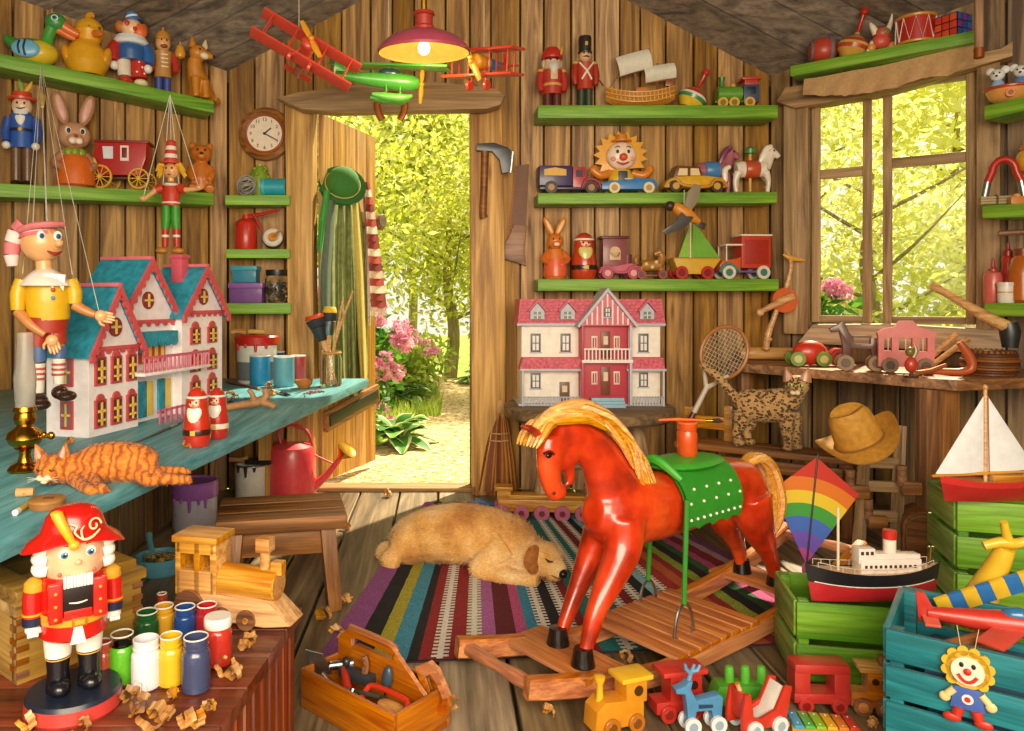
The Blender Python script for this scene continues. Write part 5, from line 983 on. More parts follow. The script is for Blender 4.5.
for s in (-1, 1): b.ell(s*8, 0, 48, 4, 2.6, 4); b.tube([(s*8, -2, 27), (s*10, -7, 18), (s*6, -10, 13)], [4.4, 4, 3.6], 9, 3); b.tube([(s*7, -2, 8), (s*8, -9, 5), (s*8, -12, 4)], [6, 5, 4.6], 10, 3)
b.blend(1.1, 3); b = t.p('face', '#2a160c'); b.ell(-3.6, -11, 43, 1.2, .6, 1.3); b.ell(3.6, -11, 43, 1.2, .6, 1.3); b.ell(0, -14, 39, 1.7, 1, 1.3)
# --- back wall, top shelf
t = on(B1, 'nutcracker', 'small grey bearded nutcracker in red at the left of the top back shelf', 'nutcracker', 552, .5, 4)
for s in (-1, 1): b = t.p('leg', G_('#5a2018')); b.tube([(s*4.6, 0, 20), (s*4.6, 0, 1)], [4.8, 5], 10); a = t.p('arm', G_('#b5342a')); a.tube([(s*11, 0, 36), (s*12.4, -1, 26), (s*11, -3, 17)], [3.6, 3.8, 3], 10, 3); a.m('#d99a2b').ell(s*11, 0, 38, 4, 4, 2.4)
b = t.p('coat', G_('#b83a2c')); b.lathe([(0, 14), (9.6, 14), (9.4, 26), (10.4, 38), (0, 40)], n=18); b.m('#d6a648').lathe([(9.9, 22), (9.9, 24.5)], n=18); b.m('#d6b08a').box(0, -9.8, 32, 7, 1.4, 9, .4)
b = t.p('head', G_('#e0b690')); b.lathe([(0, 38), (8.6, 39), (9, 48), (0, 51)], n=18); b.m('#d4ccc2').tube([(0, -6, 44), (0, -9, 40), (0, -9.4, 33)], [6, 5.4, 1.8], 12, 3, flat=.6); b.ell(-8, 1, 45, 2.4, 4, 5); b.ell(8, 1, 45, 2.4, 4, 5); b.m('#1c1a22').ell(-3.2, -8.4, 47.6, 1.2, .6, 1.1); b.ell(3.2, -8.4, 47.6, 1.2, .6, 1.1)
b = t.p('hat', G_('#c3301f')); b.lathe([(10.4, 50), (10.8, 52), (9.6, 56), (6, 61), (0, 62.5)], n=18); b.m('#e0a93a').tube([(7, -7, 52), (8.4, -6, 57), (9, -5, 61)], [1, 1.4, .5], 6, 2)
t = on(B1, 'wooden_soldier', 'tall guardsman figure with black hat and white crossed straps on the top back shelf', 'figurine', 585, .5, 3)
for s in (-1, 1): b = t.p('leg', G_('#2f3a24')); b.tube([(s*3.6, 0, 22), (s*3.8, 0, 1)], [4.4, 4], 10); a = t.p('arm', G_('#a63220')); a.tube([(s*9.6, 0, 44), (s*11, -1, 33), (s*10, -2, 24)], [3.4, 3.6, 2.8], 10, 3); a.m('#d9a94a').ell(s*9.6, 0, 46, 3.4, 3.6, 2)
b = t.p('coat', G_('#b83a22')); b.lathe([(0, 19), (8.4, 19), (7.8, 29), (9, 45), (0, 48)], n=18); b.m('#efe6d4').tube([(-7, -6, 45), (0, -8.8, 36), (5, -7.4, 28)], [.9, .9, .9], 6, 3); b.tube([(7, -6, 45), (0, -8.8, 36), (-5, -7.4, 28)], [.9, .9, .9], 6, 3)
b = t.p('head', G_('#e2b48a')); b.ell(0, 0, 53, 6, 5.8, 6.4); b.m('#2a160c').tube([(-3, -5.6, 51), (0, -6.4, 51.6), (3, -5.6, 51)], [.4, .9, .4], 6, 2); b.ell(-2.2, -5.3, 55, .8, .5, .8); b.ell(2.2, -5.3, 55, .8, .5, .8)
b = t.p('hat', G_('#241f1a', .5)); b.lathe([(7, 56), (7.2, 57), (6.2, 58), (6.6, 70), (6, 72.5), (0, 73)], n=18); b.m('#c9a24a').box(0, -6.4, 64, 3, 1, 4, .3)
t = on(B1, 'sailing_ship', 'wicker hulled ship model with two white sails on the top back shelf', 'model ship', 640, .45, -6)
b = t.p('hull', C('#b8771f', .6, v=.4, sc=200)); b.at(0, 0, 0); vs = []; N = 18
for j in range(N+1):
    s_ = -1+2*j/N; w = 11*(1-abs(s_)**2.4)+.3; zt_ = 14+9*abs(s_)**2.2; zb = 0+9*abs(s_)**3
    for k in range(7): a = PI*k/6; vs.append((s_*34, -w*math.cos(a), zt_-(zt_-zb)*math.sin(a)))
b.raw(vs, [(j*7+k, j*7+k+1, j*7+k+8, j*7+k+7) for j in range(N) for k in range(6)]+[(j*7, j*7+7, j*7+13, j*7+6) for j in range(N)])
b.m('#dda54a')
for zz_ in (5, 9.5, 14): b.tube([(s_*33.4, -(11*(1-abs(s_)**2.4)+.3)*min(1, (zz_-1)/9+.35)-.4, zz_+9*abs(s_)**2.2*.9) for s_ in [-1+k/8 for k in range(17)]], .8, 5)
for k in range(15): s_ = -.85+k*.121; b.tube([(s_*33, -(11*(1-abs(s_)**2.4))-.6, 15+9*abs(s_)**2.2), (s_*33+1.2, -(11*(1-abs(s_)**2.4))*.8-.6, 5+6*abs(s_)**2)], .55, 5)
b = t.p('cabin', G_('#c9772a')); b.prism([(-6, 13), (8, 13), (6, 20), (-4, 20)], -6, 6, .5); t.p('stern_castle', G_('#8a4a1c')).box(28, 0, 24, 8, 10, 6, .6)
for x, z0, z1, ang in ((-4, 13, 58, -6), (16, 13, 45, 6)): t.p('mast', 'brown_wood_up').cyl((x, 0, z0), (x+ang*.3, 0, z1), .9, n=8)
for cx, cz, w, h, ry_ in ((-6, 46, 33, 19, -14), (19, 35, 30, 15, -8)):
    b = t.p('sail', C('#e2dccb', .8), 'billowed white sail'); b.at(cx, -2, cz, 0, ry_, 0); vs = []
    for o in (0, .6):
        for j in range(9):
            for k in range(7): vs.append((w*(j/8-.5), -5*math.sin(PI*k/6)*1.0-1.5*math.sin(PI*j/8)+o, h*(k/6-.5)))
    b.raw(vs, [(o+j*7+k, o+j*7+k+1, o+j*7+k+8, o+j*7+k+7) for o in (0, 63) for j in range(8) for k in range(6)]); b.fix = False
    y = t.p('yard', 'brown_wood'); y.at(cx, -1, cz, 0, ry_, 0); y.cyl((-w*.55, 0, h/2), (w*.55, 0, h/2), .8, n=8); y.cyl((-w*.55, 0, -h/2), (w*.55, 0, -h/2), .8, n=8)
b = t.p('rigging', '#6a4a2a'); b.tube([(-5, 0, 56), (-30, 0, 22)], .3, 4); b.tube([(16, 0, 45), (33, 0, 24)], .3, 4); b.tube([(-36, 0, 24), (-40, 0, 30)], .8, 5)
def top(shelf, px, rr, hh, label, cols, stem, tilt, fr=.5):
    t = on(shelf, 'spinning_top', label, 'spinning top', px, fr); b = t.p('body', G_(cols[0], .25, .5)); b.at(0, 0, rr*.72, 0, tilt, 0); n = len(cols); prof = [(.12, -.95), (.55, -.72), (.92, -.22), (1., .02), (.95, .2), (.72, .48), (.45, .68), (.2, .85), (.13, 1.)]
    for i in range(len(prof)-1): b.m(G_(cols[i % n], .25, .5)).lathe([(prof[i][0]*rr, prof[i][1]*rr), (prof[i+1][0]*rr, prof[i+1][1]*rr)], n=28)
    h = t.p('handle', G_(stem, .3, .4)); h.at(0, 0, rr*.72, 0, tilt, 0); h.tube([(0, 0, rr*.95), (0, 0, hh*.85), (0, 0, hh*.9)], [rr*.14, rr*.12, rr*.2], 10); h.lathe([(rr*.1, hh*.86), (rr*.24, hh*.9), (rr*.27, hh*.98), (rr*.18, hh*1.06), (0, hh*1.08)], n=14); h.lathe([(0, -rr*1.0), (rr*.13, -rr*.93)], n=10)
top(B1, 692, 14.5, 31, 'tilted striped spinning top between sailing ship and green train', ['#c9641e', '#e6c23a', '#3f8a52', '#e8e2d0', '#c2322a', '#e0b23a', '#3f7a9a', '#c2322a'], '#c2322a', 28)
t = on(B1, 'toy_train', 'green toy locomotive with a red cab on the top back shelf', 'toy train', 735, .5, -4)
b = t.p('boiler', G_('#5f9a2c')); b.cyl((-18, 0, 15), (6, 0, 15), 7.6, n=18); b.m('#3d6a1e').box(-6, 0, 7, 30, 11, 3, .6); b.m(G_('#4a7c24')).lathe([(3, 0), (2.4, 6), (3.6, 11), (0, 11)], (-13, 0, 21), n=12); b.m('#c9a23a').lathe([(3, 0), (2.6, 4), (0, 5)], (-2, 0, 21), n=12)
b = t.p('cab', G_('#3a4a6a')); b.box(14, 0, 14, 15, 14, 18, .8); b.m(G_('#b53a26')).box(14, 0, 25, 13, 13, 6, .5); b.box(14, 0, 29, 19, 17, 2.6, .7); b.m('#1c2230').box(14, -7.2, 17, 8, .6, 7, .3)
wheels(t, (-14, -3, 12), 7, 5.2, 3, G_('#d9a832'), G_('#8a6a1c'))
# --- back wall, middle shelf
t = on(B2, 'toy_truck', 'purple toy van with a red cab at the left of the middle back shelf', 'toy truck', 569, .5, 3)
b = t.p('van_body', G_('#3d2f5e')); b.box(-15, 0, 18, 33, 20, 20, 1); b.m('#d9a83a').prism([(-27, 18), (-5, 18), (-5, 24), (-16, 26), (-27, 24)], -10.7, -9.5)
b = t.p('cab', G_('#b52e3a')); b.prism([(2, 6), (29, 6), (29, 14), (16, 16), (14, 27), (2, 27)], -9, 9, .8); b.m('#2a2030').prism([(5, 17), (12, 17), (11.4, 24), (5, 24)], -9.5, -8)
t.p('running_board', G_('#2c2444')).box(0, 0, 6, 62, 18, 3, .6); wheels(t, (-20, 20), 9.5, 6.4, 3, '#2a1c26', G_('#a8763a'))
t.p('fender', G_('#8e2a3a')).tube([(11, -9, 6), (14, -9, 13), (20, -9, 15), (27, -9, 12), (30, -9, 6)], 1.6, 6, 3)
CLW = on(B2, 'clown_toy', 'clown with flaming yellow hair riding the blue car on the middle back shelf', 'toy clown', 621, .55); CLW.o.location.z += .013*CLW.u/CLW.u*0+10*CLW.u; t = CLW
b = t.p('hair', G_('#e8a41e', .5), 'flame shaped yellow hair'); pts = []
for k in range(26): a = rad(-40+260*k/25); rr_ = 25 if k % 2 else 19.5; pts.append((rr_*math.cos(a)*1.1, 30+rr_*math.sin(a)))
b.prism(pts, 1, 5, .4)
b = t.p('head', G_('#f6dcc6')); b.ell(0, -2, 29, 15, 8, 14); b.m('#e2572a').ell(0, -10.5, 26.4, 4.2, 3.6, 3.8); b.m('#2a1c14').ell(-5.4, -9, 32, 1.5, .8, 2); b.ell(5.4, -9, 32, 1.5, .8, 2); b.m('#c23a2a').tube([(-6.4, -8.8, 22), (0, -9.8, 19.6), (6.4, -8.8, 22)], [.5, 1.2, .5], 6, 3); b.m('#e79a86').ell(-9, -7.4, 25, 2.8, 1.4, 2.4); b.ell(9, -7.4, 25, 2.8, 1.4, 2.4)
for s in (-1, 1): e = t.p('eyebrow', '#7a4a1c'); e.tube([(s*8, -8.4, 36), (s*5.4, -8.8, 37.4), (s*3, -8.6, 36.4)], [.4, .7, .4], 6, 2)
b = t.p('hat', G_('#d9822a')); b.lathe([(0, 43), (10, 43), (10, 44.4), (6, 45), (5.4, 50), (0, 51)], (0, -1, 0), n=16)
b = t.p('body', G_('#e0b42a')); b.tube([(0, 0, 0), (0, 0, 8), (0, 0, 15)], [13, 13, 9], 16, 3, flat=.7); b.m('#3a3f5a').box(0, -8.4, 7, 9, 3, 12, 1)
for s in (-1, 1): b = t.p('arm', G_('#d9822a')); b.tube([(s*11, -1, 12), (s*21, -3, 9), (s*28, -3, 14)], [4, 4.4, 4], 10, 3); b.ell(s*28, -3, 15, 4.6, 3.6, 4.6)
t = on(B2, 'toy_car', 'blue wooden car with cream wheels under the clown on the middle back shelf', 'toy car', 627, .45)
b = t.p('body', G_('#2f7cc0')); b.prism([(-27, 4), (26, 4), (28, 9), (25, 14), (6, 16), (0, 13), (-18, 13), (-27, 10)], -10, 10, 1); b.m('#c9b99a').box(4, 0, 15, 16, 14, 1.6, .4); wheels(t, (-15, 19), 10, 5.6, 3.4, G_('#e6cf9a'), G_('#b98a4a'))
t = on(B2, 'toy_car', 'yellow vintage car with brown roof on the middle back shelf', 'toy car', 692, .35, 2)
b = t.p('body', G_('#d8a51c')); b.prism([(-30, 5), (30, 5), (31, 11), (27, 15), (9, 17), (-20, 16), (-29, 12)], -10, 10, 1); b.m(G_('#c98d16')).tube([(-31, -10, 5), (-27, -10.6, 11), (-20, -11, 13), (-12, -11, 7), (12, -11, 6), (18, -11, 12), (26, -11, 12), (31, -10, 6)], 1.8, 6, 3)
b = t.p('cab', G_('#6a3a1c')); b.prism([(-22, 15), (8, 15), (5, 26), (-18, 27)], -9, 9, 1); b.m('#e8cf9a').prism([(-18, 17), (-8, 17), (-8, 24), (-16, 24)], -9.6, -8); b.prism([(-5, 17), (5, 17), (3, 24), (-5, 24)], -9.6, -8); wheels(t, (-20, 21), 10, 6.4, 3, '#3a2a1c', G_('#d0a040'))
def horse_toy(t, c, mane, k=1., leg=None, hoof='#3a2418', sad=None):
    b = t.p('body', c); b.tube([(-16, 0, 24), (-8, 0, 25), (4, 0, 25), (13, 0, 25)], [8, 8.4, 7.6, 8.6], 14, 3, flat=.8); b.tube([(12, 0, 27), (17, 0, 36), (19, 0, 43)], [7, 5, 4], 12, 3, flat=.7); b.tube([(18, 0, 44), (23, 0, 41), (27, 0, 37)], [4.4, 3.4, 2.6], 12, 3, flat=.75)
    for x, y, dx, z1 in ((12, -4, 4, 0), (12, 4, 8, 5), (-15, -4, -5, 0), (-14, 4, 0, 0)): b.tube([(x, y, 22), (x+dx*.7, y, 12), (x+dx*.4, y, 1+z1)], [4.4, 2.5, 2.2], 8, 3)
    for y in (-2, 2): b.tube([(17, y, 47), (17.4, y*1.2, 51)], [1.6, .4], 6)
    b.blend(1.0, 2)
    m_ = t.p('mane', mane); m_.tube([(20, 0, 48), (15, 0, 46), (11, 0, 38), (8, 0, 31)], [2, 3, 3.4, 2], 8, 3, flat=.8)
    tl_ = t.p('tail', mane); tl_.tube([(-22, 0, 28), (-27, 0, 24), (-27, 0, 14), (-29, 0, 9)], [2, 3, 2.6, .5], 8, 3)
    if sad: s_ = t.p('saddle', sad); s_.lathe([(8.2, -7), (9, -6), (9.2, 0), (9, 6), (8.2, 7)], (-1, 0, 25), (1, 0, 0), 18)
    e = t.p('eye', '#1c120c'); e.ell(21, -3, 43.4, .9, .6, .9)
t = on(B2, 'toy_horse', 'pink and blue painted horse behind the yellow car on the middle back shelf', 'toy horse', 712, .72, 0); horse_toy(t, G_('#a8606e'), G_('#7c3a52'), sad=G_('#4a86c2'))
t = on(B2, 'carousel_horse', 'white carousel horse on a striped pole at the right of the middle back shelf', 'toy horse', 752, .5, 0); horse_toy(t, G_('#e9ddca'), G_('#f3ead8'), sad=G_('#c2522c'))
b = t.p('pole', G_('#d0983a', .3)); b.cyl((-2, 0, 0), (-2, 0, 42), 1.7); b.m(G_('#3f8a4a')).lathe([(0, 40), (5, 41), (5.6, 45), (3, 47), (0, 48)], (-2, 0, 0), n=14); b.m(G_('#8a5a2c')).box(-2, 0, 1, 34, 12, 2, .4)
# --- back wall, lower shelf
t = on(B3, 'rabbit_figurine', 'orange rabbit figurine in a dotted apron at the left of the lower back shelf', 'figurine', 555, .5, 3)
b = t.p('body', G_('#d8772a')); b.lathe([(0, 0), (10, 0), (12, 4), (11, 18), (8, 30), (0, 33)], n=18); b.ell(0, -1, 38, 8.4, 7.6, 8); b.ell(0, -7, 35.6, 4, 3, 3)
b = t.p('apron', G_('#e2603a')); b.lathe([(11.6, 3), (11.8, 10), (10.2, 20)], (0, -2, 0), n=18); b.m('#f6e4c4'); [b.ell(dx, -12.2+abs(dx)*.12, z, 1, .5, 1) for dx, z in ((-5, 7), (0, 9), (5, 6), (-3, 14), (4, 14))]
for s in (-1, 1): t.p('arm', G_('#cf6a24')).tube([(s*7, -1, 27), (s*12, -4, 20), (s*7, -9, 16)], [3.2, 3.2, 2.4], 8, 3); e = t.p('ear', G_('#d8822c')); e.ell(s*6, 1, 53, 3.6, 2, 10.5, (0, s*26, 0)); e.m('#f0c08a').ell(s*6, -.6, 53, 2, 1.2, 8, (0, s*26, 0))
b = t.p('face', '#2a160c'); b.ell(-3, -7.6, 40, .9, .5, 1.2); b.ell(3, -7.6, 40, .9, .5, 1.2); b.m('#f6dcc0').ell(0, -9, 34.6, 3, 1.8, 2)
def nesting(name, lab, t, R_, Hh, hood, beard, detail):
    b = t.p('body', G_(hood, .22, .6)); k = Hh/60; b.lathe([(0, 0), (R_*.82, 0), (R_*.9, 1.5*k), (R_, 12*k), (R_*.97, 24*k), (R_*.84, 36*k), (R_*.8, 42*k), (R_*.77, 49*k), (R_*.55, 56*k), (R_*.25, 59.4*k), (0, 60*k)], n=28)
    f = t.p('face', G_('#efc19a', .3, .4)); f.ell(0, -R_*.42, 44*k, R_*.5, R_*.42, 7*k); f.m('#241812'); f.ell(-R_*.2, -R_*.82, 46*k, R_*.07, R_*.04, 1.1*k); f.ell(R_*.2, -R_*.82, 46*k, R_*.07, R_*.04, 1.1*k); f.m('#d97a5c').ell(0, -R_*.86, 43*k, R_*.1, R_*.08, 1.3*k)
    f = t.p('beard', G_(beard, .3, .4)); f.tube([(0, -R_*.46, 41*k), (0, -R_*.62, 34*k), (0, -R_*.74, 25*k), (0, -R_*.9, 19*k)], [R_*.56, R_*.56, R_*.4, R_*.06], 16, 3, flat=.55)
    f = t.p('band', G_(detail, .3, .4)); f.lathe([(R_*1.0, 12*k), (R_*1.015, 13*k), (R_*1.01, 17*k), (R_*.995, 18*k)], n=28); f.m('#d9b04a').box(0, -R_*1.0, 15*k, R_*.36, R_*.1, 5*k, .2)
    f = t.p('hat_trim', G_('#f2ece2', .4)); f.torus((0, 0, 50.5*k), R_*.7, R_*.1, 'z', 24, 8)
t = on(B3, 'nesting_doll', 'nesting doll painted as a bearded man on the lower back shelf', 'nesting doll', 584, .5); nesting('', '', t, 13, 47, '#c0401e', '#d9d07a', '#2a2014')
t = on(B3, 'toy_train', 'dusky pink toy engine with arched cab on the lower back shelf', 'toy train', 619, .45, 3)
b = t.p('cab', G_('#8a4a4e')); b.box(-6, 0, 24, 24, 14, 34, 1); b.m('#5e2c34').box(-6, 0, 41.5, 28, 17, 3, .8); b.m('#d8b48a').cyl((-6, -7.6, 27), (-6, -6.6, 27), 5.6); b.box(-6, -7.1, 23, 11, 1, 8, .2)
b = t.p('frame', G_('#c95f78')); b.prism([(-21, 6), (20, 6), (21, 12), (10, 16), (-12, 12), (-21, 12)], -8, 8, .8); b.m(G_('#b5506a')).tube([(-22, -8.4, 6), (-18, -8.6, 12), (-11, -8.6, 12), (-5, -8.6, 7), (5, -8.6, 7), (9, -8.6, 12), (16, -8.6, 12), (20, -8.4, 6)], 1.4, 6, 3); b.m('#7a3a44').cyl((8, 0, 15), (8, 0, 25), 4.4, 5)
wheels(t, (-14, 12), 8, 6, 3, G_('#b03a4c'), G_('#e6a0a8'))
t = on(B3, 'pull_horse', 'small brown dappled pull along animal with red wheels on the lower back shelf', 'pull toy', 651, .35, 0)
b = t.p('body', G_('#a8732e')); b.tube([(-10, 0, 13), (0, 0, 14), (9, 0, 14)], [6, 6, 6], 12, 2); b.tube([(8, 0, 15), (11, 0, 22), (8, 0, 27)], [5, 4, 3], 10, 3); b.tube([(9, 0, 27), (3, 0, 25)], [4, 2.6], 10); b.tube([(-14, 0, 15), (-15, 0, 20), (-12, 0, 25)], [2, 2.6, .6], 8, 3)
for x in (-10, 9):
    for y in (-3, 3): b.cyl((x, y, 3), (x, y, 13), 2, n=8)
b.m('#e0c48a'); [b.ell(x, -5.4, z, 2, 1, 2) for x, z in ((-6, 15), (0, 12), (4, 17))]
wheels(t, (-11, 10), 6, 4.6, 2.4, G_('#8e2a1a'), G_('#5a1c12')); t.p('axle_board', G_('#7a3a1c')).box(0, 0, 3.6, 28, 8, 2, .4)
t = on(B3, 'sail_cart', 'yellow boat cart with a lime green sail on the lower back shelf', 'toy boat', 692, .5, 3)
b = t.p('hull', G_('#d8ad32')); b.prism([(-22, 20), (26, 20), (15, 5), (-16, 5)], -9, 9, 1); b.m(G_('#c98e24')).box(2, 0, 20.5, 46, 16, 1.6, .4)
b = t.p('sail', G_('#6fae2c', .5)); b.prism([(-1, 22), (28, 22), (6, 52), (1, 56)], -.6, .6); b.m(G_('#8cc03c', .5)).prism([(-3, 22), (-3, 53), (-14, 22)], -.6, .6)
t.p('mast', '#e8d8b4').cyl((-1.6, 0, 18), (-1.6, 0, 57), 1); wheels(t, (-14, 12), 9, 6.6, 3, G_('#b8231c'), G_('#7a1410'))
t = on(B3, 'vintage_car', 'red delivery car with a white canopy at the right of the lower back shelf', 'toy car', 741, .5, 4)
b = t.p('van_body', G_('#c23a22')); b.box(11, 0, 27, 30, 20, 32, .8); b.m('#efe6da').box(11, 0, 43.6, 32, 22, 1.6, .4); b.m('#a62a1a').box(11, -10.4, 27, 24, .6, 24, .2)
b = t.p('hood', G_('#d05a28')); b.prism([(-25, 8), (-4, 8), (-4, 22), (-10, 20), (-22, 19), (-25, 14)], -8, 8, .8); b.m('#7a4a9a').box(0, 0, 7.6, 52, 18, 2, .4)
b = t.p('canopy', G_('#efe2d2')); b.box(-8, 0, 34, 24, 20, 1.8, .6); [b.cyl((-19, y, 18), (-19, y, 34), .7, n=6) for y in (-9, 9)]
wheels(t, (-17, 18), 10, 6.8, 2.6, G_('#d9d2c4'), G_('#3f7a6a')); 
for s in (-1, 1): t.p('fender', G_('#3a8a86')).tube([(-26, s*10, 7), (-22, s*10.4, 14), (-16, s*10.4, 15), (-10, s*10.4, 11), (-6, s*10, 7)], 1.4, 6, 3)
# --- shelf above the window
AN = 20
t = on(WS, 'toy_ball', 'red and grey ball at the left end of the shelf above the window', 'ball', 823, .5); b = t.p('body', G_('#b9402a', .4)); b.ell(0, 0, 13.6, 14, 14, 13.6, n=24); b.m(G_('#7a6a6e', .4)).torus((6, 0, 13.6), 12.4, 2.2, 'x', 28, 8); b.torus((-11, 0, 13.6), 8.2, 1.6, 'x', 24, 8)
top(WS, 853, 15.5, 38, 'wooden spinning top with red knob on the shelf above the window', ['#a8501e', '#d8a04a', '#b54a22', '#d9a558', '#c2401f', '#e2b560', '#5a94a8', '#d9a558'], '#b52a1c', 16)
t = on(WS, 'jester_toy', 'cream and red jester shaped toy with pointed horns beside the drum', 'toy', 881, .5)
b = t.p('body', G_('#cf5240', .5)); b.ell(0, 0, 12, 9, 7, 8); b.ell(1, -2, 20, 7, 6, 6); b.m(G_('#d99a4a')).ell(10, -2, 6, 4, 3, 5); b.ell(-9, -2, 6, 4, 3, 4)
for s, zz_ in ((-1, 32), (1, 39)): b = t.p('horn', G_('#e8dcc0', .5)); b.tube([(s*4, 0, 20), (s*8, 0, 28), (s*10, 0, zz_)], [4, 2.6, .5], 10, 3)
b = t.p('leg', G_('#e8dcc0', .5)); b.tube([(-7, 0, 12), (-11, -1, 5), (-13, -2, 0)], [3, 2.2, 1.4], 8, 3); b = t.p('leg', G_('#e8dcc0', .5)); b.tube([(6, 0, 10), (10, -1, 4), (11, -2, 0)], [3, 2.2, 1.4], 8, 3); t.p('face', '#3f8a4a').ell(2, -7.8, 20, 2.4, .8, 2.4)
t = on(WS, 'toy_drum', 'red toy drum with white zigzag cord on the shelf above the window', 'drum', 916, .5)
b = t.p('shell', G_('#b0241c')); b.lathe([(17, 2), (17.4, 15), (17, 28)], n=36); b.m(G_('#e6d4b4')).lathe([(0, 27), (17, 28)], n=36); b.lathe([(0, 2), (17, 2)], n=36)
for z in (2.5, 28): t.p('hoop', G_('#c98a3a')).torus((0, 0, z), 17.4, 1.7, 'z', 36, 8)
t.p('cord', '#efe6da').tube([(17.9*math.cos(k*PI/10), 17.9*math.sin(k*PI/10), 4 if k % 2 else 26.5) for k in range(20)], .6, 5, close=True)
t = on(WS, 'puzzle_cube', 'colourful twisty puzzle cube at the right end of the shelf above the window', 'puzzle cube', 953, .45, -52)
b = t.p('core', '#14141a'); b.box(0, 0, 11.5, 23, 23, 23, 1); b = t.p('sticker_face', G_('#d8442c', .3), 'coloured square stickers')
for i in range(3):
    for k in range(3):
        x, z = (i-1)*7.4, 11.5+(k-1)*7.4
        b.m(['#d8442c', '#e0562c', '#cf3a2c'][(i+k) % 3]).box(x, -11.6, z, 6.4, .6, 6.4, .25); b.m(['#2a56a8', '#8a3a9a', '#3a66b8'][(i*2+k) % 3]).box(11.6, x, z, .6, 6.4, 6.4, .25); b.m('#3a66b8').box(x, z-11.5, 23.1, 6.4, 6.4, .6, .25)
# --- shelves at the right edge
t = on(F1, 'animal_boat', 'toy boat carrying two small blue mice at the right edge', 'toy boat', 1010, .45, -20)
b = t.p('hull', G_('#e8a45a')); b.lathe([(0, 0), (9, 0), (17, 6), (21, 15)], (0, 0, 0), n=28); b.m(G_('#c2402a')).torus((0, 0, 15), 21, 1.6, 'z', 28, 8); b.m('#e9e2d8').lathe([(0, 13.5), (20.4, 14)], n=28); b.m(G_('#d9782a')).cyl((2, -15.5, 8), (3, -19, 8), 4.4); b.m('#8a4a1c').cyl((3, -18.8, 8), (3.2, -19.6, 8), 2.4)
for x, c in ((-10, '#8fb4d8'), (9, '#5a86bc')):
    a = t.p('mouse', G_(c, .5), 'small blue and white mouse'); a.ell(x, 0, 20, 6, 6, 7); a.m('#e6e4e2').ell(x, -1, 31, 6.4, 6, 6); a.ell(x-6, 1, 36, 4, 2, 4); a.ell(x+6, 1, 36, 4, 2, 4); a.m('#23242a').ell(x-2.4, -6.6, 32, .9, .5, 1); a.ell(x+2.4, -6.6, 32, .9, .5, 1); a.ell(x, -7.4, 29, 1.4, .9, 1)
t = on(F2, 'horseshoe_magnet', 'red horseshoe magnet with silver tips on the right edge shelf', 'magnet', 1004, .3, 4)
b = t.p('bow', G_('#b8281c')); pts = [(10*math.cos(rad(a)), 0, 34+12*math.sin(rad(a))) for a in range(0, 181, 15)]; b.tube([(14, 0, 24)]+pts+[(-14, 0, 24)], 3.6, 10)
for s in (-1, 1): t.p('tip', 'steel', 'silver magnet tip').tube([(s*14, 0, 24), (s*17.5, 0, 4), (s*18, 0, 1)], [3.6, 3.8, 3.8], 10)
t = on(F2, 'stick_bundle', 'bundle of pale sticks tied with cord before the magnet', 'bundle', 996, .12, 8); b = t.p('stick', C('#b8a27a', .8))
for k in range(9): b.tube([(-14, -2+(k % 3)*2.4, 2+(k//3)*2.6), (14, (k % 3)*2.4-2, 2+(k//3)*2.9)], 1.35, 6)
t.p('tie', '#6a5a3a').torus((0, .4, 4.8), 5.2, .9, 'x', 16, 6)
t = on(F2, 'yellow_figurine', 'round headed yellow figurine cut by the right edge', 'figurine', 1031, .75); b = t.p('body', G_('#d8a02c')); b.ell(0, 0, 18, 10, 9, 18); b.ell(0, 0, 46, 13, 12, 14); t.p('hat', G_('#c2742a')).lathe([(0, 56), (11, 56), (9, 60), (5, 68), (0, 70)], n=16)
t = on(F2, 'orange_block', 'small orange wooden block beside the stick bundle', 'block', 1017, .18, 10); t.p('body', G_('#cf8438')).box(0, 0, 4, 13, 8, 8, .8); t.p('knob', G_('#e0a050')).ell(0, 0, 9, 3.4, 3, 2.4)
def bottle(t, prof, c, cap, capc, glass=False):
    b = t.p('body', c if glass else G_(c, .3)); b.lathe(prof, n=24); b = t.p('cap', G_(capc, .4)); b.lathe(cap, n=18)
t = on(F3, 'glue_bottle', 'pink glue bottle with pointed cap on the lowest right edge shelf', 'bottle', 993, .4); bottle(t, [(0, 0), (7.6, 0), (8.2, 1.5), (8.2, 26), (7, 30), (3.5, 32), (0, 32)], '#c9645a', [(4, 31), (4, 34), (2, 36), (1.2, 44), (0, 45)], '#a83a34')
t = on(F3, 'sauce_bottle', 'red squeeze bottle behind the white pot on the lowest right edge shelf', 'bottle', 1008, .7); bottle(t, [(0, 0), (5.6, 0), (6.4, 6), (6.4, 30), (5, 36), (5.6, 44), (3, 48), (0, 48)], '#b5281c', [(4, 47), (4, 52), (2, 54), (1.4, 60), (0, 61)], '#8e1c14')
t = on(F3, 'white_pot', 'small white pot with a gold line in front of the red bottle', 'pot', 1006, .25); b = t.p('body', G_('#e6e2da')); b.lathe([(0, 0), (6.6, 0), (7.2, 1), (7.2, 17), (0, 17)], n=20); b.m('#c9a04a').lathe([(7.35, 10), (7.35, 11.4)], n=20); t.p('lid', G_('#d8d4cc')).lathe([(0, 17), (7.8, 17), (7.8, 20.6), (0, 21)], n=20)
t = on(F3, 'amber_jar', 'rounded amber jar cut by the right edge', 'jar', 1023, .5); bottle(t, [(0, 0), (9, 0), (12, 3), (12.5, 30), (10, 44), (6, 48), (0, 48)], '#b5601a', [(7, 47), (7.4, 54), (0, 55)], '#7a3a14')
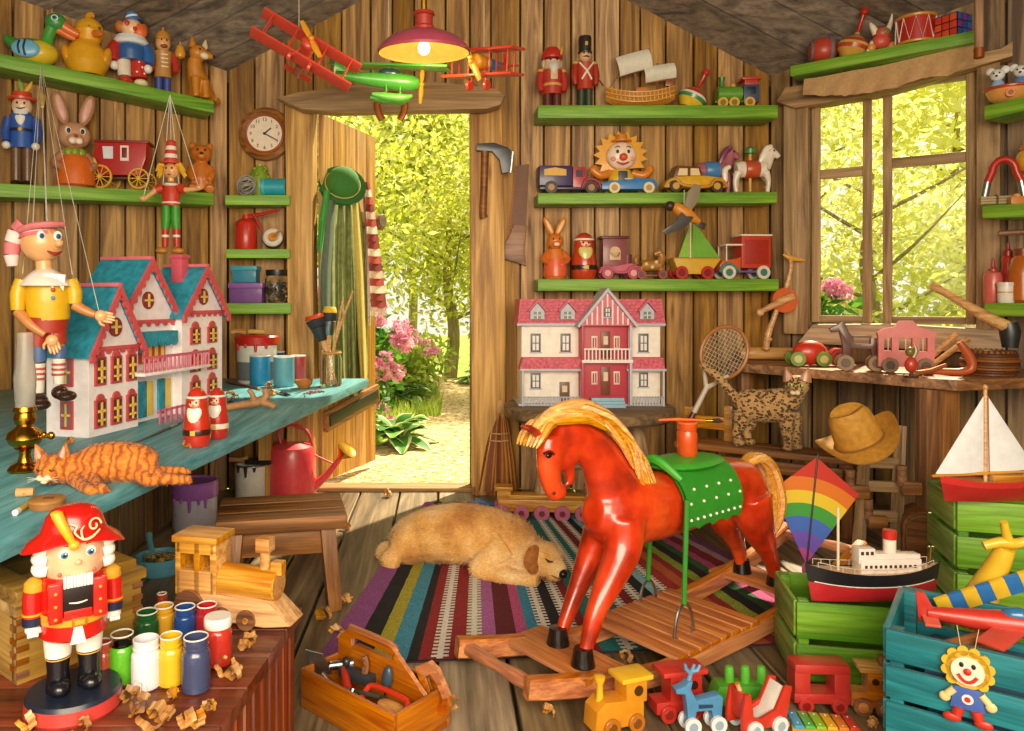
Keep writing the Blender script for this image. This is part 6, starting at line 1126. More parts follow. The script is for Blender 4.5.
t = on(F3, 'wooden_dowel', 'short wooden dowel lying high under the middle right edge shelf', 'dowel', 1014, .6); t.o.location.z += 68*t.u; b = t.p('rod', 'toy_wood_dark'); b.cyl((-13, 0, 2), (14, 0, 3), 2.8); b = t.p('bracket', 'rust'); b.box(12, 0, 6, 2, 3, 10, .3)
# --- three short shelves by the door
t = on(D1, 'wire_ball', 'ball of tangled grey wire on the short shelf under the clock', 'wire ball', 247, .45); b = t.p('wire', C('#9a958c', .5)); r = random.Random(5)
for k in range(14): b.at(0, 0, 11, r.uniform(0, 180), r.uniform(0, 180), r.uniform(0, 180)); b.torus((0, 0, r.uniform(-3, 3)), r.uniform(7.5, 10), .75, 'z', 22, 5)
t = on(D1, 'green_cactus', 'small knobbly green cactus between the wire ball and blue tin', 'cactus', 260, .75); b = t.p('body', G_('#7d9a24', .6)); b.lathe([(0, 0), (7, 0), (8.4, 6), (9.4, 16), (8.4, 24), (5, 30), (0, 32)], n=18); [b.ell(9*math.cos(k*2.4)*math.sin(.5+k*.09), 9*math.sin(k*2.4)*math.sin(.5+k*.09), 6+k*1.1, 2.2, 2.2, 2.2, n=8) for k in range(22)]; t.p('bud', G_('#a8b83a', .6)).ell(0, 0, 32.5, 2.6, 2.6, 2.4)
t = on(D1, 'blue_tin', 'turquoise tin lying on its side on the short shelf', 'tin', 275, .45); b = t.p('body', G_('#2b9fb4')); b.cyl((-10, 0, 9), (11, 0, 9), 9, n=24); t.p('lid', G_('#3fb4c6')).cyl((-12.4, 0, 9), (-9, 0, 9), 9.5, n=24)
t = on(D2, 'oil_can', 'red oil can with long spout on the short middle shelf', 'oil can', 246, .5); b = t.p('body', G_('#bf2a1a')); b.lathe([(0, 0), (10.4, 0), (11, 1.4), (11, 26), (9, 29), (4, 31), (3.4, 35), (0, 35)], n=24); t.p('spout', G_('#b8261a')).tube([(2, 0, 33), (16, 0, 36), (33, 0, 40)], [2.6, 1.8, 1.2], 8); t.p('trigger', G_('#a8221a')).tube([(8, -2, 35), (13, -2, 26), (17, -2, 18)], [1.6, 1.6, 1.2], 8, 2)
t = on(D2, 'tape_reel', 'reel of masking tape leaning beside the oil can', 'tape', 273, .4); b = t.p('reel', G_('#2a2c3c')); b.at(0, 0, 11, 70, 20, 0); b.torus((0, 0, 0), 7, 3.6, 'z', 24, 8); b.m(G_('#d8d0c4')).torus((0, 0, 3), 7, 3, 'z', 24, 8); b = t.p('core', G_('#cf8a2a')); b.at(0, 0, 11, 70, 20, 0); b.lathe([(4.2, -3), (4.2, 6)], n=20); b.tube([(0, 0, 5), (4, 2, 12), (7, 4, 18)], [1.8, 1.4, .8], 8, 3)
t = on(D3, 'purple_box', 'purple lidded box under the small blue box', 'box', 248, .5); b = t.p('body', G_('#74448e', .5)); b.box(0, 0, 7.4, 32, 20, 14.6, .6); t.p('lid', G_('#8a54a4', .5)).box(0, 0, 17.2, 34, 22, 5.2, .7)
pb = t.o.location.copy(); t = T('blue_box', 'small turquoise lidded box stacked on the purple box', 'box', pb+V((-2*t.u, 0, 20*t.u)), 0, None, t.u); b = t.p('body', G_('#2580a0', .5)); b.box(0, 0, 6.4, 24, 17, 12.6, .5); t.p('lid', G_('#2f96b0', .5)).box(0, 0, 14.6, 26, 19, 4.6, .6)
t = on(D3, 'nail_jar', 'clear jar of screws with a black lid beside the purple box', 'jar', 277, .5); b = t.p('glass', 'glass'); b.lathe([(0, 0), (10.6, 0), (11.6, 1.5), (11.6, 24), (9.6, 27), (9, 27)], n=24); b = t.p('screws', 'steel', 'heap of steel screws'); r = random.Random(3)
for k in range(60): a = r.random()*6.3; q_ = r.random()**.5*8.6; z = 2+r.random()*18; d = V((r.uniform(-1, 1), r.uniform(-1, 1), r.uniform(-1, 1))).normalized()*2.6; c = V((q_*math.cos(a), q_*math.sin(a), z)); b.cyl(c-d, c+d, .7, n=5)
b.o['kind'] = 'stuff'; t.p('lid', G_('#1a1a1c', .4)).lathe([(0, 27), (10.8, 27), (11, 28), (11, 33), (0, 33.6)], n=24)
# ---------------------------------------------------------------- hung under the roof and on the back wall
def ceil_string(t, x, y, z, top):
    R_ = t.o.rotation_euler.to_matrix(); w = t.L+R_ @ (V((x, y, z))*t.u); zc_ = ceil_z(w.x, max(w.y, 3.15)); inv = R_.inverted(); e = inv @ ((V((w.x, w.y, zc_))-t.L)/t.u)
    t.p('string', C('#d9d2c2', .7)).tube([(x, y, z), e], .35, 5)
def rot(t, rx, ry, rz): t.o.rotation_euler = (rad(rx), rad(ry), rad(rz))
RP = G_('#d34a38', .35); YP = G_('#e09a24', .35)
def biplane(t, c, sp, bodyc, prop, gap=20, pa=25, ch=17):
    b = t.p('fuselage', bodyc[0]); L = 46
    for k in range(3): b.m(bodyc[k]).tube([(0, -20+k*18, 4-k*.3), (0, -2+k*18, 4)], [8.2-k*1.7, 8.2-(k+1)*1.7], 16)
    b.ell(0, 34, 4, 3.2, 4, 3.2); b.m(bodyc[0]).ell(0, -20, 4, 8, 4, 8)
    for z, nm in ((gap*.5+4, 'upper_wing'), (-gap*.5+4, 'lower_wing')): w = t.p(nm, c); w.box(0, -8, z, sp, ch, 2.6, 1.1)
    for x in (-sp*.4, -sp*.15, sp*.15, sp*.4):
        for y in (-14, -2): t.p('strut', c).cyl((x, y, -gap*.5+4), (x, y, gap*.5+4), .8, n=6)
    t.p('tailplane', c).box(0, 32, 5, 30, 9, 1.6, .7); t.p('tail_fin', c).prism([(-.8, 5), (.8, 5), (.8, 17), (-.8, 17)], 28, 36, .3)
    b = t.p('propeller', prop, 'yellow propeller'); b.at(0, -26, 4, 0, pa, 0); b.tube([(0, 0, -21), (0, 0, -10), (0, 0, 0), (0, 0, 10), (0, 0, 21)], [2.4, 3.6, 2, 3.6, 2.4], 10, 2, flat=.4); b.ell(0, -1, 0, 3, 3, 3)
    for s in (-1, 1): b = t.p('landing_gear', c); b.cyl((s*5, -12, 0), (s*10, -14, -17), 1, n=6); b.cyl((s*9, -14, -18), (s*12, -14, -18), 5, n=16)
t = T('toy_biplane', 'large red biplane with yellow propeller hanging left of the lamp', 'toy plane', P(303, 58, 3.55)); rot(t, -22, 27, 14); biplane(t, RP, 108, [RP, RP, G_('#a86a5a')], YP, 28, -49, 15); ceil_string(t, -14, -6, 18, 0)
t = T('toy_biplane', 'red biplane with blue and yellow nose hanging right of the lamp', 'toy plane', P(487, 68, 3.6)); rot(t, 8, 8, -38); biplane(t, G_('#d23f26', .35), 84, [YP, G_('#3f78b4'), RP], YP, 24, -30, 25); ceil_string(t, 0, -6, 16, 0)
GP = G_('#4fa83a', .35); t = T('toy_plane', 'green monoplane hanging in the middle over the doorway', 'toy plane', P(388, 80, 3.75)); rot(t, 6, 3, 10)
b = t.p('fuselage', GP); b.tube([(-52, 0, 0), (-20, 0, -1), (8, 0, -1), (24, 0, -1), (31, 0, -1)], [2, 6.5, 9, 8, 5], 16, 3); t.p('cockpit', G_('#2a4a52', .2)).ell(2, 0, 6.5, 12, 6, 5)
t.p('wing', GP).box(2, 4, 14, 26, 122, 2.6, 1, rz=68); b = t.p('tail_fin', GP); b.prism([(-54, 0), (-42, 0), (-40, 4), (-48, 18), (-54, 20)], -1, 1, .4); t.p('tailplane', GP).box(-47, 0, 1.5, 11, 36, 1.6, .7)
for y in (-11, 11): b = t.p('float', G_('#66bc4a', .35), 'bright green float'); b.tube([(-16, y, -17), (-4, y, -18), (14, y, -18), (24, y, -15)], [1.5, 4, 4.4, 1.4], 10, 3); b.cyl((-2, y*.5, -6), (-2, y, -15), .9, n=6); b.cyl((12, y*.5, -6), (12, y, -15), .9, n=6)
b = t.p('propeller', YP, 'yellow propeller'); b.tube([(34, 0, -20), (34, 0, -8), (34, 0, 0), (34, 0, 8), (34, 0, 18)], [1.6, 2.6, 1.5, 2.6, 1.6], 8, 2); b.ell(34, 0, -1, 3, 2.6, 2.6); ceil_string(t, 0, 0, 12, 0)
# pendant lamp
LPx = T('pendant_lamp', 'pink enamel pendant lamp with gold lining hanging over the doorway', 'lamp', P(424, 53, 3.45)); rot(LPx, 5, 0, 0)
b = LPx.p('shade', C('#c2506a', .25, coat=.5)); pr = [(46, 0), (46.5, 2), (43, 7), (35, 14), (24, 19), (12, 22), (10, 23)]; b.lathe(pr, n=48, cap=False)
b = LPx.p('shade_lining', C('#c29346', .45, .3), 'gold inside of the shade'); b.lathe([(r-1, z-.6) for r, z in pr], n=48, cap=False)
b = LPx.p('socket', C('#b5382c', .35, coat=.3)); b.lathe([(0, 21), (11, 21), (11, 25), (9, 27), (9, 36), (11, 37), (10, 40), (0, 41)], n=24)
LPx.p('stem', 'brass').cyl((0, 0, 40), (0, 0, 130), 3.2, n=12)
m, nt, p = mk('bulb_glow'); p.inputs['Emission Color'].default_value = (1, .78, .45, 1); p.inputs['Emission Strength'].default_value = 5; MATS['bulb_glow'] = m
b = LPx.p('bulb', 'bulb_glow'); b.ell(0, 0, 5, 6, 6, 7); b.m('brass').cyl((0, 0, 10), (0, 0, 21), 4)
light('lamp_light', 'POINT', P(424, 60, 3.45), 6.5, (1, .72, .38), .06)
t = T('horseshoe', 'rusty horseshoe nailed to the beam over the door', 'horseshoe', P(391, 121, 4.343)); b = t.p('shoe', C('#b8642a', .4, .5)); pts = [(-14*math.cos(rad(a))*(1 if a > 0 else 1), 0, 15+12*math.sin(rad(a))) for a in range(0, 181, 15)]; b.tube([(-8.5, 0, 1), (-12, 0, 7)]+pts+[(12, 0, 7), (8.5, 0, 1)], 3.3, 8, 2, flat=.5)
b = t.p('nail', '#3a2414'); [b.ell(14*math.cos(rad(a)), -2, 15+12*math.sin(rad(a)), .9, .5, .9, n=8) for a in (20, 45, 70, 110, 135, 160)]
# clock
t = T('wall_clock', 'round wooden wall clock left of the doorway', 'clock', P(265, 134, 4.58))
b = t.p('rim', 'brown_wood'); b.lathe([(16, 0), (26, 0), (27, 2), (26, 5), (22, 7), (18, 5)], (0, 3, 0), (0, -1, 0), 48, False); t.p('inner_ring', C('#a34a26', .35)).torus((0, -2, 0), 18.6, 1.2, 'y', 40, 8)
b = t.p('dial', C('#ecd9c2', .5)); b.cyl((0, 2, 0), (0, -1.5, 0), 18.4, n=40)
b = t.p('numerals', '#2a1a12')
for k in range(1, 13): a = rad(90-30*k); b.text(str(k), 5., 14*math.cos(a), -1.7, 14*math.sin(a), ext=.04)
b = t.p('hour_hand', '#1a120e'); b.at(0, -2.4, 0, 0, 50, 0); b.box(0, 0, 4, 1.3, .5, 9, .1); b = t.p('minute_hand', '#1a120e'); b.at(0, -3, 0, 0, 118, 0); b.box(0, 0, 6, 1, .5, 14, .1); t.p('hub', '#1a120e').cyl((0, -1, 0), (0, -3.6, 0), 1.3)
# axe, saw, broom
t = T('hand_axe', 'hand axe with brown handle hanging on the right door post', 'axe', P(484, 218, 4.46)); b = t.p('handle', 'toy_wood_dark'); b.tube([(0, 0, 0), (-1, 0, 6), (0, 0, 30), (1, 0, 66), (1, 0, 74)], [4.4, 3.8, 3.6, 4, 3.8], 12, 3, flat=.7)
b = t.p('head', 'iron'); b.prism([(-8, 68), (-7, 74), (10, 75), (24, 70), (28, 66), (26, 46), (18, 44), (15, 58), (8, 66), (-7, 67)], -3, 3, .8); b.m('steel').prism([(26, 67.4), (29.5, 66), (27, 45), (24.5, 46)], -1.6, 1.6)
t = T('hand_saw', 'old rusty hand saw hanging beside the door post', 'saw', P(512, 268, 4.58)); b = t.p('blade', C('#6b4a38', .55, .3)); b.prism([(-2, 36), (14, 40), (17, 104), (4, 102)], -.7, .7); pts = []
b.m('rust'); [b.prism([(-1.9+k*.32, 38+k*3.4), (-3.4+k*.32, 39.6+k*3.4), (-1.6+k*.32, 41.2+k*3.4)], -.6, .6) for k in range(18)]
b = t.p('handle', 'toy_wood_dark'); b.prism([(-17, 14), (-12, 10), (8, 4), (14, 2), (12, 20), (15, 42), (2, 44), (-4, 30), (-12, 20)], -3, 3, 1)
t = T('broom', 'old straw broom leaning against the right door post', 'broom', G(497, 494)+V((0, -.02, 0))); b = t.p('handle', 'brown_wood_up'); b.tube([(4, 4, 86), (1, 9, 150), (-7, 16, 244)], [2.6, 2.4, 2.2], 10); b = t.p('bristles', C('#a86a2c', .85, v=.3, sc=120)); r = random.Random(4)
for k in range(150): a = r.random()*6.3; q_ = r.random()**.5; x, y = math.cos(a)*q_*1.25, math.sin(a)*q_*.5; b.m(['#a8662a', '#c98a44', '#7d4a26', '#8a5a4a'][k % 4]); b.tube([(3+x*3.5, 3+y*4, 88), (2+x*8, 2+y*8, 66), (1+x*13, y*12, 34), (x*17, y*15-1, r.uniform(0, 7))], [.9, 1.1, 1.1, .5], 4)
b.o['kind'] = 'stuff'; b = t.p('binding', C('#c9a06a', .7)); b.lathe([(4.6, 82), (5.4, 86), (5, 92), (3.4, 96)], (3, 3, 0), n=16)
for z, r_ in ((62, 9.6), (55, 10.8)): t.p('stitch_band', C('#c9a06a', .7)).tube([(2+r_*math.cos(k*PI/12), 2+r_*.9*math.sin(k*PI/12), z) for k in range(24)], .8, 6, close=True)
# bird
t = T('wooden_bird', 'painted bird with spread wings hanging before the middle back shelf', 'toy bird', P(684, 214, 4.18)); rot(t, 0, 0, 0)
b = t.p('body', G_('#d98a26', .5)); b.tube([(-13, 0, 6), (-8, 0, 6), (2, 0, 0), (10, 0, -5), (16, 0, -8)], [2, 6, 7, 4.6, 2], 14, 3); b.m('#3a2a22').ell(-14, 0, 8, 5.4, 5, 5); b.tube([(-18, 0, 7.6), (-23, 0, 7)], [1.6, .3], 8)
b = t.p('tail', '#3a2a22'); b.prism([(10, -4), (22, -10), (20, -16), (12, -12)], -1, 1, .3)
for pts, c in (([(-6, 4), (0, 10), (3, 22), (10, 30), (16, 28), (14, 14), (6, 2)], '#8a7a62'), ([(-4, 2), (-10, -8), (-24, -18), (-20, -21), (0, -14), (8, -4)], '#3f3a36')):
    w_ = t.p('wing', G_(c, .6)); w_.prism(pts, -3 if c[1] == '8' else -6, -1.4 if c[1] == '8' else -4.4, .4)
t.p('string', C('#d9d2c2', .7)).tube([(0, 0, 4), (0, -.5, 24)], .35, 5)
# clothes on the open door
def drape(b, rows, amp, nf, y0=0, th=1.2, n=36, ph=0., ext=None):
    for o in (0, th):
        vs = []
        for i, (z, xl, xr) in enumerate(rows):
            g = i/(len(rows)-1)
            for k in range(n+1): s = k/n; vs.append((xl+(xr-xl)*s, y0+o+amp*(.25+.75*g)*math.sin(s*nf*2*PI+ph+g*.8), z+(math.sin(s*9+ph)*2*g if i == len(rows)-1 else 0)))
        b.raw(vs, [(i*(n+1)+k, i*(n+1)+k+1, (i+1)*(n+1)+k+1, (i+1)*(n+1)+k) for i in range(len(rows)-1) for k in range(n)])
    b.fix = False; return b
LL = LD.o.location; LN = V((math.sin(LD.rz), -math.cos(LD.rz), 0))
def leaf_t(name, lab, cat, off): return T(name, lab, cat, LL+LN*off, math.degrees(LD.rz), u=4.9/F)
def drapeq(t, b, rows, amp, nf, off=0., n=30, th=1.4, ph=0., wob=4):
    for o in (0, th):
        vs = []
        for i, (py, xl, xr) in enumerate(rows):
            g = i/(len(rows)-1)
            for k in range(n+1): s = k/n; vs.append(t.q(xl+(xr-xl)*s, py+(math.sin(s*11+ph)*wob*g if i == len(rows)-1 else 0), off+o+amp*(.25+.75*g)*math.sin(s*nf*2*PI+ph+g*.8)))
        b.raw(vs, [(i*(n+1)+k, i*(n+1)+k+1, (i+1)*(n+1)+k+1, (i+1)*(n+1)+k) for i in range(len(rows)-1) for k in range(n)])
    b.fix = False
t = leaf_t('green_coat', 'long grey green coat hanging on the open door under the hat', 'coat', .075); drapeq(t, t.p('body', C('#8a9258', .85, v=.25)), [(196, 332, 358), (215, 329, 362), (260, 326, 365), (320, 326, 367), (370, 327, 368), (392, 330, 366)], 5, 4); drapeq(t, t.p('lining', C('#5e6e5c', .85), 'dark grey green lining'), [(200, 325, 336), (270, 320, 331), (340, 321, 330), (372, 323, 329)], 3, 1, -4)
drapeq(t, t.p('lapel', C('#c2b058', .85), 'yellow green lapel'), [(200, 351, 358), (270, 355, 363), (340, 358, 366), (385, 361, 367)], 3, 1, -7)
t = leaf_t('green_scarf', 'bright green scarf hanging left of the coat', 'scarf', .1); drapeq(t, t.p('cloth', C('#46a048', .9)), [(190, 324, 331), (220, 319, 326), (250, 317, 323)], 2, 1)
t = leaf_t('white_scarf', 'white scarf hanging between coat and striped scarf', 'scarf', .09); drapeq(t, t.p('cloth', C('#e6dfd0', .9)), [(186, 361, 369), (220, 365, 372), (280, 367, 372), (322, 368, 371)], 2, 1)
t = leaf_t('striped_scarf', 'red and white striped scarf over the end of the coat rail', 'scarf', .11); cols = ['#8a2a22', '#e4cdb8', '#b5483a', '#7a221e', '#d9b09a', '#a83a2e', '#e4cdb8', '#8a2a22']; b = t.p('cloth', C(cols[0], .9)); n = 17
sx_ = lambda g: (364+7*g, 369+18*g**.8)
for k in range(n): g0_, g1_ = k/n, (k+1)/n; b.m(C(cols[k % 8], .9)); drapeq(t, b, [(182+126*g0_, *sx_(g0_)), (182.3+126*g1_, *sx_(g1_))], 1.2, 1, 0, 12, 1.4, 0, 0)
b = t.p('fringe', C('#e4cdb8', .9)); [b.tube([t.q(371.5+k*1.3, 307), t.q(371+k*1.4, 316)], .6, 4) for k in range(12)]
t = T('green_hat', 'green felt hat hanging on the open door', 'hat', P(342, 187, 4.7)); rot(t, 58, 28, 0); b = t.p('crown', C('#3c7a2e', .85)); b.lathe([(17, 0), (17, 6), (15, 14), (10, 19), (4, 21), (0, 21)], n=28); b = t.p('brim', C('#2f6a28', .85)); b.lathe([(16, 1), (21, -.5), (24, 1.5), (24, 2.5), (21, .8), (16, 2.4)], n=28); t.p('band', C('#b0a85a', .7)).torus((0, 0, 5), 17.2, .9, 'z', 28, 6)
# ---------------------------------------------------------------- on the blue workbench
def bench(name, lab, cat, px, py, rz=0, group=None): return T(name, lab, cat, G(px, py, BZ)+V((0, 0, .001)), rz, group)
BR = C('#c08a2a', .22, 1.)
t = bench('oil_lamp', 'brass oil lamp with tall glass chimney at the left end of the workbench', 'lamp', 25, 471)
b = t.p('base', BR); b.lathe([(0, 0), (15, 0), (16, 2), (13, 6), (7, 9), (5, 16), (6, 20), (10, 23), (0, 24)], n=28); b = t.p('font', BR); b.lathe([(6, 21), (14, 27), (17, 33), (15, 39), (8, 44), (7, 47)], n=28)
b = t.p('burner', BR); b.lathe([(6, 45), (9, 47), (10.5, 52), (9, 58), (11, 60), (10, 64), (0, 64)], n=24); b = t.p('wick_knob', BR); b.cyl((8, 0, 34), (24, 0, 34), 1.6); b.ell(26, 0, 35, 4, 3, 4); b.ell(19, 0, 36, 3.2, 3, 3)
b = t.p('chimney', 'milky_glass', 'hazy glass chimney'); b.lathe([(8.6, 62), (9.4, 74), (10.6, 92), (8.4, 112), (7.6, 138), (7.2, 138), (8, 112), (10.2, 92), (9, 74), (8.2, 62)], n=28, cap=False)
for px, py, R_, Hh, hood, lab in ((197, 446, 13.8, 58, '#c0301c', 'taller nesting doll painted as a bearded man on the workbench'), (217, 438, 11.5, 50, '#b82c22', 'shorter nesting doll painted as a bearded man on the workbench')): t = bench('nesting_doll', lab, 'nesting doll', px, py); nesting('', '', t, R_, Hh, hood, '#efe6d8', '#3a1c12' if px == 197 else '#e8d8c8')
t = bench('paint_bucket', 'white paint bucket with dripping red lid at the back of the workbench', 'bucket', 257, 383); b = t.p('body', G_('#d8d2c8')); b.lathe([(0, 0), (17.5, 0), (19, 2), (20, 44), (0, 44)], n=32); b.m('#6a6e72').lathe([(19.3, 4), (19.9, 22)], n=32); b = t.p('lid', G_('#b81f16')); b.lathe([(20.4, 38), (21.5, 39), (22, 46), (20, 48), (0, 48)], n=32); b = t.p('drip', G_('#b81f16')); [b.tube([(20.6*math.cos(a), 20.6*math.sin(a), 40), (20.6*math.cos(a), 20.6*math.sin(a), 40-l)], [2, 1.2], 7) for a, l in ((-2.4, 7), (-1.9, 4), (-1.4, 8), (-.9, 5))]
zb_ = t.o.location.copy(); ub = t.u
t = T('paint_brush', 'flat brush lying on the red lid of the paint bucket', 'brush', zb_+V((-2*ub, -.02, 49*ub)), 12, u=ub); t.p('handle', 'toy_wood').tube([(-8, 0, 2), (-16, 0, 3), (-22, 0, 2)], [3, 2.4, 3], 8, 2); t.p('bristles', C('#c9a45a', .8)).box(2, 0, 2.6, 16, 8, 4, 1)
for px, py, h, r_, c, lab in ((260, 385, 29, 10, '#2a86b8', 'bright blue paint pot at the front of the row by the red bucket'), (276, 379, 27, 8.5, '#25497e', 'dark blue paint pot behind the other pots by the red bucket'), (284, 386, 29, 10.3, '#5f9fb0', 'pale blue paint pot in the row by the red bucket'), (298, 382, 26, 7.6, '#b03a3c', 'red paint pot at the right end of the row by the bucket')):
    t = bench('paint_pot', lab, 'paint pot', px, py, 0, 'paint pots on the workbench'); b = t.p('body', G_(c)); b.lathe([(0, 0), (r_-.6, 0), (r_, 1), (r_, h), (r_-1, h), (r_-1, h-3)], n=24); t.p('rim', G_('#cfd6d8')).torus((0, 0, h), r_-.4, .8, 'z', 24, 6); t.p('paint', G_(c, .15)).lathe([(0, h-3), (r_-1, h-3)], n=24)
t = bench('brush_jar', 'glass jar of paint brushes tied with twine at the right end of the workbench', 'jar', 331, 386); b = t.p('glass', 'glass'); b.lathe([(0, 0), (10, 0), (11, 2), (11, 26), (9, 32), (10, 36), (9.6, 36), (8.4, 32), (10.2, 26), (10.2, 2.4), (0, 2)], n=28); t.p('twine', C('#b58a4c', .8)).torus((0, 0, 33), 9.6, 1.2, 'z', 24, 6)
jl = t.o.location.copy(); ju = t.u
def jar_item(name, lab, cat, pts, rs, parts):
    t = T(name, lab, cat, jl+V((0, 0, 3*ju)), u=ju); b = t.p('handle', 'toy_wood'); b.tube(pts, rs, 8, 3)
    for nm, m_, p0, p1, r0, r1 in parts: q_ = t.p(nm, m_); q_.cyl(p0, p1, r0, r1)
jar_item('paint_brush', 'round brush with orange tip leaning left in the brush jar', 'brush', [(4, 0, 0), (-3, 0, 24), (-8, 0, 42)], [2, 2.6, 3], [('ferrule', 'iron', (-8, 0, 42), (-12, 0, 56), 5, 9), ('bristles', G_('#2a2a34', .7), (-12, 0, 56), (-15, 0, 64), 9, 11), ('orange_tip', G_('#cf4a1a', .6), (-15, 0, 64), (-16, 0, 68), 11, 10)])
jar_item('paint_brush', 'brush with yellow tip standing upright in the brush jar', 'brush', [(-4, 2, 0), (-3, 1, 30), (-2, 0, 48)], [2, 2.4, 2.8], [('ferrule', 'steel', (-2, 0, 48), (-1.6, 0, 62), 5, 6.6), ('bristles', G_('#2c3038', .7), (-1.6, 0, 62), (-1.2, 0, 70), 6.6, 7.4), ('yellow_tip', G_('#d8b02c', .6), (-1.2, 0, 70), (-1, 0, 76), 7.4, 6)])
for k, (x, z) in enumerate(((12, 84), (22, 92))): jar_item('wooden_stick', ['shorter pale stick leaning right in the brush jar', 'longest pale stick leaning right in the brush jar'][k], 'stick', [(-4+2*k, -2+4*k, 0), (4, 0, 40), (x, 0, z)], [1.4, 1.4, 1.1], [])
t = bench('clay_dish', 'small round clay dish beside the paint pots', 'dish', 304, 388); t.p('bowl', C('#b5702c', .6)).lathe([(0, 0), (5, 0), (8, 4), (9, 8), (8, 8), (7, 4.6), (0, 2)], n=24); t.p('pigment', C('#5a2a1c', .8)).lathe([(0, 5), (7.2, 5)], n=20)
t = bench('pigment_crumbs', 'scatter of dark red pigment crumbs on the blue bench top', 'crumbs', 314, 393); t.o['kind'] = 'stuff'; b = t.p('crumb', C('#8a2a2a', .7)); r = random.Random(9); [b.ell(r.gauss(0, 5), r.gauss(0, 14), .8, r.uniform(.6, 1.8), r.uniform(.6, 1.6), .8, n=7) for k in range(26)]; b.o['kind'] = 'stuff'
t = bench('whittled_twig', 'whittled forked wooden twig lying behind the nesting dolls', 'twig', 250, 411, 15); b = t.p('branch', C('#a9784a', .6, v=.3)); b.tube([(-26, 0, 4), (-8, 0, 6), (8, 0, 9), (16, 0, 14), (14, 0, 22)], [3.4, 4, 4.6, 4, 2.6], 10, 3); b.tube([(8, 0, 9), (20, -4, 6), (24, -6, 3)], [4, 3, 3], 9, 3); b.tube([(4, 0, 9), (2, 0, 17), (-2, 0, 21)], [3.4, 2.6, 2], 9, 3); b.tube([(12, 0, 12), (22, 2, 18)], [3, 1.8], 9); b.blend(.9, 2)
def stick(name, lab, cat, a, b_, r_, parts):
    d = b_-a; t = T(name, lab, cat, a+V((0, 0, r_*a.y/F)), math.degrees(math.atan2(d.y, d.x)), u=a.y/F); L = d.length/t.u; t.o.rotation_euler.y = -math.asin(max(-1, min(1, d.z/d.length)))
    for nm, m_, f0, f1, k0, k1 in parts: t.p(nm, m_).tube([(L*f0, 0, 0), (L*(f0*.6+f1*.4), 0, 0), (L*f1, 0, 0)], [r_*k0, r_*(k0+k1)*.5, r_*k1], 10)
    return t
g_ = lambda px, py: G(px, py, BZ)
stick('paint_brush', 'long thin brush lying before the tall dollhouse', 'brush', g_(134, 445), g_(183, 423), 1.6, [('handle', G_('#4a3a34'), 0, .7, .5, 1), ('ferrule', 'steel', .7, .85, 1, 1.1), ('bristles', C('#6a5a44', .9), .85, 1, 1.1, .3)])
stick('pencil', 'dark pencil lying behind the whittled twig', 'pencil', g_(227, 383), g_(263, 391), 1.2, [('shaft', G_('#6a2f34'), 0, .88, 1, 1), ('tip', 'toy_wood', .88, 1, 1, .1)])
stick('paint_brush', 'short white handled brush lying before the pale blue pot', 'brush', g_(270, 392), g_(291, 397), 1.7, [('handle', G_('#d8d2ca'), 0, .55, .8, 1), ('ferrule', 'steel', .55, .75, 1.1, 1.1), ('bristles', C('#2c2420', .9), .75, 1, 1.2, .2)])
t = bench('blue_rag', 'crumpled blue paper behind the nesting dolls', 'paper', 240, 402, 20); b = t.p('sheet', C('#2f7fa8', .7)); vs = [(x*4-14, y*5-12, 1.6+1.4*math.sin(x*1.7+y)) for x in range(8) for y in range(6)]; b.raw(vs, [(x*6+y, x*6+y+1, x*6+y+7, x*6+y+6) for x in range(7) for y in range(5)]); b.fix = False
t = bench('round_tin', 'flat round brown tin at the near left of the workbench', 'tin', 47, 508); b = t.p('body', C('#9a6a3a', .4)); b.lathe([(0, 0), (16, 0), (16.6, 1), (16.6, 6), (0, 6)], n=32); b = t.p('lid', C('#a8763c', .4)); b.lathe([(16, 6), (17, 6.4), (17, 9), (15.6, 10), (0, 10)], n=32); b.m('#5a3a1c').box(3, -2, 10.4, 9, 6, 1, .2)
t = bench('cork', 'pale cork lying beyond the round brown tin', 'cork', 25, 497, 15); b = t.p('body', C('#d0a06a', .8)); b.cyl((-8, 0, 4.4), (8, 0, 4.4), 4.6, 4); b.m('#b58448').ell(0, -4, 4, 1.6, .8, 1)
stick('chalk_stub', 'white tipped chalk stub at the near left bench edge', 'chalk', g_(15, 516), g_(32, 505), 3.2, [('grip', C('#c9a24a', .6), .2, 1, 1, .9), ('tip', C('#e9e6de', .7), 0, .2, 1, 1)])
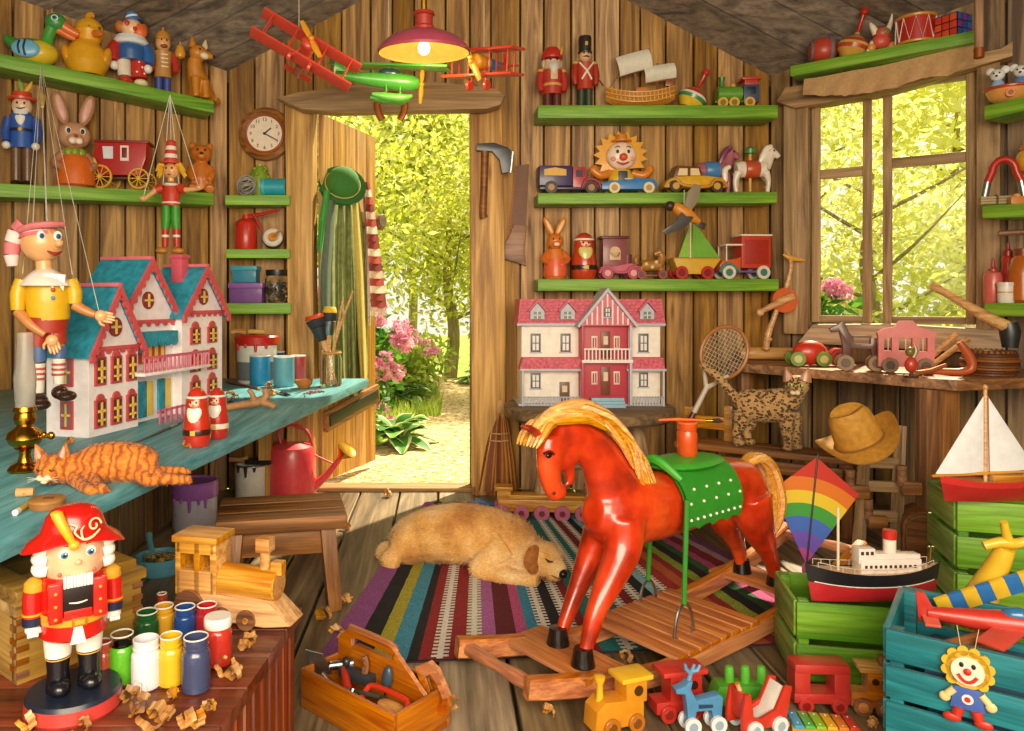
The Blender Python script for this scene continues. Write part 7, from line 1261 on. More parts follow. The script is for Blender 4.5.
# ---------------------------------------------------------------- wood shavings
def curl(loc, r_, lab, seed, cat='wood shaving', grp='wood shavings'):
    r = random.Random(seed); u = loc.y/F; o = S('wood_shaving', lab, cat, 'curl_wood', loc+V((0, 0, r_*u*.98)), r.uniform(-60, 60), grp, u)
    n = 40; vs = []; o.at(0, 0, 0, r.uniform(-25, 25), 0, 0)
    for loop in range(r.choice((1, 2, 2))):
        tu = r.uniform(.9, 1.7); w = r_*r.uniform(.35, .6); ox, oy = (r.uniform(-.9, .9)*r_*loop, r.uniform(-.6, .6)*r_*loop); rr = r_*(1 if loop == 0 else .7); a0_ = r.uniform(0, 6)
        for th in (0, .4):
            for k in range(n+1):
                a = a0_+k/n*tu*2*PI; q_ = rr*(1-.55*k/n+.1*math.sin(k*.9))-th; sh = (k/n-.5)*rr*r.uniform(.9, 1.0)*1.1; wk = w*(.55+.45*math.sin(PI*k/n))
                vs += [(ox+q_*math.cos(a), oy-wk+sh+r.uniform(-.4, .4), q_*math.sin(a)-(r_-rr)), (ox+q_*math.cos(a)*.94, oy+sh, q_*math.sin(a)*.94-(r_-rr)), (ox+q_*math.cos(a)*1.03, oy+wk+sh+r.uniform(-.4, .4), q_*math.sin(a)*1.03-(r_-rr))]
    N_ = 3*(n+1); o.raw(vs, [(b0*N_+k*3+j, b0*N_+k*3+j+1, b0*N_+k*3+j+4, b0*N_+k*3+j+3) for b0 in range(len(vs)//N_) for k in range(n) for j in range(2)]); o.fix = False; o.flat = False; return o
for k, (px, py, z, r_, lab) in enumerate([
    (71, 444, BZ, 4, 'wood shaving curl beside the brass lamp knob'), (187, 448, BZ, 4, 'wood shaving curl at the foot of the taller bench nesting doll'), (230, 402, BZ, 6, 'yellow wood shaving curl right of the shorter bench nesting doll'), (268, 389, BZ, 4, 'small wood shaving curl below the blue pots on the bench'), (272, 396, BZ, 3.6, 'wood shaving curl lying against the whittled twig'),
    (28, 731, RZ, 11, 'wood shaving roll at the left foot of the big nutcracker'), (82, 733, RZ, 9, 'wood shaving ring in front of the nutcracker base'), (129, 712, RZ, 14, 'largest wood shaving curl right of the nutcracker base'), (155, 728, RZ, 14, 'wood shaving curl at the front edge below the white jar'), (138, 692, RZ, 8, 'loose wood shaving below the lime green jar'), (173, 698, RZ, 6, 'small wood shaving between white and navy jars'), (196, 730, RZ, 12, 'wood shaving curl at the front right corner of the red table'), (208, 712, RZ, 7, 'small standing wood shaving near the right table edge'), (228, 679, RZ, 12, 'wood shaving curl right of the navy jar'), (250, 648, RZ, 9, 'wood shaving curl under the nose of the wooden engine'),
    (283, 501, 0, 5, 'wood shaving on the floor under the watering can spout'), (327, 505, 0, 6, 'wood shaving on the sunny boards before the bench end'), (346, 530, 0, 5, 'wood shaving on the boards right of the stool'), (347, 604, 0, 6, 'wood shaving on the boards left of the rug'), (322, 622, 0, 8, 'wood shaving beside the corner of the red table'), (336, 641, 0, 9, 'wood shaving between the toolbox and rug'), (451, 709, 0, 8, 'wood shaving at the right end of the toolbox'), (548, 716, 0, 7, 'wood shaving before the front of the horse rocker'), (626, 662, 0, 7, 'wood shaving on the rug inside the horse rockers'), (874, 727, 0, 6, 'wood shaving on the floor right of the xylophone'), (388, 497, 0, 4, 'wood shaving on the threshold boards')]):
    curl(G(px, py, z), r_, lab, k+3)
# ---------------------------------------------------------------- under the bench
def floor_(name, lab, cat, px, py, rz=0, group=None): return T(name, lab, cat, G(px, py)+V((0, 0, .001)), rz, group)
t = floor_('paint_can', 'white paint can with dripping purple lid under the workbench', 'paint can', 195, 528); b = t.p('body', G_('#c9c4d6')); b.lathe([(0, 0), (21, 0), (21.5, 1), (21.5, 38), (0, 38)], n=32); b = t.p('lid', G_('#a868c0')); b.lathe([(22, 32), (22.6, 33), (22.6, 46), (21, 48), (19, 46), (0, 46)], n=32)
b = t.p('drip', G_('#a868c0')); [b.tube([(22*math.cos(a), 22*math.sin(a), 34), (22*math.cos(a), 22*math.sin(a), 34-l)], [2.2, 1.2], 7) for a, l in ((-2.3, 8), (-1.9, 4), (-1.5, 13), (-1.1, 6), (-.8, 10))]
t = floor_('paint_can', 'white paint can with a brush across its top left of the red watering can', 'paint can', 252, 500); b = t.p('body', G_('#d8d4cc')); b.lathe([(0, 0), (16, 0), (16.6, 1), (16.6, 36), (15, 36), (15, 30), (0, 30)], n=28); b = t.p('drip', G_('#2a241e')); [b.tube([(16.8*math.cos(a), 16.8*math.sin(a), 36), (16.8*math.cos(a), 16.8*math.sin(a), 36-l)], [2, 1], 7) for a, l in ((-2.2, 6), (-1.7, 10), (-1.2, 5))]; t.p('rim', 'steel').torus((0, 0, 36), 16.2, 1, 'z', 28, 6)
cl_ = t.o.location.copy(); cu_ = t.u; t = T('wide_brush', 'wide paint brush lying across the open white can', 'brush', cl_+V((0, -.0, 39*cu_)), -14, u=cu_); t.p('handle', 'toy_wood').tube([(-25, 0, 0), (-14, 0, .5), (-4, 0, 0)], [2.4, 2, 5], 8, 2, flat=.5); t.p('ferrule', 'iron').box(0, 0, 0, 8, 15, 4.4, .6); t.p('bristles', C('#1e1a18', .9)).box(13, 0, 0, 18, 14.6, 4.2, 1)
t = floor_('watering_can', 'red watering can with brass rose under the workbench end', 'watering can', 291, 497); RD2 = G_('#d8424c'); b = t.p('body', RD2); b.lathe([(0, 0), (25, 0), (25.6, 1), (24, 46), (22, 51), (14, 55), (13, 54), (0, 54)], n=36)
t.p('spout', RD2).tube([(22, 0, 10), (36, 0, 22), (50, -2, 40)], [5, 3.4, 2.6], 12, 2); b = t.p('rose', BR); b.lathe([(2.6, 0), (4, 3), (10, 11), (10.4, 13), (9, 12.4), (0, 13)], (49, -2, 39), (.6, -.25, .72), 24)
t.p('handle', RD2).tube([(-10, 0, 53), (-12, 0, 66), (0, 0, 72), (16, 0, 66), (22, 0, 50)], 1.5, 8, 4); t.p('strut', RD2).cyl((23, 0, 42), (43, -1, 33), .9)
t = floor_('dustpan', 'pale blue dustpan full of wood shavings under the workbench', 'dustpan', 160, 572, 20); BLP = G_('#5fa4ba'); b = t.p('pan', BLP); b.lathe([(0, 0), (20, 0), (23, 4), (24, 17), (23, 17), (21, 5), (0, 1.4)], n=28); b = t.p('handle', BLP); b.tube([(-8, 20, 14), (-10, 34, 20), (-11, 44, 26)], [3.4, 3, 3.4], 10, 2)
b = t.p('shavings', C('#8a6a2c', .8)); r = random.Random(4)
for k in range(30): a = r.random()*6.3; q_ = r.random()**.5*17; b.m(['#a87a30', '#5f5a24', '#c9a04a'][k % 3]); b.torus((q_*math.cos(a), q_*math.sin(a), 11+r.random()*4), r.uniform(2, 4), .9, 'xyz'[k % 3], 12, 5)
b.o['kind'] = 'stuff'
# ---------------------------------------------------------------- on the red table
def rtab(name, lab, cat, px, py, rz=0, group=None): return T(name, lab, cat, G(px, py, RZ)+V((0, 0, .001)), rz, group)
def pjar(px, py, r_, h, c, lab, lid=None, full=True, k=.8):
    t = rtab('paint_jar', lab, 'paint jar', px, py, 0, 'paint jars on the red table'); b = t.p('body', G_(c, .2, .6)); b.lathe([(0, 0), (r_-1.5, 0), (r_, 1.6), (r_, h*.68), (r_*.96, h*.72), (r_*.82, h*.77)], n=28)
    b = t.p('neck', 'glass' if not lid and not full else G_(c, .2, .6)); b.lathe([(r_*.82, h*.77), (r_*.84, h*.8), (r_*.9, h*.81), (r_*.9, h*.85), (r_*.84, h*.86), (r_*.88, h*.93), (r_*.88, h), (r_*.8, h), (r_*.78, h*.8)], n=28)
    if lid: t.p('lid', G_(lid, .3)).lathe([(r_*.98, h*.8), (r_*1.02, h*.82), (r_*1.02, h*.98), (r_*.95, h*1.02), (0, h*1.02)], n=28)
    else: t.p('rim', G_('#e4e0da', .3)).torus((0, 0, h), r_*.84, .8, 'z', 28, 6); t.p('paint', G_(c, .15)).lathe([(0, h*.8), (r_*.8, h*.8)], n=24)
    b = t.p('label_band', G_(c, .35)); b.lathe([(r_+.15, h*.12), (r_+.15, h*.6)], n=28)
for a in ((147, 642, 11.4, 30, '#1f5a2c', 'dark green paint jar at the left of the back row', None, True), (164, 634, 10.4, 28, '#cf9a24', 'mustard yellow paint jar in the back row', None, True), (185, 637, 11.2, 30, '#22488c', 'blue paint jar in the back row beside the mustard one', None, True), (207, 634, 11, 29, '#b0242a', 'dark red paint jar without lid at the right of the back row', None, True),
          (218, 664, 13.4, 47, '#c23024', 'red paint jar with a white lid', '#e9e6e2', True), (122, 682, 12.4, 48, '#58a822', 'lime green paint jar at the left of the front row', None, False), (146, 687, 14, 48, '#dcdae4', 'white paint jar in the front row', None, True), (171, 684, 12.2, 48, '#d8ac22', 'bright yellow paint jar in the front row', None, True), (196, 690, 13.8, 53, '#3c4468', 'navy blue paint jar at the right of the front row', None, True), (103, 684, 9, 42, '#b04434', 'dull red paint jar half hidden behind the big nutcracker', None, True), (162, 604, 5, 10, '#b8442c', 'tiny red pot standing behind the mustard jar', None, True)): pjar(*a)
t = rtab('wooden_engine', 'plain wooden toy engine on the right of the red table', 'toy train', 236, 622, -14); W_ = 'toy_wood'
b = t.p('chassis', W_); b.prism([(-56, 8), (38, 4), (66, 8), (44, 28), (-10, 32), (-56, 28)], -16, 16, 1.4); b = t.p('boiler', W_); b.cyl((-14, 0, 43), (47, 0, 41), 15.5, n=32)
b = t.p('cab', W_)
for x in (-56, -35, -17): b.box(x, 0, 56, 7 if x > -56 else 6, 30, 56, 1)
b.box(-37, 0, 40, 42, 30, 26, 1); b.box(-37, 0, 75, 42, 30, 12, 1); t.p('roof', W_).box(-36, 0, 84, 50, 37, 7, 1.4)
b = t.p('chimney', W_); b.cyl((32, 0, 54), (32, 0, 74), 5.4, 5, 20); b.box(32, 0, 80, 15, 14, 14, 1.2); t.p('steam_dome', W_).box(46, 0, 58, 12, 11, 13, 1)
for x, r_ in ((-42, 17), (-6, 10), (20, 10)):
    for s in (-1, 1): b = t.p('wheel', 'toy_wood_dark'); b.cyl((x, s*15, r_), (x, s*18.5, r_), r_, n=28); h_ = b.p('hub', W_); h_.cyl((x, s*18, r_), (x, s*19.6, r_), r_*.3, n=12)
# ---------------------------------------------------------------- toolbox and tools
TC = V((-.183, 2.10, .001)); t = T('toolbox', 'open orange wooden toolbox full of hand tools on the floor', 'toolbox', TC, -42, u=1.); L, Wd, Hh = .375, .2, .11; ow = 'orange_wood'
for y in (-Wd/2, Wd/2): t.p('side_board', ow).box(0, y, Hh/2, L, .012, Hh, .003)
for x in (-L/2+.006, L/2-.006): t.p('end_board', ow+'_y').box(x, 0, Hh/2, .012, Wd-.012, Hh, .003)
t.p('bottom', ow).box(0, 0, .008, L-.02, Wd-.02, .014, .002); b = t.p('handle_board', ow)
hp = [(-L/2+.012, .02), (L/2-.012, .02), (L/2-.012, .1), (.06, .185), (.03, .2), (-.13, .2), (-L/2+.012, .16)]
b.prism([hp[0], hp[1], hp[2], hp[3], (.04, .16), (-.1, .16), (-.12, .145), (-.12, .12)], .022, .036); b.prism([hp[0], (-.12, .12), (-.12, .17), (-.1, .178), (.03, .178), (.055, .16), hp[3], hp[4], hp[5], hp[6]], .022, .036); t.p('handle_edge', ow).tube([(.06, .029, .185), (.03, .029, .2), (-.13, .029, .2)], .009, 8, 3)
def tool(name, lab, cat, x, y, z, rx, ry, rz):
    c, s = math.cos(rad(-42)), math.sin(rad(-42)); q_ = T(name, lab, cat, TC+V((x*c-y*s, x*s+y*c, z)), u=1.); q_.o.rotation_euler = (rad(rx), rad(ry), rad(rz-42)); return q_
q_ = tool('hammer', 'hammer with red grip and steel head in the toolbox', 'hammer', -.075, -.035, .085, 0, 16, -32); q_.p('grip', G_('#b8301c')).tube([(.09, 0, 0), (.0, 0, 0), (-.05, 0, 0)], [.013, .012, .009], 10, 2); b = q_.p('head', 'steel'); b.cyl((-.065, -.04, 0), (-.065, .03, 0), .013, n=14); b.box(-.065, .045, 0, .012, .04, .02, .003)
q_ = tool('scraper', 'broad steel scraper blade standing at the left end of the toolbox', 'scraper', -.15, -.05, .09, 0, -20, 30); q_.p('blade', 'steel').prism([(-.045, .0), (.02, -.01), (.012, .05), (-.035, .075)], -.002, .002); q_.p('handle', G_('#5a3a24')).cyl((-.01, 0, 0), (.02, 0, -.06), .009)
q_ = tool('saw', 'hand saw with orange wooden handle leaning over the right end of the toolbox', 'saw', .14, .06, .09, 0, -24, 4); q_.p('blade', 'steel').prism([(-.2, -.03), (.02, -.04), (.02, .06), (-.2, .0)], -.0015, .0015); b = q_.p('handle', ow); hp = [(.0, -.05), (.06, -.06), (.08, -.02), (.07, .05), (.05, .075), (.0, .07)]; b.prism([(.0, -.05), (.06, -.06), (.08, -.02), (.062, -.02), (.05, -.035), (.02, -.03), (.018, .04), (.0, .07)], -.01, .01); b.prism([(.08, -.02), (.07, .05), (.05, .075), (.0, .07), (.018, .04), (.045, .045), (.058, .02), (.062, -.02)], -.01, .01)
q_ = tool('hacksaw', 'small hacksaw with red frame in the toolbox', 'saw', .09, -.04, .095, -55, 0, 4); b = q_.p('frame', G_('#c2301c')); b.tube([(-.07, 0, -.04), (-.072, 0, .0), (-.055, 0, .018), (.05, 0, .018), (.072, 0, 0), (.07, 0, -.04)], .0075, 8, 3); q_.p('blade', 'steel').box(0, 0, -.036, .14, .002, .012, 0)
q_ = tool('scrub_brush', 'wooden backed brush at the near end of the toolbox', 'brush', .12, -.045, .07, 0, 8, 8); b = q_.p('back', 'toy_wood'); b.ell(0, 0, .012, .05, .026, .012); b = q_.p('bristles', C('#d8c08a', .9)); b.box(0, 0, -.006, .08, .034, .024, .004)
q_ = tool('pliers', 'dark jawed pliers with a round joint in the toolbox', 'pliers', -.02, -.06, .085, 60, 0, 20); b = q_.p('handle', G_('#3a3f34')); b.tube([(.0, 0, 0), (.04, 0, .014), (.09, 0, .016)], .006, 8, 3); b.tube([(.0, 0, 0), (.04, 0, -.014), (.09, 0, -.016)], .006, 8, 3); b = q_.p('jaw', 'steel'); b.torus((-.02, 0, 0), .014, .005, 'y', 16, 6); b.cyl((0, -.006, 0), (0, .006, 0), .01)
q_ = tool('drill', 'blue grey hand plane under the toolbox handle', 'plane', -.07, .0, .09, 0, 0, 6); q_.o.name = 'hand_plane'; b = q_.p('body', C('#4a5560', .35, .6)); b.box(0, 0, 0, .12, .03, .03, .004); q_.p('handle', 'toy_wood_dark').tube([(.03, 0, .015), (.036, 0, .04), (.028, 0, .06)], [.01, .009, .011], 8, 3); q_.p('knob', G_('#2a2e34')).ell(-.04, 0, .026, .012, .012, .014)
q_ = tool('awl', 'oval blue handled awl against the toolbox divider', 'awl', .045, .005, .1, 0, 10, 0); q_.p('handle', G_('#3a4f60')).ell(0, 0, .02, .017, .013, .034); q_.p('spike', 'steel').cyl((0, 0, -.01), (0, 0, -.07), .003)
stick('screwdriver', 'screwdriver with red brown handle on the floor before the toolbox', 'screwdriver', G(359, 731), G(318, 702), 6, [('handle', G_('#7a2a1c'), 0, .42, 1., .8), ('shaft', 'steel', .42, 1, .25, .22)])
# ---------------------------------------------------------------- floor toys
t = floor_('pull_train', 'long yellow wooden train with pink wheels behind the sleeping dog', 'toy train', 546, 518, -4); b = t.p('deck', 'toy_wood'); b.box(0, 0, 14, 96, 20, 12, 1.5); b.box(0, 0, 22, 76, 16, 4, 1); b = t.p('chimney', 'toy_wood'); b.box(-42, 0, 24, 14, 14, 12, 1); b.box(-42, 0, 30, 18, 17, 4, 1); b = t.p('post', 'toy_wood_dark'); b.cyl((40, 0, 20), (40, 0, 34), 3)
for x in (-44, -25, -5, 15, 35):
    for s in (-1, 1): b = t.p('wheel', G_('#c2688a')); b.cyl((x, s*10, 7.6), (x, s*14, 7.6), 7.6, n=22); b.m('#7a2a3c').cyl((x, s*13, 7.6), (x, s*14.6, 7.6), 3, n=12)
t = floor_('blue_toy_car', 'low blue toy car beside the broom behind the dog', 'toy car', 483, 510, 4); b = t.p('body', G_('#2a6ea8')); b.prism([(-13, 3), (13, 3), (13, 7), (4, 8), (0, 11), (-8, 11), (-13, 8)], -6, 6, 1); wheels(t, (-8, 8), 6, 3, 2, '#22262c', '#888888'); t.p('flag_post', 'toy_wood_dark').box(-9, 0, 17, 3, 3, 13, .4)
def tyt(name, lab, px, py, rz=0): return floor_(name, lab, 'toy train', px, py, rz)
t = tyt('toy_engine', 'yellow and orange wooden locomotive nearest the rocking horse front', 617, 728, 20); OC_ = G_('#d08a1c'); b = t.p('body', OC_); b.prism([(-32, 6), (24, 6), (24, 30), (-20, 34), (-30, 26)], -12, 12, 2); b = t.p('cab', OC_); b.box(16, 0, 38, 24, 22, 22, 1); b.m('#4a2c14').cyl((18, -11.6, 39), (18, -10.6, 39), 5.2); t.p('roof', G_('#e6b82a'), 'bright yellow roof').box(16, 0, 51, 36, 27, 5, 1.4); t.p('chimney', G_('#e2ae24')).lathe([(4.6, 0), (3.6, 4), (3.2, 16), (5.4, 21), (5.4, 24), (0, 25)], (-20, 0, 31), n=18); wheels(t, (-14, 14), 13, 9, 4.6, G_('#b06a1c'), G_('#7a4410'))
t = tyt('toy_wagon', 'red roofed train wagon behind the blue deer', 676, 716, 12); RW = G_('#b02a20'); b = t.p('body', RW); b.box(0, 0, 14, 52, 20, 12, 1.2); b = t.p('cab', RW); b.box(6, 0, 32, 34, 20, 26, 1); b.m('#3a100c').cyl((0, -10.6, 34), (0, -9.6, 34), 4.4); b.cyl((14, -10.6, 34), (14, -9.6, 34), 4.4); t.p('roof', G_('#c2352a')).box(4, 0, 47, 48, 26, 5, 1.4); wheels(t, (-14, 14), 11, 8.6, 4, RW, G_('#7a1c16'))
t = floor_('blue_deer', 'blue cut out deer on white wheels in the toy row', 'pull toy', 702, 731, 8); b = t.p('body', G_('#4a86b4')); b.prism([(-17, 9), (-10, 9), (-8, 22), (8, 22), (10, 9), (18, 9), (20, 34), (16, 37), (-8, 33), (-14, 44), (-12, 52), (-16, 52), (-20, 48), (-30, 45), (-29, 41), (-20, 40), (-18, 28)], -5, 5, .8); b.m('#233f58').prism([(-6, 25), (9, 25), (9, 28), (-6, 29)], -5.4, -4.4)
for p_ in ([(-14, 51), (-12, 58), (-8, 67)], [(-12, 58), (-17, 63), (-18, 68)], [(-11, 60), (-5, 61), (-2, 66)]): t.p('antler', G_('#5a94be')).tube([(x, 0, z) for x, z in p_], [2.4, 2, 1.4], 8)
wheels(t, (-13, 14), 7, 8.6, 4, G_('#d8dce2'), G_('#8fa4b8'))
t = floor_('green_boat', 'green wooden boat with three pegs among the floor toys', 'toy boat', 740, 704, 0); b = t.p('hull', G_('#4a9a2c')); b.prism([(-30, 10), (-24, 22), (26, 22), (30, 16), (26, 2), (-24, 2)], -10, 10, 2)
for x in (-11, 5, 21): t.p('peg', G_('#55a834')).lathe([(4.6, 18), (4.6, 34), (3.6, 37.6), (0, 38.4)], (x, 0, 0), n=18)
t = floor_('red_sleigh', 'red and white wooden sleigh car on white wheels', 'pull toy', 757, 730, 18)
for s in (-1, 1): b = t.p('side', G_('#c23422')); b.prism([(-28, 8), (24, 8), (32, 44), (24, 46), (12, 24), (-6, 18), (-14, 20), (-18, 44), (-24, 44), (-28, 24)], s*11-2, s*11+2, 1)
b = t.p('seat', G_('#e4e0da'), 'white seat'); b.prism([(-8, 13), (10, 19), (24, 44), (26, 42), (14, 14), (-6, 9)], -9, 9, .4); t.p('front_board', G_('#c9402a')).box(-22, 0, 30, 4, 20, 26, 1); t.p('steering_peg', 'toy_wood').cyl((-20, 0, 40), (-24, 0, 50), 2.4); wheels(t, (-14, 16), 14, 8.8, 4, G_('#d8dce0'), G_('#9aa8b4'))
t = tyt('toy_wagon', 'red wooden wagon block with a square opening before the green crate', 818, 708, -4); RB = G_('#b5302a'); b = t.p('body', RB); b.box(0, 0, 14, 54, 22, 10, 1.4); b.box(-19, 0, 30, 15, 22, 24, 1); b.box(19, 0, 30, 15, 22, 24, 1); b.box(0, 0, 43, 54, 24, 10, 3.4); wheels(t, (-16, 16), 11, 7.4, 4, RB, G_('#7a1c16'))
t = tyt('toy_engine', 'brown wooden locomotive beside the blue crate', 870, 712, -10); b = t.p('body', 'orange_wood'); b.box(0, 0, 15, 40, 18, 14, 1.2); b = t.p('cab', 'orange_wood'); b.box(6, 0, 32, 22, 18, 22, 1); b.m('#3a1c0c').cyl((2, -9.6, 34), (2, -8.6, 34), 3.4); b.cyl((11, -9.6, 34), (11, -8.6, 34), 3.4); t.p('roof', 'toy_wood').box(5, 0, 45.5, 36, 24, 5, 1.2); t.p('chimney', 'toy_wood_dark').box(16, 0, 52, 16, 13, 8, 1); wheels(t, (-10, 10), 10, 9, 4, 'toy_wood_dark', 'orange_wood')
t = floor_('xylophone', 'small xylophone with rainbow bars at the front of the toy row', 'xylophone', 822, 731, 0); t.o.rotation_euler.z = rad(-8)
for y in (-8, 9): t.p('rail', 'toy_wood').box(0, y, 4, 62, 4, 7, .6)
for k, c in enumerate(('#3a9ac2', '#4aa844', '#8ab82c', '#d8a824', '#d07a24', '#c23a2a')): b = t.p('bar', G_(c)); b.box(-26+k*10.6, 0, 9.4, 9, 30-k*1.2, 3.4, .7); b.m('#d8d8d8'); b.ell(-26+k*10.6, -9, 11.2, 1, 1, .5, n=8); b.ell(-26+k*10.6, 9, 11.2, 1, 1, .5, n=8)
t.p('handle_knob', 'toy_wood').cyl((-31, 0, 4), (-40, 0, 4), 3)
# ---------------------------------------------------------------- crates' contents
def hull(t, name, mats, Ls, w, z0, h, sheer, cut):
    N = 26
    def row(f, k): s_ = -1+2*k/N; ww = w*(1-abs(s_)**2.6)*(.35+.65*f**.6)+.15; return s_*Ls*(.9+.1*f), ww, z0+f*h+sheer*abs(s_)**2*f
    b = t.p(name, mats[0]); fs = [0]+cut+[1]
    for i, m_ in enumerate(mats):
        b.m(m_); f0, f1 = fs[i], fs[i+1]; vs = []
        for f in [f0+(f1-f0)*j/4 for j in range(5)]:
            for k in range(N+1): x, ww, z = row(f, k); vs.append((x, -ww, z)); vs.append((x, ww, z))
        M_ = 2*(N+1); b.raw(vs, [(j*M_+2*k+s, j*M_+2*k+2+s, (j+1)*M_+2*k+2+s, (j+1)*M_+2*k+s) for j in range(4) for k in range(N) for s in (0, 1)])
    vs = []
    for k in range(N+1): x, ww, z = row(0, k); vs += [(x, -ww, z), (x, ww, z)]
    b.m(mats[0]).raw(vs, [(2*k, 2*k+1, 2*k+3, 2*k+2) for k in range(N)]); return row, N
def deckm(b, row, N, f, dz=0):
    vs = []
    for k in range(N+1): x, ww, z = row(f, k); vs += [(x, -ww*.97, z+dz), (x, ww*.97, z+dz)]
    b.raw(vs, [(2*k, 2*k+1, 2*k+3, 2*k+2) for k in range(N)]); b.fix = False
t = T('toy_steamship', 'black and red toy steamship with white cabins on the lime green crate', 'toy ship', P(873, 606, 2.27), 3); t.o.location.z = .2565
row, N = hull(t, 'hull', [G_('#b0242a'), G_('#1c1a20')], 70, 15, 0, 29, 8, [.52]); deckm(t.p('deck', C('#cfae8a', .5)), row, N, .96); b = t.p('waterline', '#e6dcd0', 'thin white hull stripe')
for s in (-1, 1): b.tube([(row(.55, k)[0], s*(row(.55, k)[1]+.2), row(.55, k)[2]) for k in range(1, N)], .5, 5)
CW = G_('#dccfc8'); b = t.p('cabin', CW); b.box(14, 0, 35, 62, 16, 14, 1); b.box(10, 0, 44, 42, 12, 6, .6); b.m('#3a2a2a'); [b.box(-12+k*5, -8.2, 35, 2.6, .6, 3, .3) for k in range(11)]
b = t.p('wheelhouse', CW); b.box(-10, 0, 45, 17, 13, 15, 1); b.m('#3a2a2a'); [b.box(-15+k*5, -6.7, 48, 3, .6, 3.4, .2) for k in range(3)]
b = t.p('funnel', G_('#e2d6c8')); b.cyl((17, 0, 44), (17, 0, 64), 6, n=20); b.m(G_('#b8231c')).cyl((17, 0, 60), (17, 0, 69), 6.5, n=20); t.p('aft_cabin', CW).box(38, 0, 43, 15, 11, 6, .8)
t.p('mast', G_('#d8c8b0')).cyl((-36, 0, 28), (-36, 0, 92), 1.3, n=8); t.p('stern_mast', 'brown_wood_up').cyl((58, 0, 30), (60, 0, 52), .8, n=8); b = t.p('railing', '#cbbba8')
for s in (-1, 1):
    b.tube([(row(1, k)[0], s*row(1, k)[1]*.95, row(1, k)[2]+5) for k in range(2, N-1)], .4, 4)
    for k in range(2, N-1, 2): b.cyl((row(1, k)[0], s*row(1, k)[1]*.95, row(1, k)[2]), (row(1, k)[0], s*row(1, k)[1]*.95, row(1, k)[2]+5), .35, n=5)
t = T('toy_sailboat', 'red sailboat with white sails on the upper green crate', 'toy boat', P(992, 500, 2.5), 2); t.o.location.z = .491
row, N = hull(t, 'hull', [G_('#a8231f'), G_('#c9302a')], 54, 15, 0, 21, 5, [.7]); deckm(t.p('deck', 'toy_wood'), row, N, .95); t.p('cabin', 'toy_wood').box(14, 0, 23, 34, 12, 6, 1); t.p('keel_block', 'toy_wood_dark').box(0, 0, 1, 40, 8, 2, .3)
b = t.p('mast', 'toy_wood'); b.cyl((-7, 0, 18), (-7, 0, 112), 1.8, n=10); b.ell(-7, 0, 113, 2.6, 2.6, 3); t.p('boom', 'toy_wood').cyl((-62, -1, 25), (52, -1, 30), 1.5, n=8)
SLW = C('#dcdcdf', .8)
for nm, pts in (('jib_sail', [(-58, 27), (-9, 29), (-9, 104)]), ('main_sail', [(-4.6, 29), (44, 32), (-4.6, 104)])):
    b = t.p(nm, SLW); vs = []; n = 10; A, B_2, Cc = pts
    for o in (0, .5):
        for i in range(n+1):
            for j in range(n+1): s_, w_ = i/n, j/n; x = (A[0]*(1-s_)+B_2[0]*s_)*(1-w_)+Cc[0]*w_; z = (A[1]*(1-s_)+B_2[1]*s_)*(1-w_)+Cc[1]*w_; vs.append((x, -4*math.sin(PI*s_)*(1-w_)+o-.5, z))
    M_ = (n+1)**2; b.raw(vs, [(o*M_+i*(n+1)+j, o*M_+i*(n+1)+j+1, o*M_+(i+1)*(n+1)+j+1, o*M_+(i+1)*(n+1)+j) for o in (0, 1) for i in range(n) for j in range(n)]); b.fix = False
t.p('stay', '#a83a2a').tube([(-5.4, -2, 104), (-4, -2, 24)], .4, 5)
YW = G_('#dcb32c', .4); t = T('toy_plane', 'yellow toy plane with blue striped wing standing nose down in the teal crate', 'toy plane', P(986, 588, 2.05)); t.o.rotation_euler = (rad(16), rad(14), rad(-6))
b = t.p('fuselage', YW); b.tube([(0, 0, -44), (0, 0, -10), (0, 0, 22), (0, 0, 48)], [15, 15, 11, 8], 18, 3)
b = t.p('tail', YW); b.tube([(-20, 0, 44), (-8, 0, 52), (0, 0, 54), (8, 0, 56), (20, 0, 66)], [4.4, 5, 6, 5, 4], 10, 3); b.tube([(0, 0, 54), (-7, 0, 64), (-13, 0, 74)], [5, 4, 3.4], 10, 2)
b = t.p('wing', YW, 'wing striped blue and yellow')
for k in range(9): b.m(G_('#2f6eb4', .4) if k % 2 else YW).at(0, -16, 12, 0, -41, 0).box(-52+k*13, 0, 0, 13.2, 5, 20, .8)
t.p('cowling', G_('#c2702a', .4)).ell(0, 0, -40, 15.5, 15.5, 9)
RPL = G_('#bb3228', .35); t = T('toy_plane', 'red toy plane lying across the front rim of the teal crate', 'toy plane', P(1000, 626, 1.86)); t.o.rotation_euler = (rad(6), rad(-2), rad(-24))
b = t.p('fuselage', RPL); b.tube([(-62, 0, 6), (-40, 0, 5), (0, 0, 4), (40, 0, 4)], [5, 8, 12, 13], 18, 3); b = t.p('tail_fin', RPL); b.prism([(-70, -4), (-52, 4), (-56, 10), (-64, 27), (-72, 28)], -2, 2, .8); t.p('tailplane', G_('#cf5a48', .4)).box(-60, 0, 2, 14, 42, 3, 1)
t.p('wing', G_('#cc4a3a', .35)).box(6, -10, 2, 24, 88, 4, 1.6, rz=-34); t.p('canopy', G_('#2f6ea0', .2)).ell(14, 0, 13, 14, 8, 8); b = t.p('wheel', G_('#8a8078')); b.cyl((2, -8, -13), (2, -3, -13), 7, n=18)
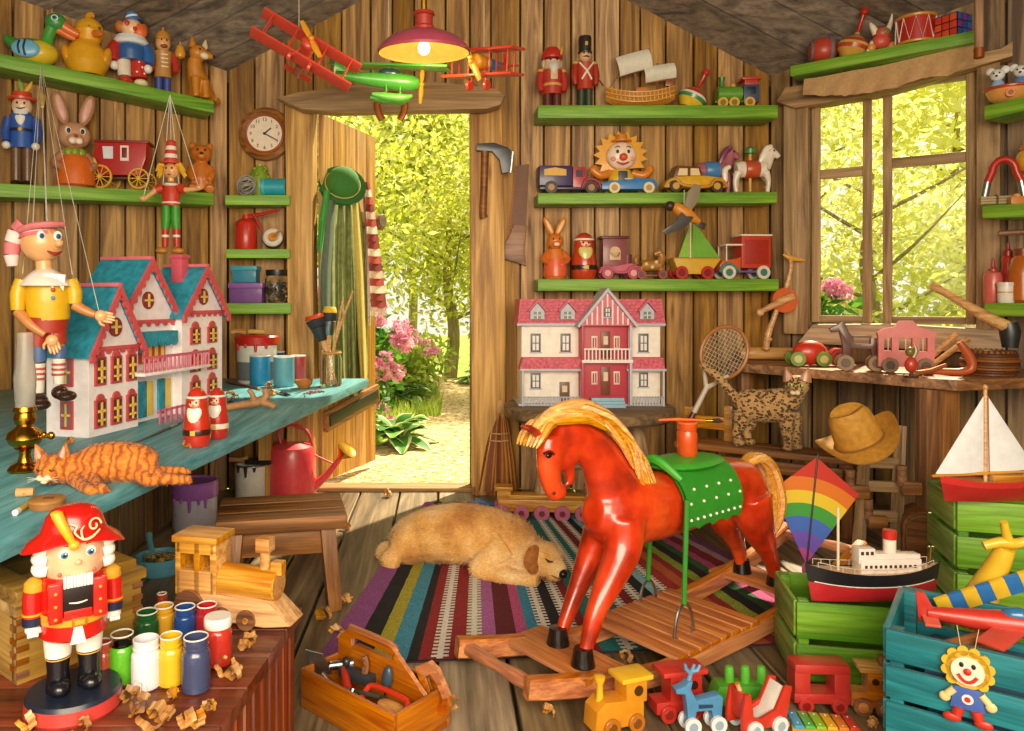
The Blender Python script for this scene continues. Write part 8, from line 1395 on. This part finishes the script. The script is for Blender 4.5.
ltk = kc+V((-.1, .02, 0)); t = T('wooden_log_toy', 'brown wooden toy roller lying inside the teal crate', 'toy', V((ltk.x-.03, ltk.y, k0.z-.07)), 20, u=ltk.y/F); t.p('roller', 'toy_wood_dark').cyl((-30, 0, 10), (34, 0, 12), 10, n=18); t.p('cap', 'toy_wood').cyl((34, 0, 12), (38, 0, 12), 11, n=18)
bk = T('crate_filling', 'dark blue box filling the bottom of the teal crate', 'box', V((kc.x, kc.y, .03)), KAN, u=1.); bk.p('body', C('#2a4a6a', .6)).box(0, 0, .1, cw-.16, cd-.1, .2, .01); bk.p('lid', C('#35587a', .6)).box(0, 0, .212, cw-.15, cd-.09, .02, .005)
# clown ornament on the crate front
cf = k0+ce*.165-cn*.012; cf.z = k0.z-.155; t = T('clown_ornament', 'flat wooden clown ornament hanging on the front of the teal crate', 'ornament', cf, KAN, u=cf.y/F)
b = t.p('hair', G_('#dcae2c', .5)); b.cyl((0, -1, 44), (0, -4, 44), 19, n=24); [b.cyl((18*math.cos(a), -1, 44+18*math.sin(a)), (18*math.cos(a), -4, 44+18*math.sin(a)), 5, n=12) for a in [k*PI/6-.3 for k in range(-1, 9)]]
b = t.p('face', G_('#efd9c6', .4)); b.cyl((0, -3, 43), (0, -6, 43), 14, n=28); b.m('#c92a22').ell(0, -7, 43, 3.4, 2, 3.4); b.tube([(-8, -6.4, 39), (-4, -6.6, 34), (0, -6.8, 32.6), (4, -6.6, 34), (8, -6.4, 39)], 1.6, 6, 3); b.m('#1c1a22').ell(-5, -6.4, 49, 2, .8, 2.6); b.ell(5, -6.4, 49, 2, .8, 2.6)
b = t.p('body', G_('#3f5fb0', .4)); b.prism([(-11, 26), (11, 26), (15, 4), (-15, 4)], -5, -1, 1.5); b.m('#e6e2da').cyl((0, -4.6, 15), (0, -5.8, 15), 5); b.m('#c92a22').cyl((0, -5.6, 15), (0, -6.4, 15), 2.6)
for s in (-1, 1):
    b = t.p('arm', G_('#e2c98a', .4)); b.tube([(s*11, -3, 22), (s*17, -3, 15)], [3.6, 3.6], 10); b.ell(s*19, -3, 12, 5, 2.4, 5); b = t.p('leg', G_('#c2301f', .4)); b.tube([(s*7, -3, 5), (s*9, -3, -3)], [5, 5], 10); b.ell(s*13, -3, -7, 8, 2.6, 4.6)
b = t.p('string', '#c9b89a'); b.tube([(-5, -2, 60), (-9, -2, 86)], .4, 5); b = t.p('string', '#c9b89a'); b.tube([(5, -2, 60), (9, -2, 86)], .4, 5)
# ---------------------------------------------------------------- window table
def wtab(name, lab, cat, px, py, rz=0, group=None): return T(name, lab, cat, G(px, py, TZ)+V((0, 0, .001)), rz, group)
t = wtab('wooden_roller', 'smooth wooden roller lying at the left end of the window table', 'roller', 768, 360, -8); b = t.p('body', 'toy_wood'); b.tube([(-27, 0, 6), (-20, 0, 6.4), (20, 0, 6.4), (27, 0, 6)], [5.4, 6.4, 6.4, 5.6], 18)
t = wtab('wooden_crane', 'tall wooden crane bird with an orange round body on the window table', 'toy bird', 769, 360.5, 0); tw = 'toy_wood'; t.p('leg', tw).tube([(-3, 0, 10), (-1, 0, 26), (4, 0, 40), (9, 0, 54)], [3, 3.4, 2.6, 2.4], 10, 3); b = t.p('foot', tw); b.ell(-3, 0, 12, 4, 4, 3); b.ell(-1, 0, 21, 4.4, 4.4, 2.6)
b = t.p('body', G_('#d0622a')); b.cyl((15, -3, 60), (15, 3, 60), 12.6, n=28); b = t.p('wing', tw); b.tube([(22, -4, 64), (8, -5, 58), (-10, -5, 49)], [4, 4, 2.4], 10, 2); b.ell(-11, -5, 48, 4, 3, 4)
t.p('neck', tw).tube([(17, 0, 72), (20, 0, 84), (22, 0, 94), (21, 0, 102)], [2.4, 2, 1.8, 2], 10, 3); b = t.p('beak', G_('#d8a23a')); b.tube([(14, 0, 106), (22, 0, 102), (36, 0, 100)], [.8, 3, .8], 10, 3); b.tube([(22, 0, 102), (16, 0, 112)], [1.4, .4], 6)
t = wtab('toy_tractor', 'red round backed toy tractor with green wheels on the window table', 'toy tractor', 812, 366, -10); b = t.p('body', G_('#c9361f')); b.ell(-2, 0, 13, 17, 9, 12.5); b.box(-2, 0, 7, 30, 12, 6, 1); b = t.p('cart', G_('#b52c22')); b.cyl((24, -7, 9), (24, 7, 9), 9, n=22); b.m('#7a1c16').cyl((24, -7.6, 9), (24, -6.6, 9), 5.4); wheels(t, (-16, 8), 10, 7.4, 4, G_('#6f8f34'), G_('#c9c27a'))
t = wtab('horse_cutout', 'dark brown cut out horse on tan wheels on the window table', 'pull toy', 861, 371, -16); b = t.p('body', G_('#5a3018')); b.prism([(-17, 9), (-11, 9), (-9, 22), (8, 22), (11, 8), (17, 8), (19, 30), (14, 33), (8, 33), (8, 27), (-7, 27), (-7, 33), (-11, 38), (-14, 46), (-18, 50), (-22, 46), (-29, 42), (-27, 38), (-20, 39), (-17, 26)], -3, 3, .6); b.prism([(-8, 33), (9, 33), (9, 35.4), (-8, 35)], -3, 3)
wheels(t, (-15, 13), 5, 8, 3.4, G_('#8a6a44'), G_('#5a4024'))
t = wtab('pink_caravan', 'pink cut out caravan with three windows on the window table', 'toy caravan', 906, 373, -18); PKC = G_('#cf6a66'); b = t.p('wall', PKC)
b.prism([(-25, 6), (24, 6), (24, 22), (-25, 22)], -3, 3); b.prism([(-25, 35), (24, 35), (26, 40), (14, 45), (10, 46), (6, 52), (-6, 52), (-10, 46), (-20, 44), (-26, 40)], -3, 3)
for x0_, x1_ in ((-25, -20), (-13, -7), (5, 11), (18, 24)): b.box((x0_+x1_)/2, 0, 28.5, x1_-x0_, 6, 13.4, 0)
for x in (-16.5, -1, 14): t.p('window_bar', '#d9b0a0').box(x, -3, 28, 1, 1, 13.4, .2)
wheels(t, (-15, 16), 5, 7.6, 3.4, G_('#7a5a3a'), G_('#4a3420'))
t = wtab('red_chick', 'small red and olive wooden bird before the pink caravan', 'toy bird', 911, 378, 0); b = t.p('body', G_('#c2402a')); b.ell(0, 0, 13, 6, 5.4, 8); t.p('head', G_('#7a6a2c')).ell(-1, 0, 26, 4.4, 4, 5); t.p('leg', '#4a2414').cyl((0, 0, 0), (0, 0, 7), 1.4); t.p('base', '#4a2414').box(0, 0, 1, 10, 8, 2, .3); t.p('tail', G_('#8a7a34')).tube([(2, 0, 20), (5, 0, 27), (3, 0, 34)], [2, 2.4, .6], 8, 2)
t = wtab('clamp', 'bent orange wooden clamp before the wicker basket', 'clamp', 957, 376, -10); OCL = G_('#b5552a'); b = t.p('bow', OCL); b.tube([(-32, 0, 5), (-14, 0, 4), (4, 0, 4), (13, 0, 8), (12, 0, 18), (6, 0, 28), (2, 0, 34)], [3.4, 3.6, 4, 4.4, 4.4, 4, 3], 12, 4)
for k, (x0_, z0_, x1_, z1_, lb) in enumerate(((-28, 6, 2, 36, 'pale wooden stick leaning over the orange clamp, the upper one'), (-20, 4, 12, 30, 'pale wooden stick leaning over the orange clamp, the lower one'))): t = wtab('wooden_stick', lb, 'stick', 957, 370-k, -10); t.p('shaft', tw).tube([(x0_, 4, z0_), (x1_, 4, z1_)], [2.6, 3.2], 8)
t = wtab('hand_drill', 'dark rusty hand drill lying right of the pink caravan', 'drill', 931, 377, -8); b = t.p('shaft', 'rust'); b.tube([(-14, 0, 3), (0, 0, 6), (14, 0, 12)], [3, 2.4, 2], 10); t.p('grip', 'toy_wood_dark').ell(-15, 0, 3.4, 5, 3.4, 3.4)
t = wtab('wicker_basket', 'dark round wicker basket at the right end of the window table', 'basket', 990, 375, 0); b = t.p('weave', C('#6a3a1c', .7, v=.3)); r = random.Random(2)
for k in range(9): z = 1.5+k*2.7; b.m(['#7a4420', '#55301a', '#8e5628'][k % 3]); b.torus((0, 0, z), 20+3.4*math.sin(PI*k/8)+(k % 2)*.8, 1.6, 'z', 36, 6)
b = t.p('stakes', C('#4a2814', .7)); [b.tube([(19.5*math.cos(a), 19.5*math.sin(a), 0), (23.6*math.cos(a), 23.6*math.sin(a), 12), (20.4*math.cos(a), 20.4*math.sin(a), 25)], 1.1, 5, 2) for a in [k*PI/14 for k in range(28)]]; t.p('base', '#3a2010').lathe([(0, 0), (20, 0), (20, 1.5), (0, 1.5)], n=28)
t = T('mallet', 'long handled wooden mallet leaning with its grey head over the basket', 'mallet', G(990, 380, TZ)+V((.12, .1, 0))); t.o.location = P(1010, 338, 3.5); b = t.p('handle', tw); b.tube([(-76, 6, 54), (-56, 4, 42), (-20, 2, 20), (-4, 0, 12)], [4.4, 4, 6, 6.6], 12, 3); b = t.p('head', 'iron'); b.tube([(-2, 0, 16), (0, 0, 6), (0, 0, -10)], [8, 9.5, 7], 14, 2)
# ---------------------------------------------------------------- racket, hat, kite, mailbox
t = T('tennis_racket', 'old wooden tennis racket leaning against the back wall by the bench', 'racket', P(683, 434, 4.12)); t.o.rotation_euler = (rad(-3), rad(28), 0); rk_ = 'toy_wood_dark'
b = t.p('grip', G_('#5a2a18', .5)); b.tube([(0, 0, 0), (0, 0, 24)], [3.2, 2.8], 10); b = t.p('shaft', C('#cfc2b0', .4)); b.tube([(0, 0, 24), (0, 0, 50), (0, 0, 56)], [2.8, 2.6, 2.8], 10); b.tube([(0, 0, 52), (-7, 0, 62), (-14, 0, 73)], [2.6, 2, 2], 8); b.tube([(0, 0, 52), (7, 0, 62), (14, 0, 73)], [2.6, 2, 2], 8)
b = t.p('head_frame', C('#b0713c', .35)); b.torus((0, 0, 92), 23, 2, 'y', 40, 8, sz=1.17); b = t.p('strings', '#d8cdb4')
for k in range(-6, 7):
    x = k*3.3; h_ = math.sqrt(max(0, 1-(x/22.5)**2))*26; b.tube([(x, 0, 92-h_), (x, 0, 92+h_)], .22, 4); z = k*4; w_ = math.sqrt(max(0, 1-(z/26.5)**2))*22.4; b.tube([(-w_, .3, 92+z), (w_, .3, 92+z)], .22, 4)
t = T('straw_hat', 'tan cowboy hat hanging on top of the peg ladder', 'hat', P(860, 442, 3.1), u=2.85/F); t.o.rotation_euler = (rad(14), rad(-26), rad(-10)); HT = C('#c08a30', .7, v=.18, sc=40)
b = t.p('crown', HT); vs = []; N = 36; pr = [(1., 0), (.98, 11), (.93, 25), (.86, 34), (.7, 39), (.4, 37), (.0, 34)]
for f, z in pr:
    for k in range(N): a = 2*PI*k/N; vs.append((25*f*math.cos(a), 21*f*math.sin(a)*(1-.16*(z > 25)*abs(math.cos(a))), z+(2.5 if f > .3 else 0)*abs(math.sin(a))*(z > 25)))
b.raw(vs, [(j*N+k, j*N+(k+1) % N, (j+1)*N+(k+1) % N, (j+1)*N+k) for j in range(len(pr)-1) for k in range(N)])
b = t.p('brim', HT); vs = []
for o in (0, 1.2):
    for f in (.95, 1.15, 1.35, 1.55, 1.7):
        for k in range(N): a = 2*PI*k/N; e_2 = (f-.95)/.75; vs.append((25*f*math.cos(a)*.98, 23*f*math.sin(a)*1.06, o+abs(math.cos(a))**3*e_2**1.7*17-abs(math.sin(a))*e_2*3.4))
b.raw(vs, [(o*5*N+j*N+k, o*5*N+j*N+(k+1) % N, o*5*N+(j+1)*N+(k+1) % N, o*5*N+(j+1)*N+k) for o in (0, 1) for j in range(4) for k in range(N)]); b.fix = False
b = t.p('band', C('#8a5a20', .7)); b.torus((0, 0, 3), 25.3, 1.4, 'z', 36, 6, sz=.84)
# kite: one rainbow pattern across a diamond
m, nt, p = mk('kite_rainbow'); tc = nd(nt, 'ShaderNodeTexCoord'); mp = nd(nt, 'ShaderNodeMapping'); KD = 3.02; ku = KD/F; nt.links.new(tc.outputs['Object'], mp.inputs[0]); mp.inputs['Location'].default_value = (6*ku, 0, -2*ku)
mp.inputs['Scale'].default_value = (1, 0, 1); ln = nd(nt, 'ShaderNodeVectorMath', operation='LENGTH'); nt.links.new(mp.outputs[0], ln.inputs[0]); mr = nd(nt, 'ShaderNodeMapRange'); mr.inputs[2].default_value = 115*ku; nt.links.new(ln.outputs['Value'], mr.inputs[0])
rp = nd(nt, 'ShaderNodeValToRGB'); rp.color_ramp.interpolation = 'CONSTANT'; el = rp.color_ramp.elements
st_ = [(0, '#b0489a'), (.14, '#6a50b8'), (.28, '#3f68c4'), (.41, '#3f9a3a'), (.52, '#e0c22c'), (.63, '#d8741f'), (.75, '#c2301f')]
while len(el) < len(st_): el.new(.5)
for k, (a, c) in enumerate(st_): el[k].position = a; el[k].color = (*lin(c), 1)
nt.links.new(mr.outputs[0], rp.inputs[0]); nt.links.new(rp.outputs[0], p.inputs['Base Color']); p.inputs['Roughness'].default_value = .6; MATS['kite_rainbow'] = m
t = T('rainbow_kite', 'diamond kite with rainbow arcs leaning against the peg ladder', 'kite', P(806, 566, KD)); t.o.rotation_euler = (rad(-6), 0, rad(0)); b = t.p('sail', 'kite_rainbow'); b.prism([(0, 2), (57, 70), (16, 107), (-31, 74)], -.5, .5)
t.p('spine', '#2a1c14').cyl((-1, -1.2, -6), (17, -1.2, 110), .9, n=6); t.p('cross_spar', '#3a2a1c').tube([(-31, 1.4, 74), (12, 2, 72), (57, 1.4, 70)], .9, 6); b = t.p('tail_ribbon', C('#b04a8a', .7)); b.tube([(-1, 0, 2), (-3, 0, -5), (1, 0, -12)], [2, 1.6, .4], 6, 3, flat=.3)
t = T('wooden_mailbox', 'round topped wooden box on the floor behind the toy steamship', 'box', G(920, 556)+V((0, 0, .001)), -24); pa_ = [(-16, 0), (16, 0), (16, 30)]+[(16*math.cos(rad(a)), 30+17*math.sin(rad(a))) for a in range(15, 166, 15)]+[(-16, 30)]
t.p('body', 'brown_wood').prism(pa_, -18, 26, .4); t.p('front_panel', 'toy_wood_dark').prism([(x*.86, 2+z*.9) for x, z in pa_], -19.4, -17.5); b = t.p('rim', 'brown_wood'); b.tube([(x, -18.5, z) for x, z in pa_], 1.6, 6, close=True)
# ---------------------------------------------------------------- short fur over the animals
for b_ in ALL: b_.done()
def fur(t, body, n, L, w, comb, seed, mat, lift=.45):
    dg = bpy.context.evaluated_depsgraph_get(); dg.update(); ob = body.o.evaluated_get(dg); me = ob.to_mesh(); r = random.Random(seed); comb = V(comb).normalized()
    P_, ws = [p for p in me.polygons], []; tot = 0
    for p in P_: tot += p.area; ws.append(tot)
    import bisect
    f = B('fur', mat, t.o, 1., props={'kind': 'stuff'}); vs, fs = [], []
    co_ = [v.co.copy() for v in me.vertices]
    for i in range(n):
        p = P_[min(len(P_)-1, bisect.bisect(ws, r.random()*tot))]; c = [co_[k] for k in p.vertices]; a, q = r.random(), r.random()
        pt = c[0].lerp(c[1], a).lerp(c[3 % len(c)].lerp(c[2], a), q); nn = p.normal
        d = (comb-nn*comb.dot(nn)); d = (d+V((r.gauss(0, .3), r.gauss(0, .3), r.gauss(0, .3)))).normalized(); d = (d*(1-lift)+nn*lift).normalized()
        s_ = d.cross(nn).normalized()*w*t.u; l = L*t.u*r.uniform(.6, 1.2); k = len(vs); pt = pt-nn*.3*t.u
        vs += [pt-s_, pt+s_, pt+d*l*.6+s_*.6, pt+d*l-nn*.12*l, pt+d*l*.6-s_*.6]; fs.append((k, k+1, k+2, k+3, k+4))
    ob.to_mesh_clear(); f.raw(vs, fs); f.fix = False; f.done()
fur(DG, DGB, 12000, 4.6, .5, (-1, -.1, -.55), 1, 'dog_fur', .2)
fur(OC, OCB, 6500, 3.6, .36, (1, -.2, -.4), 2, 'tabby_fur', .3)
fur(BC, BCB, 6500, 2.6, .3, (-.8, 0, -.8), 3, 'spot_fur', .25)
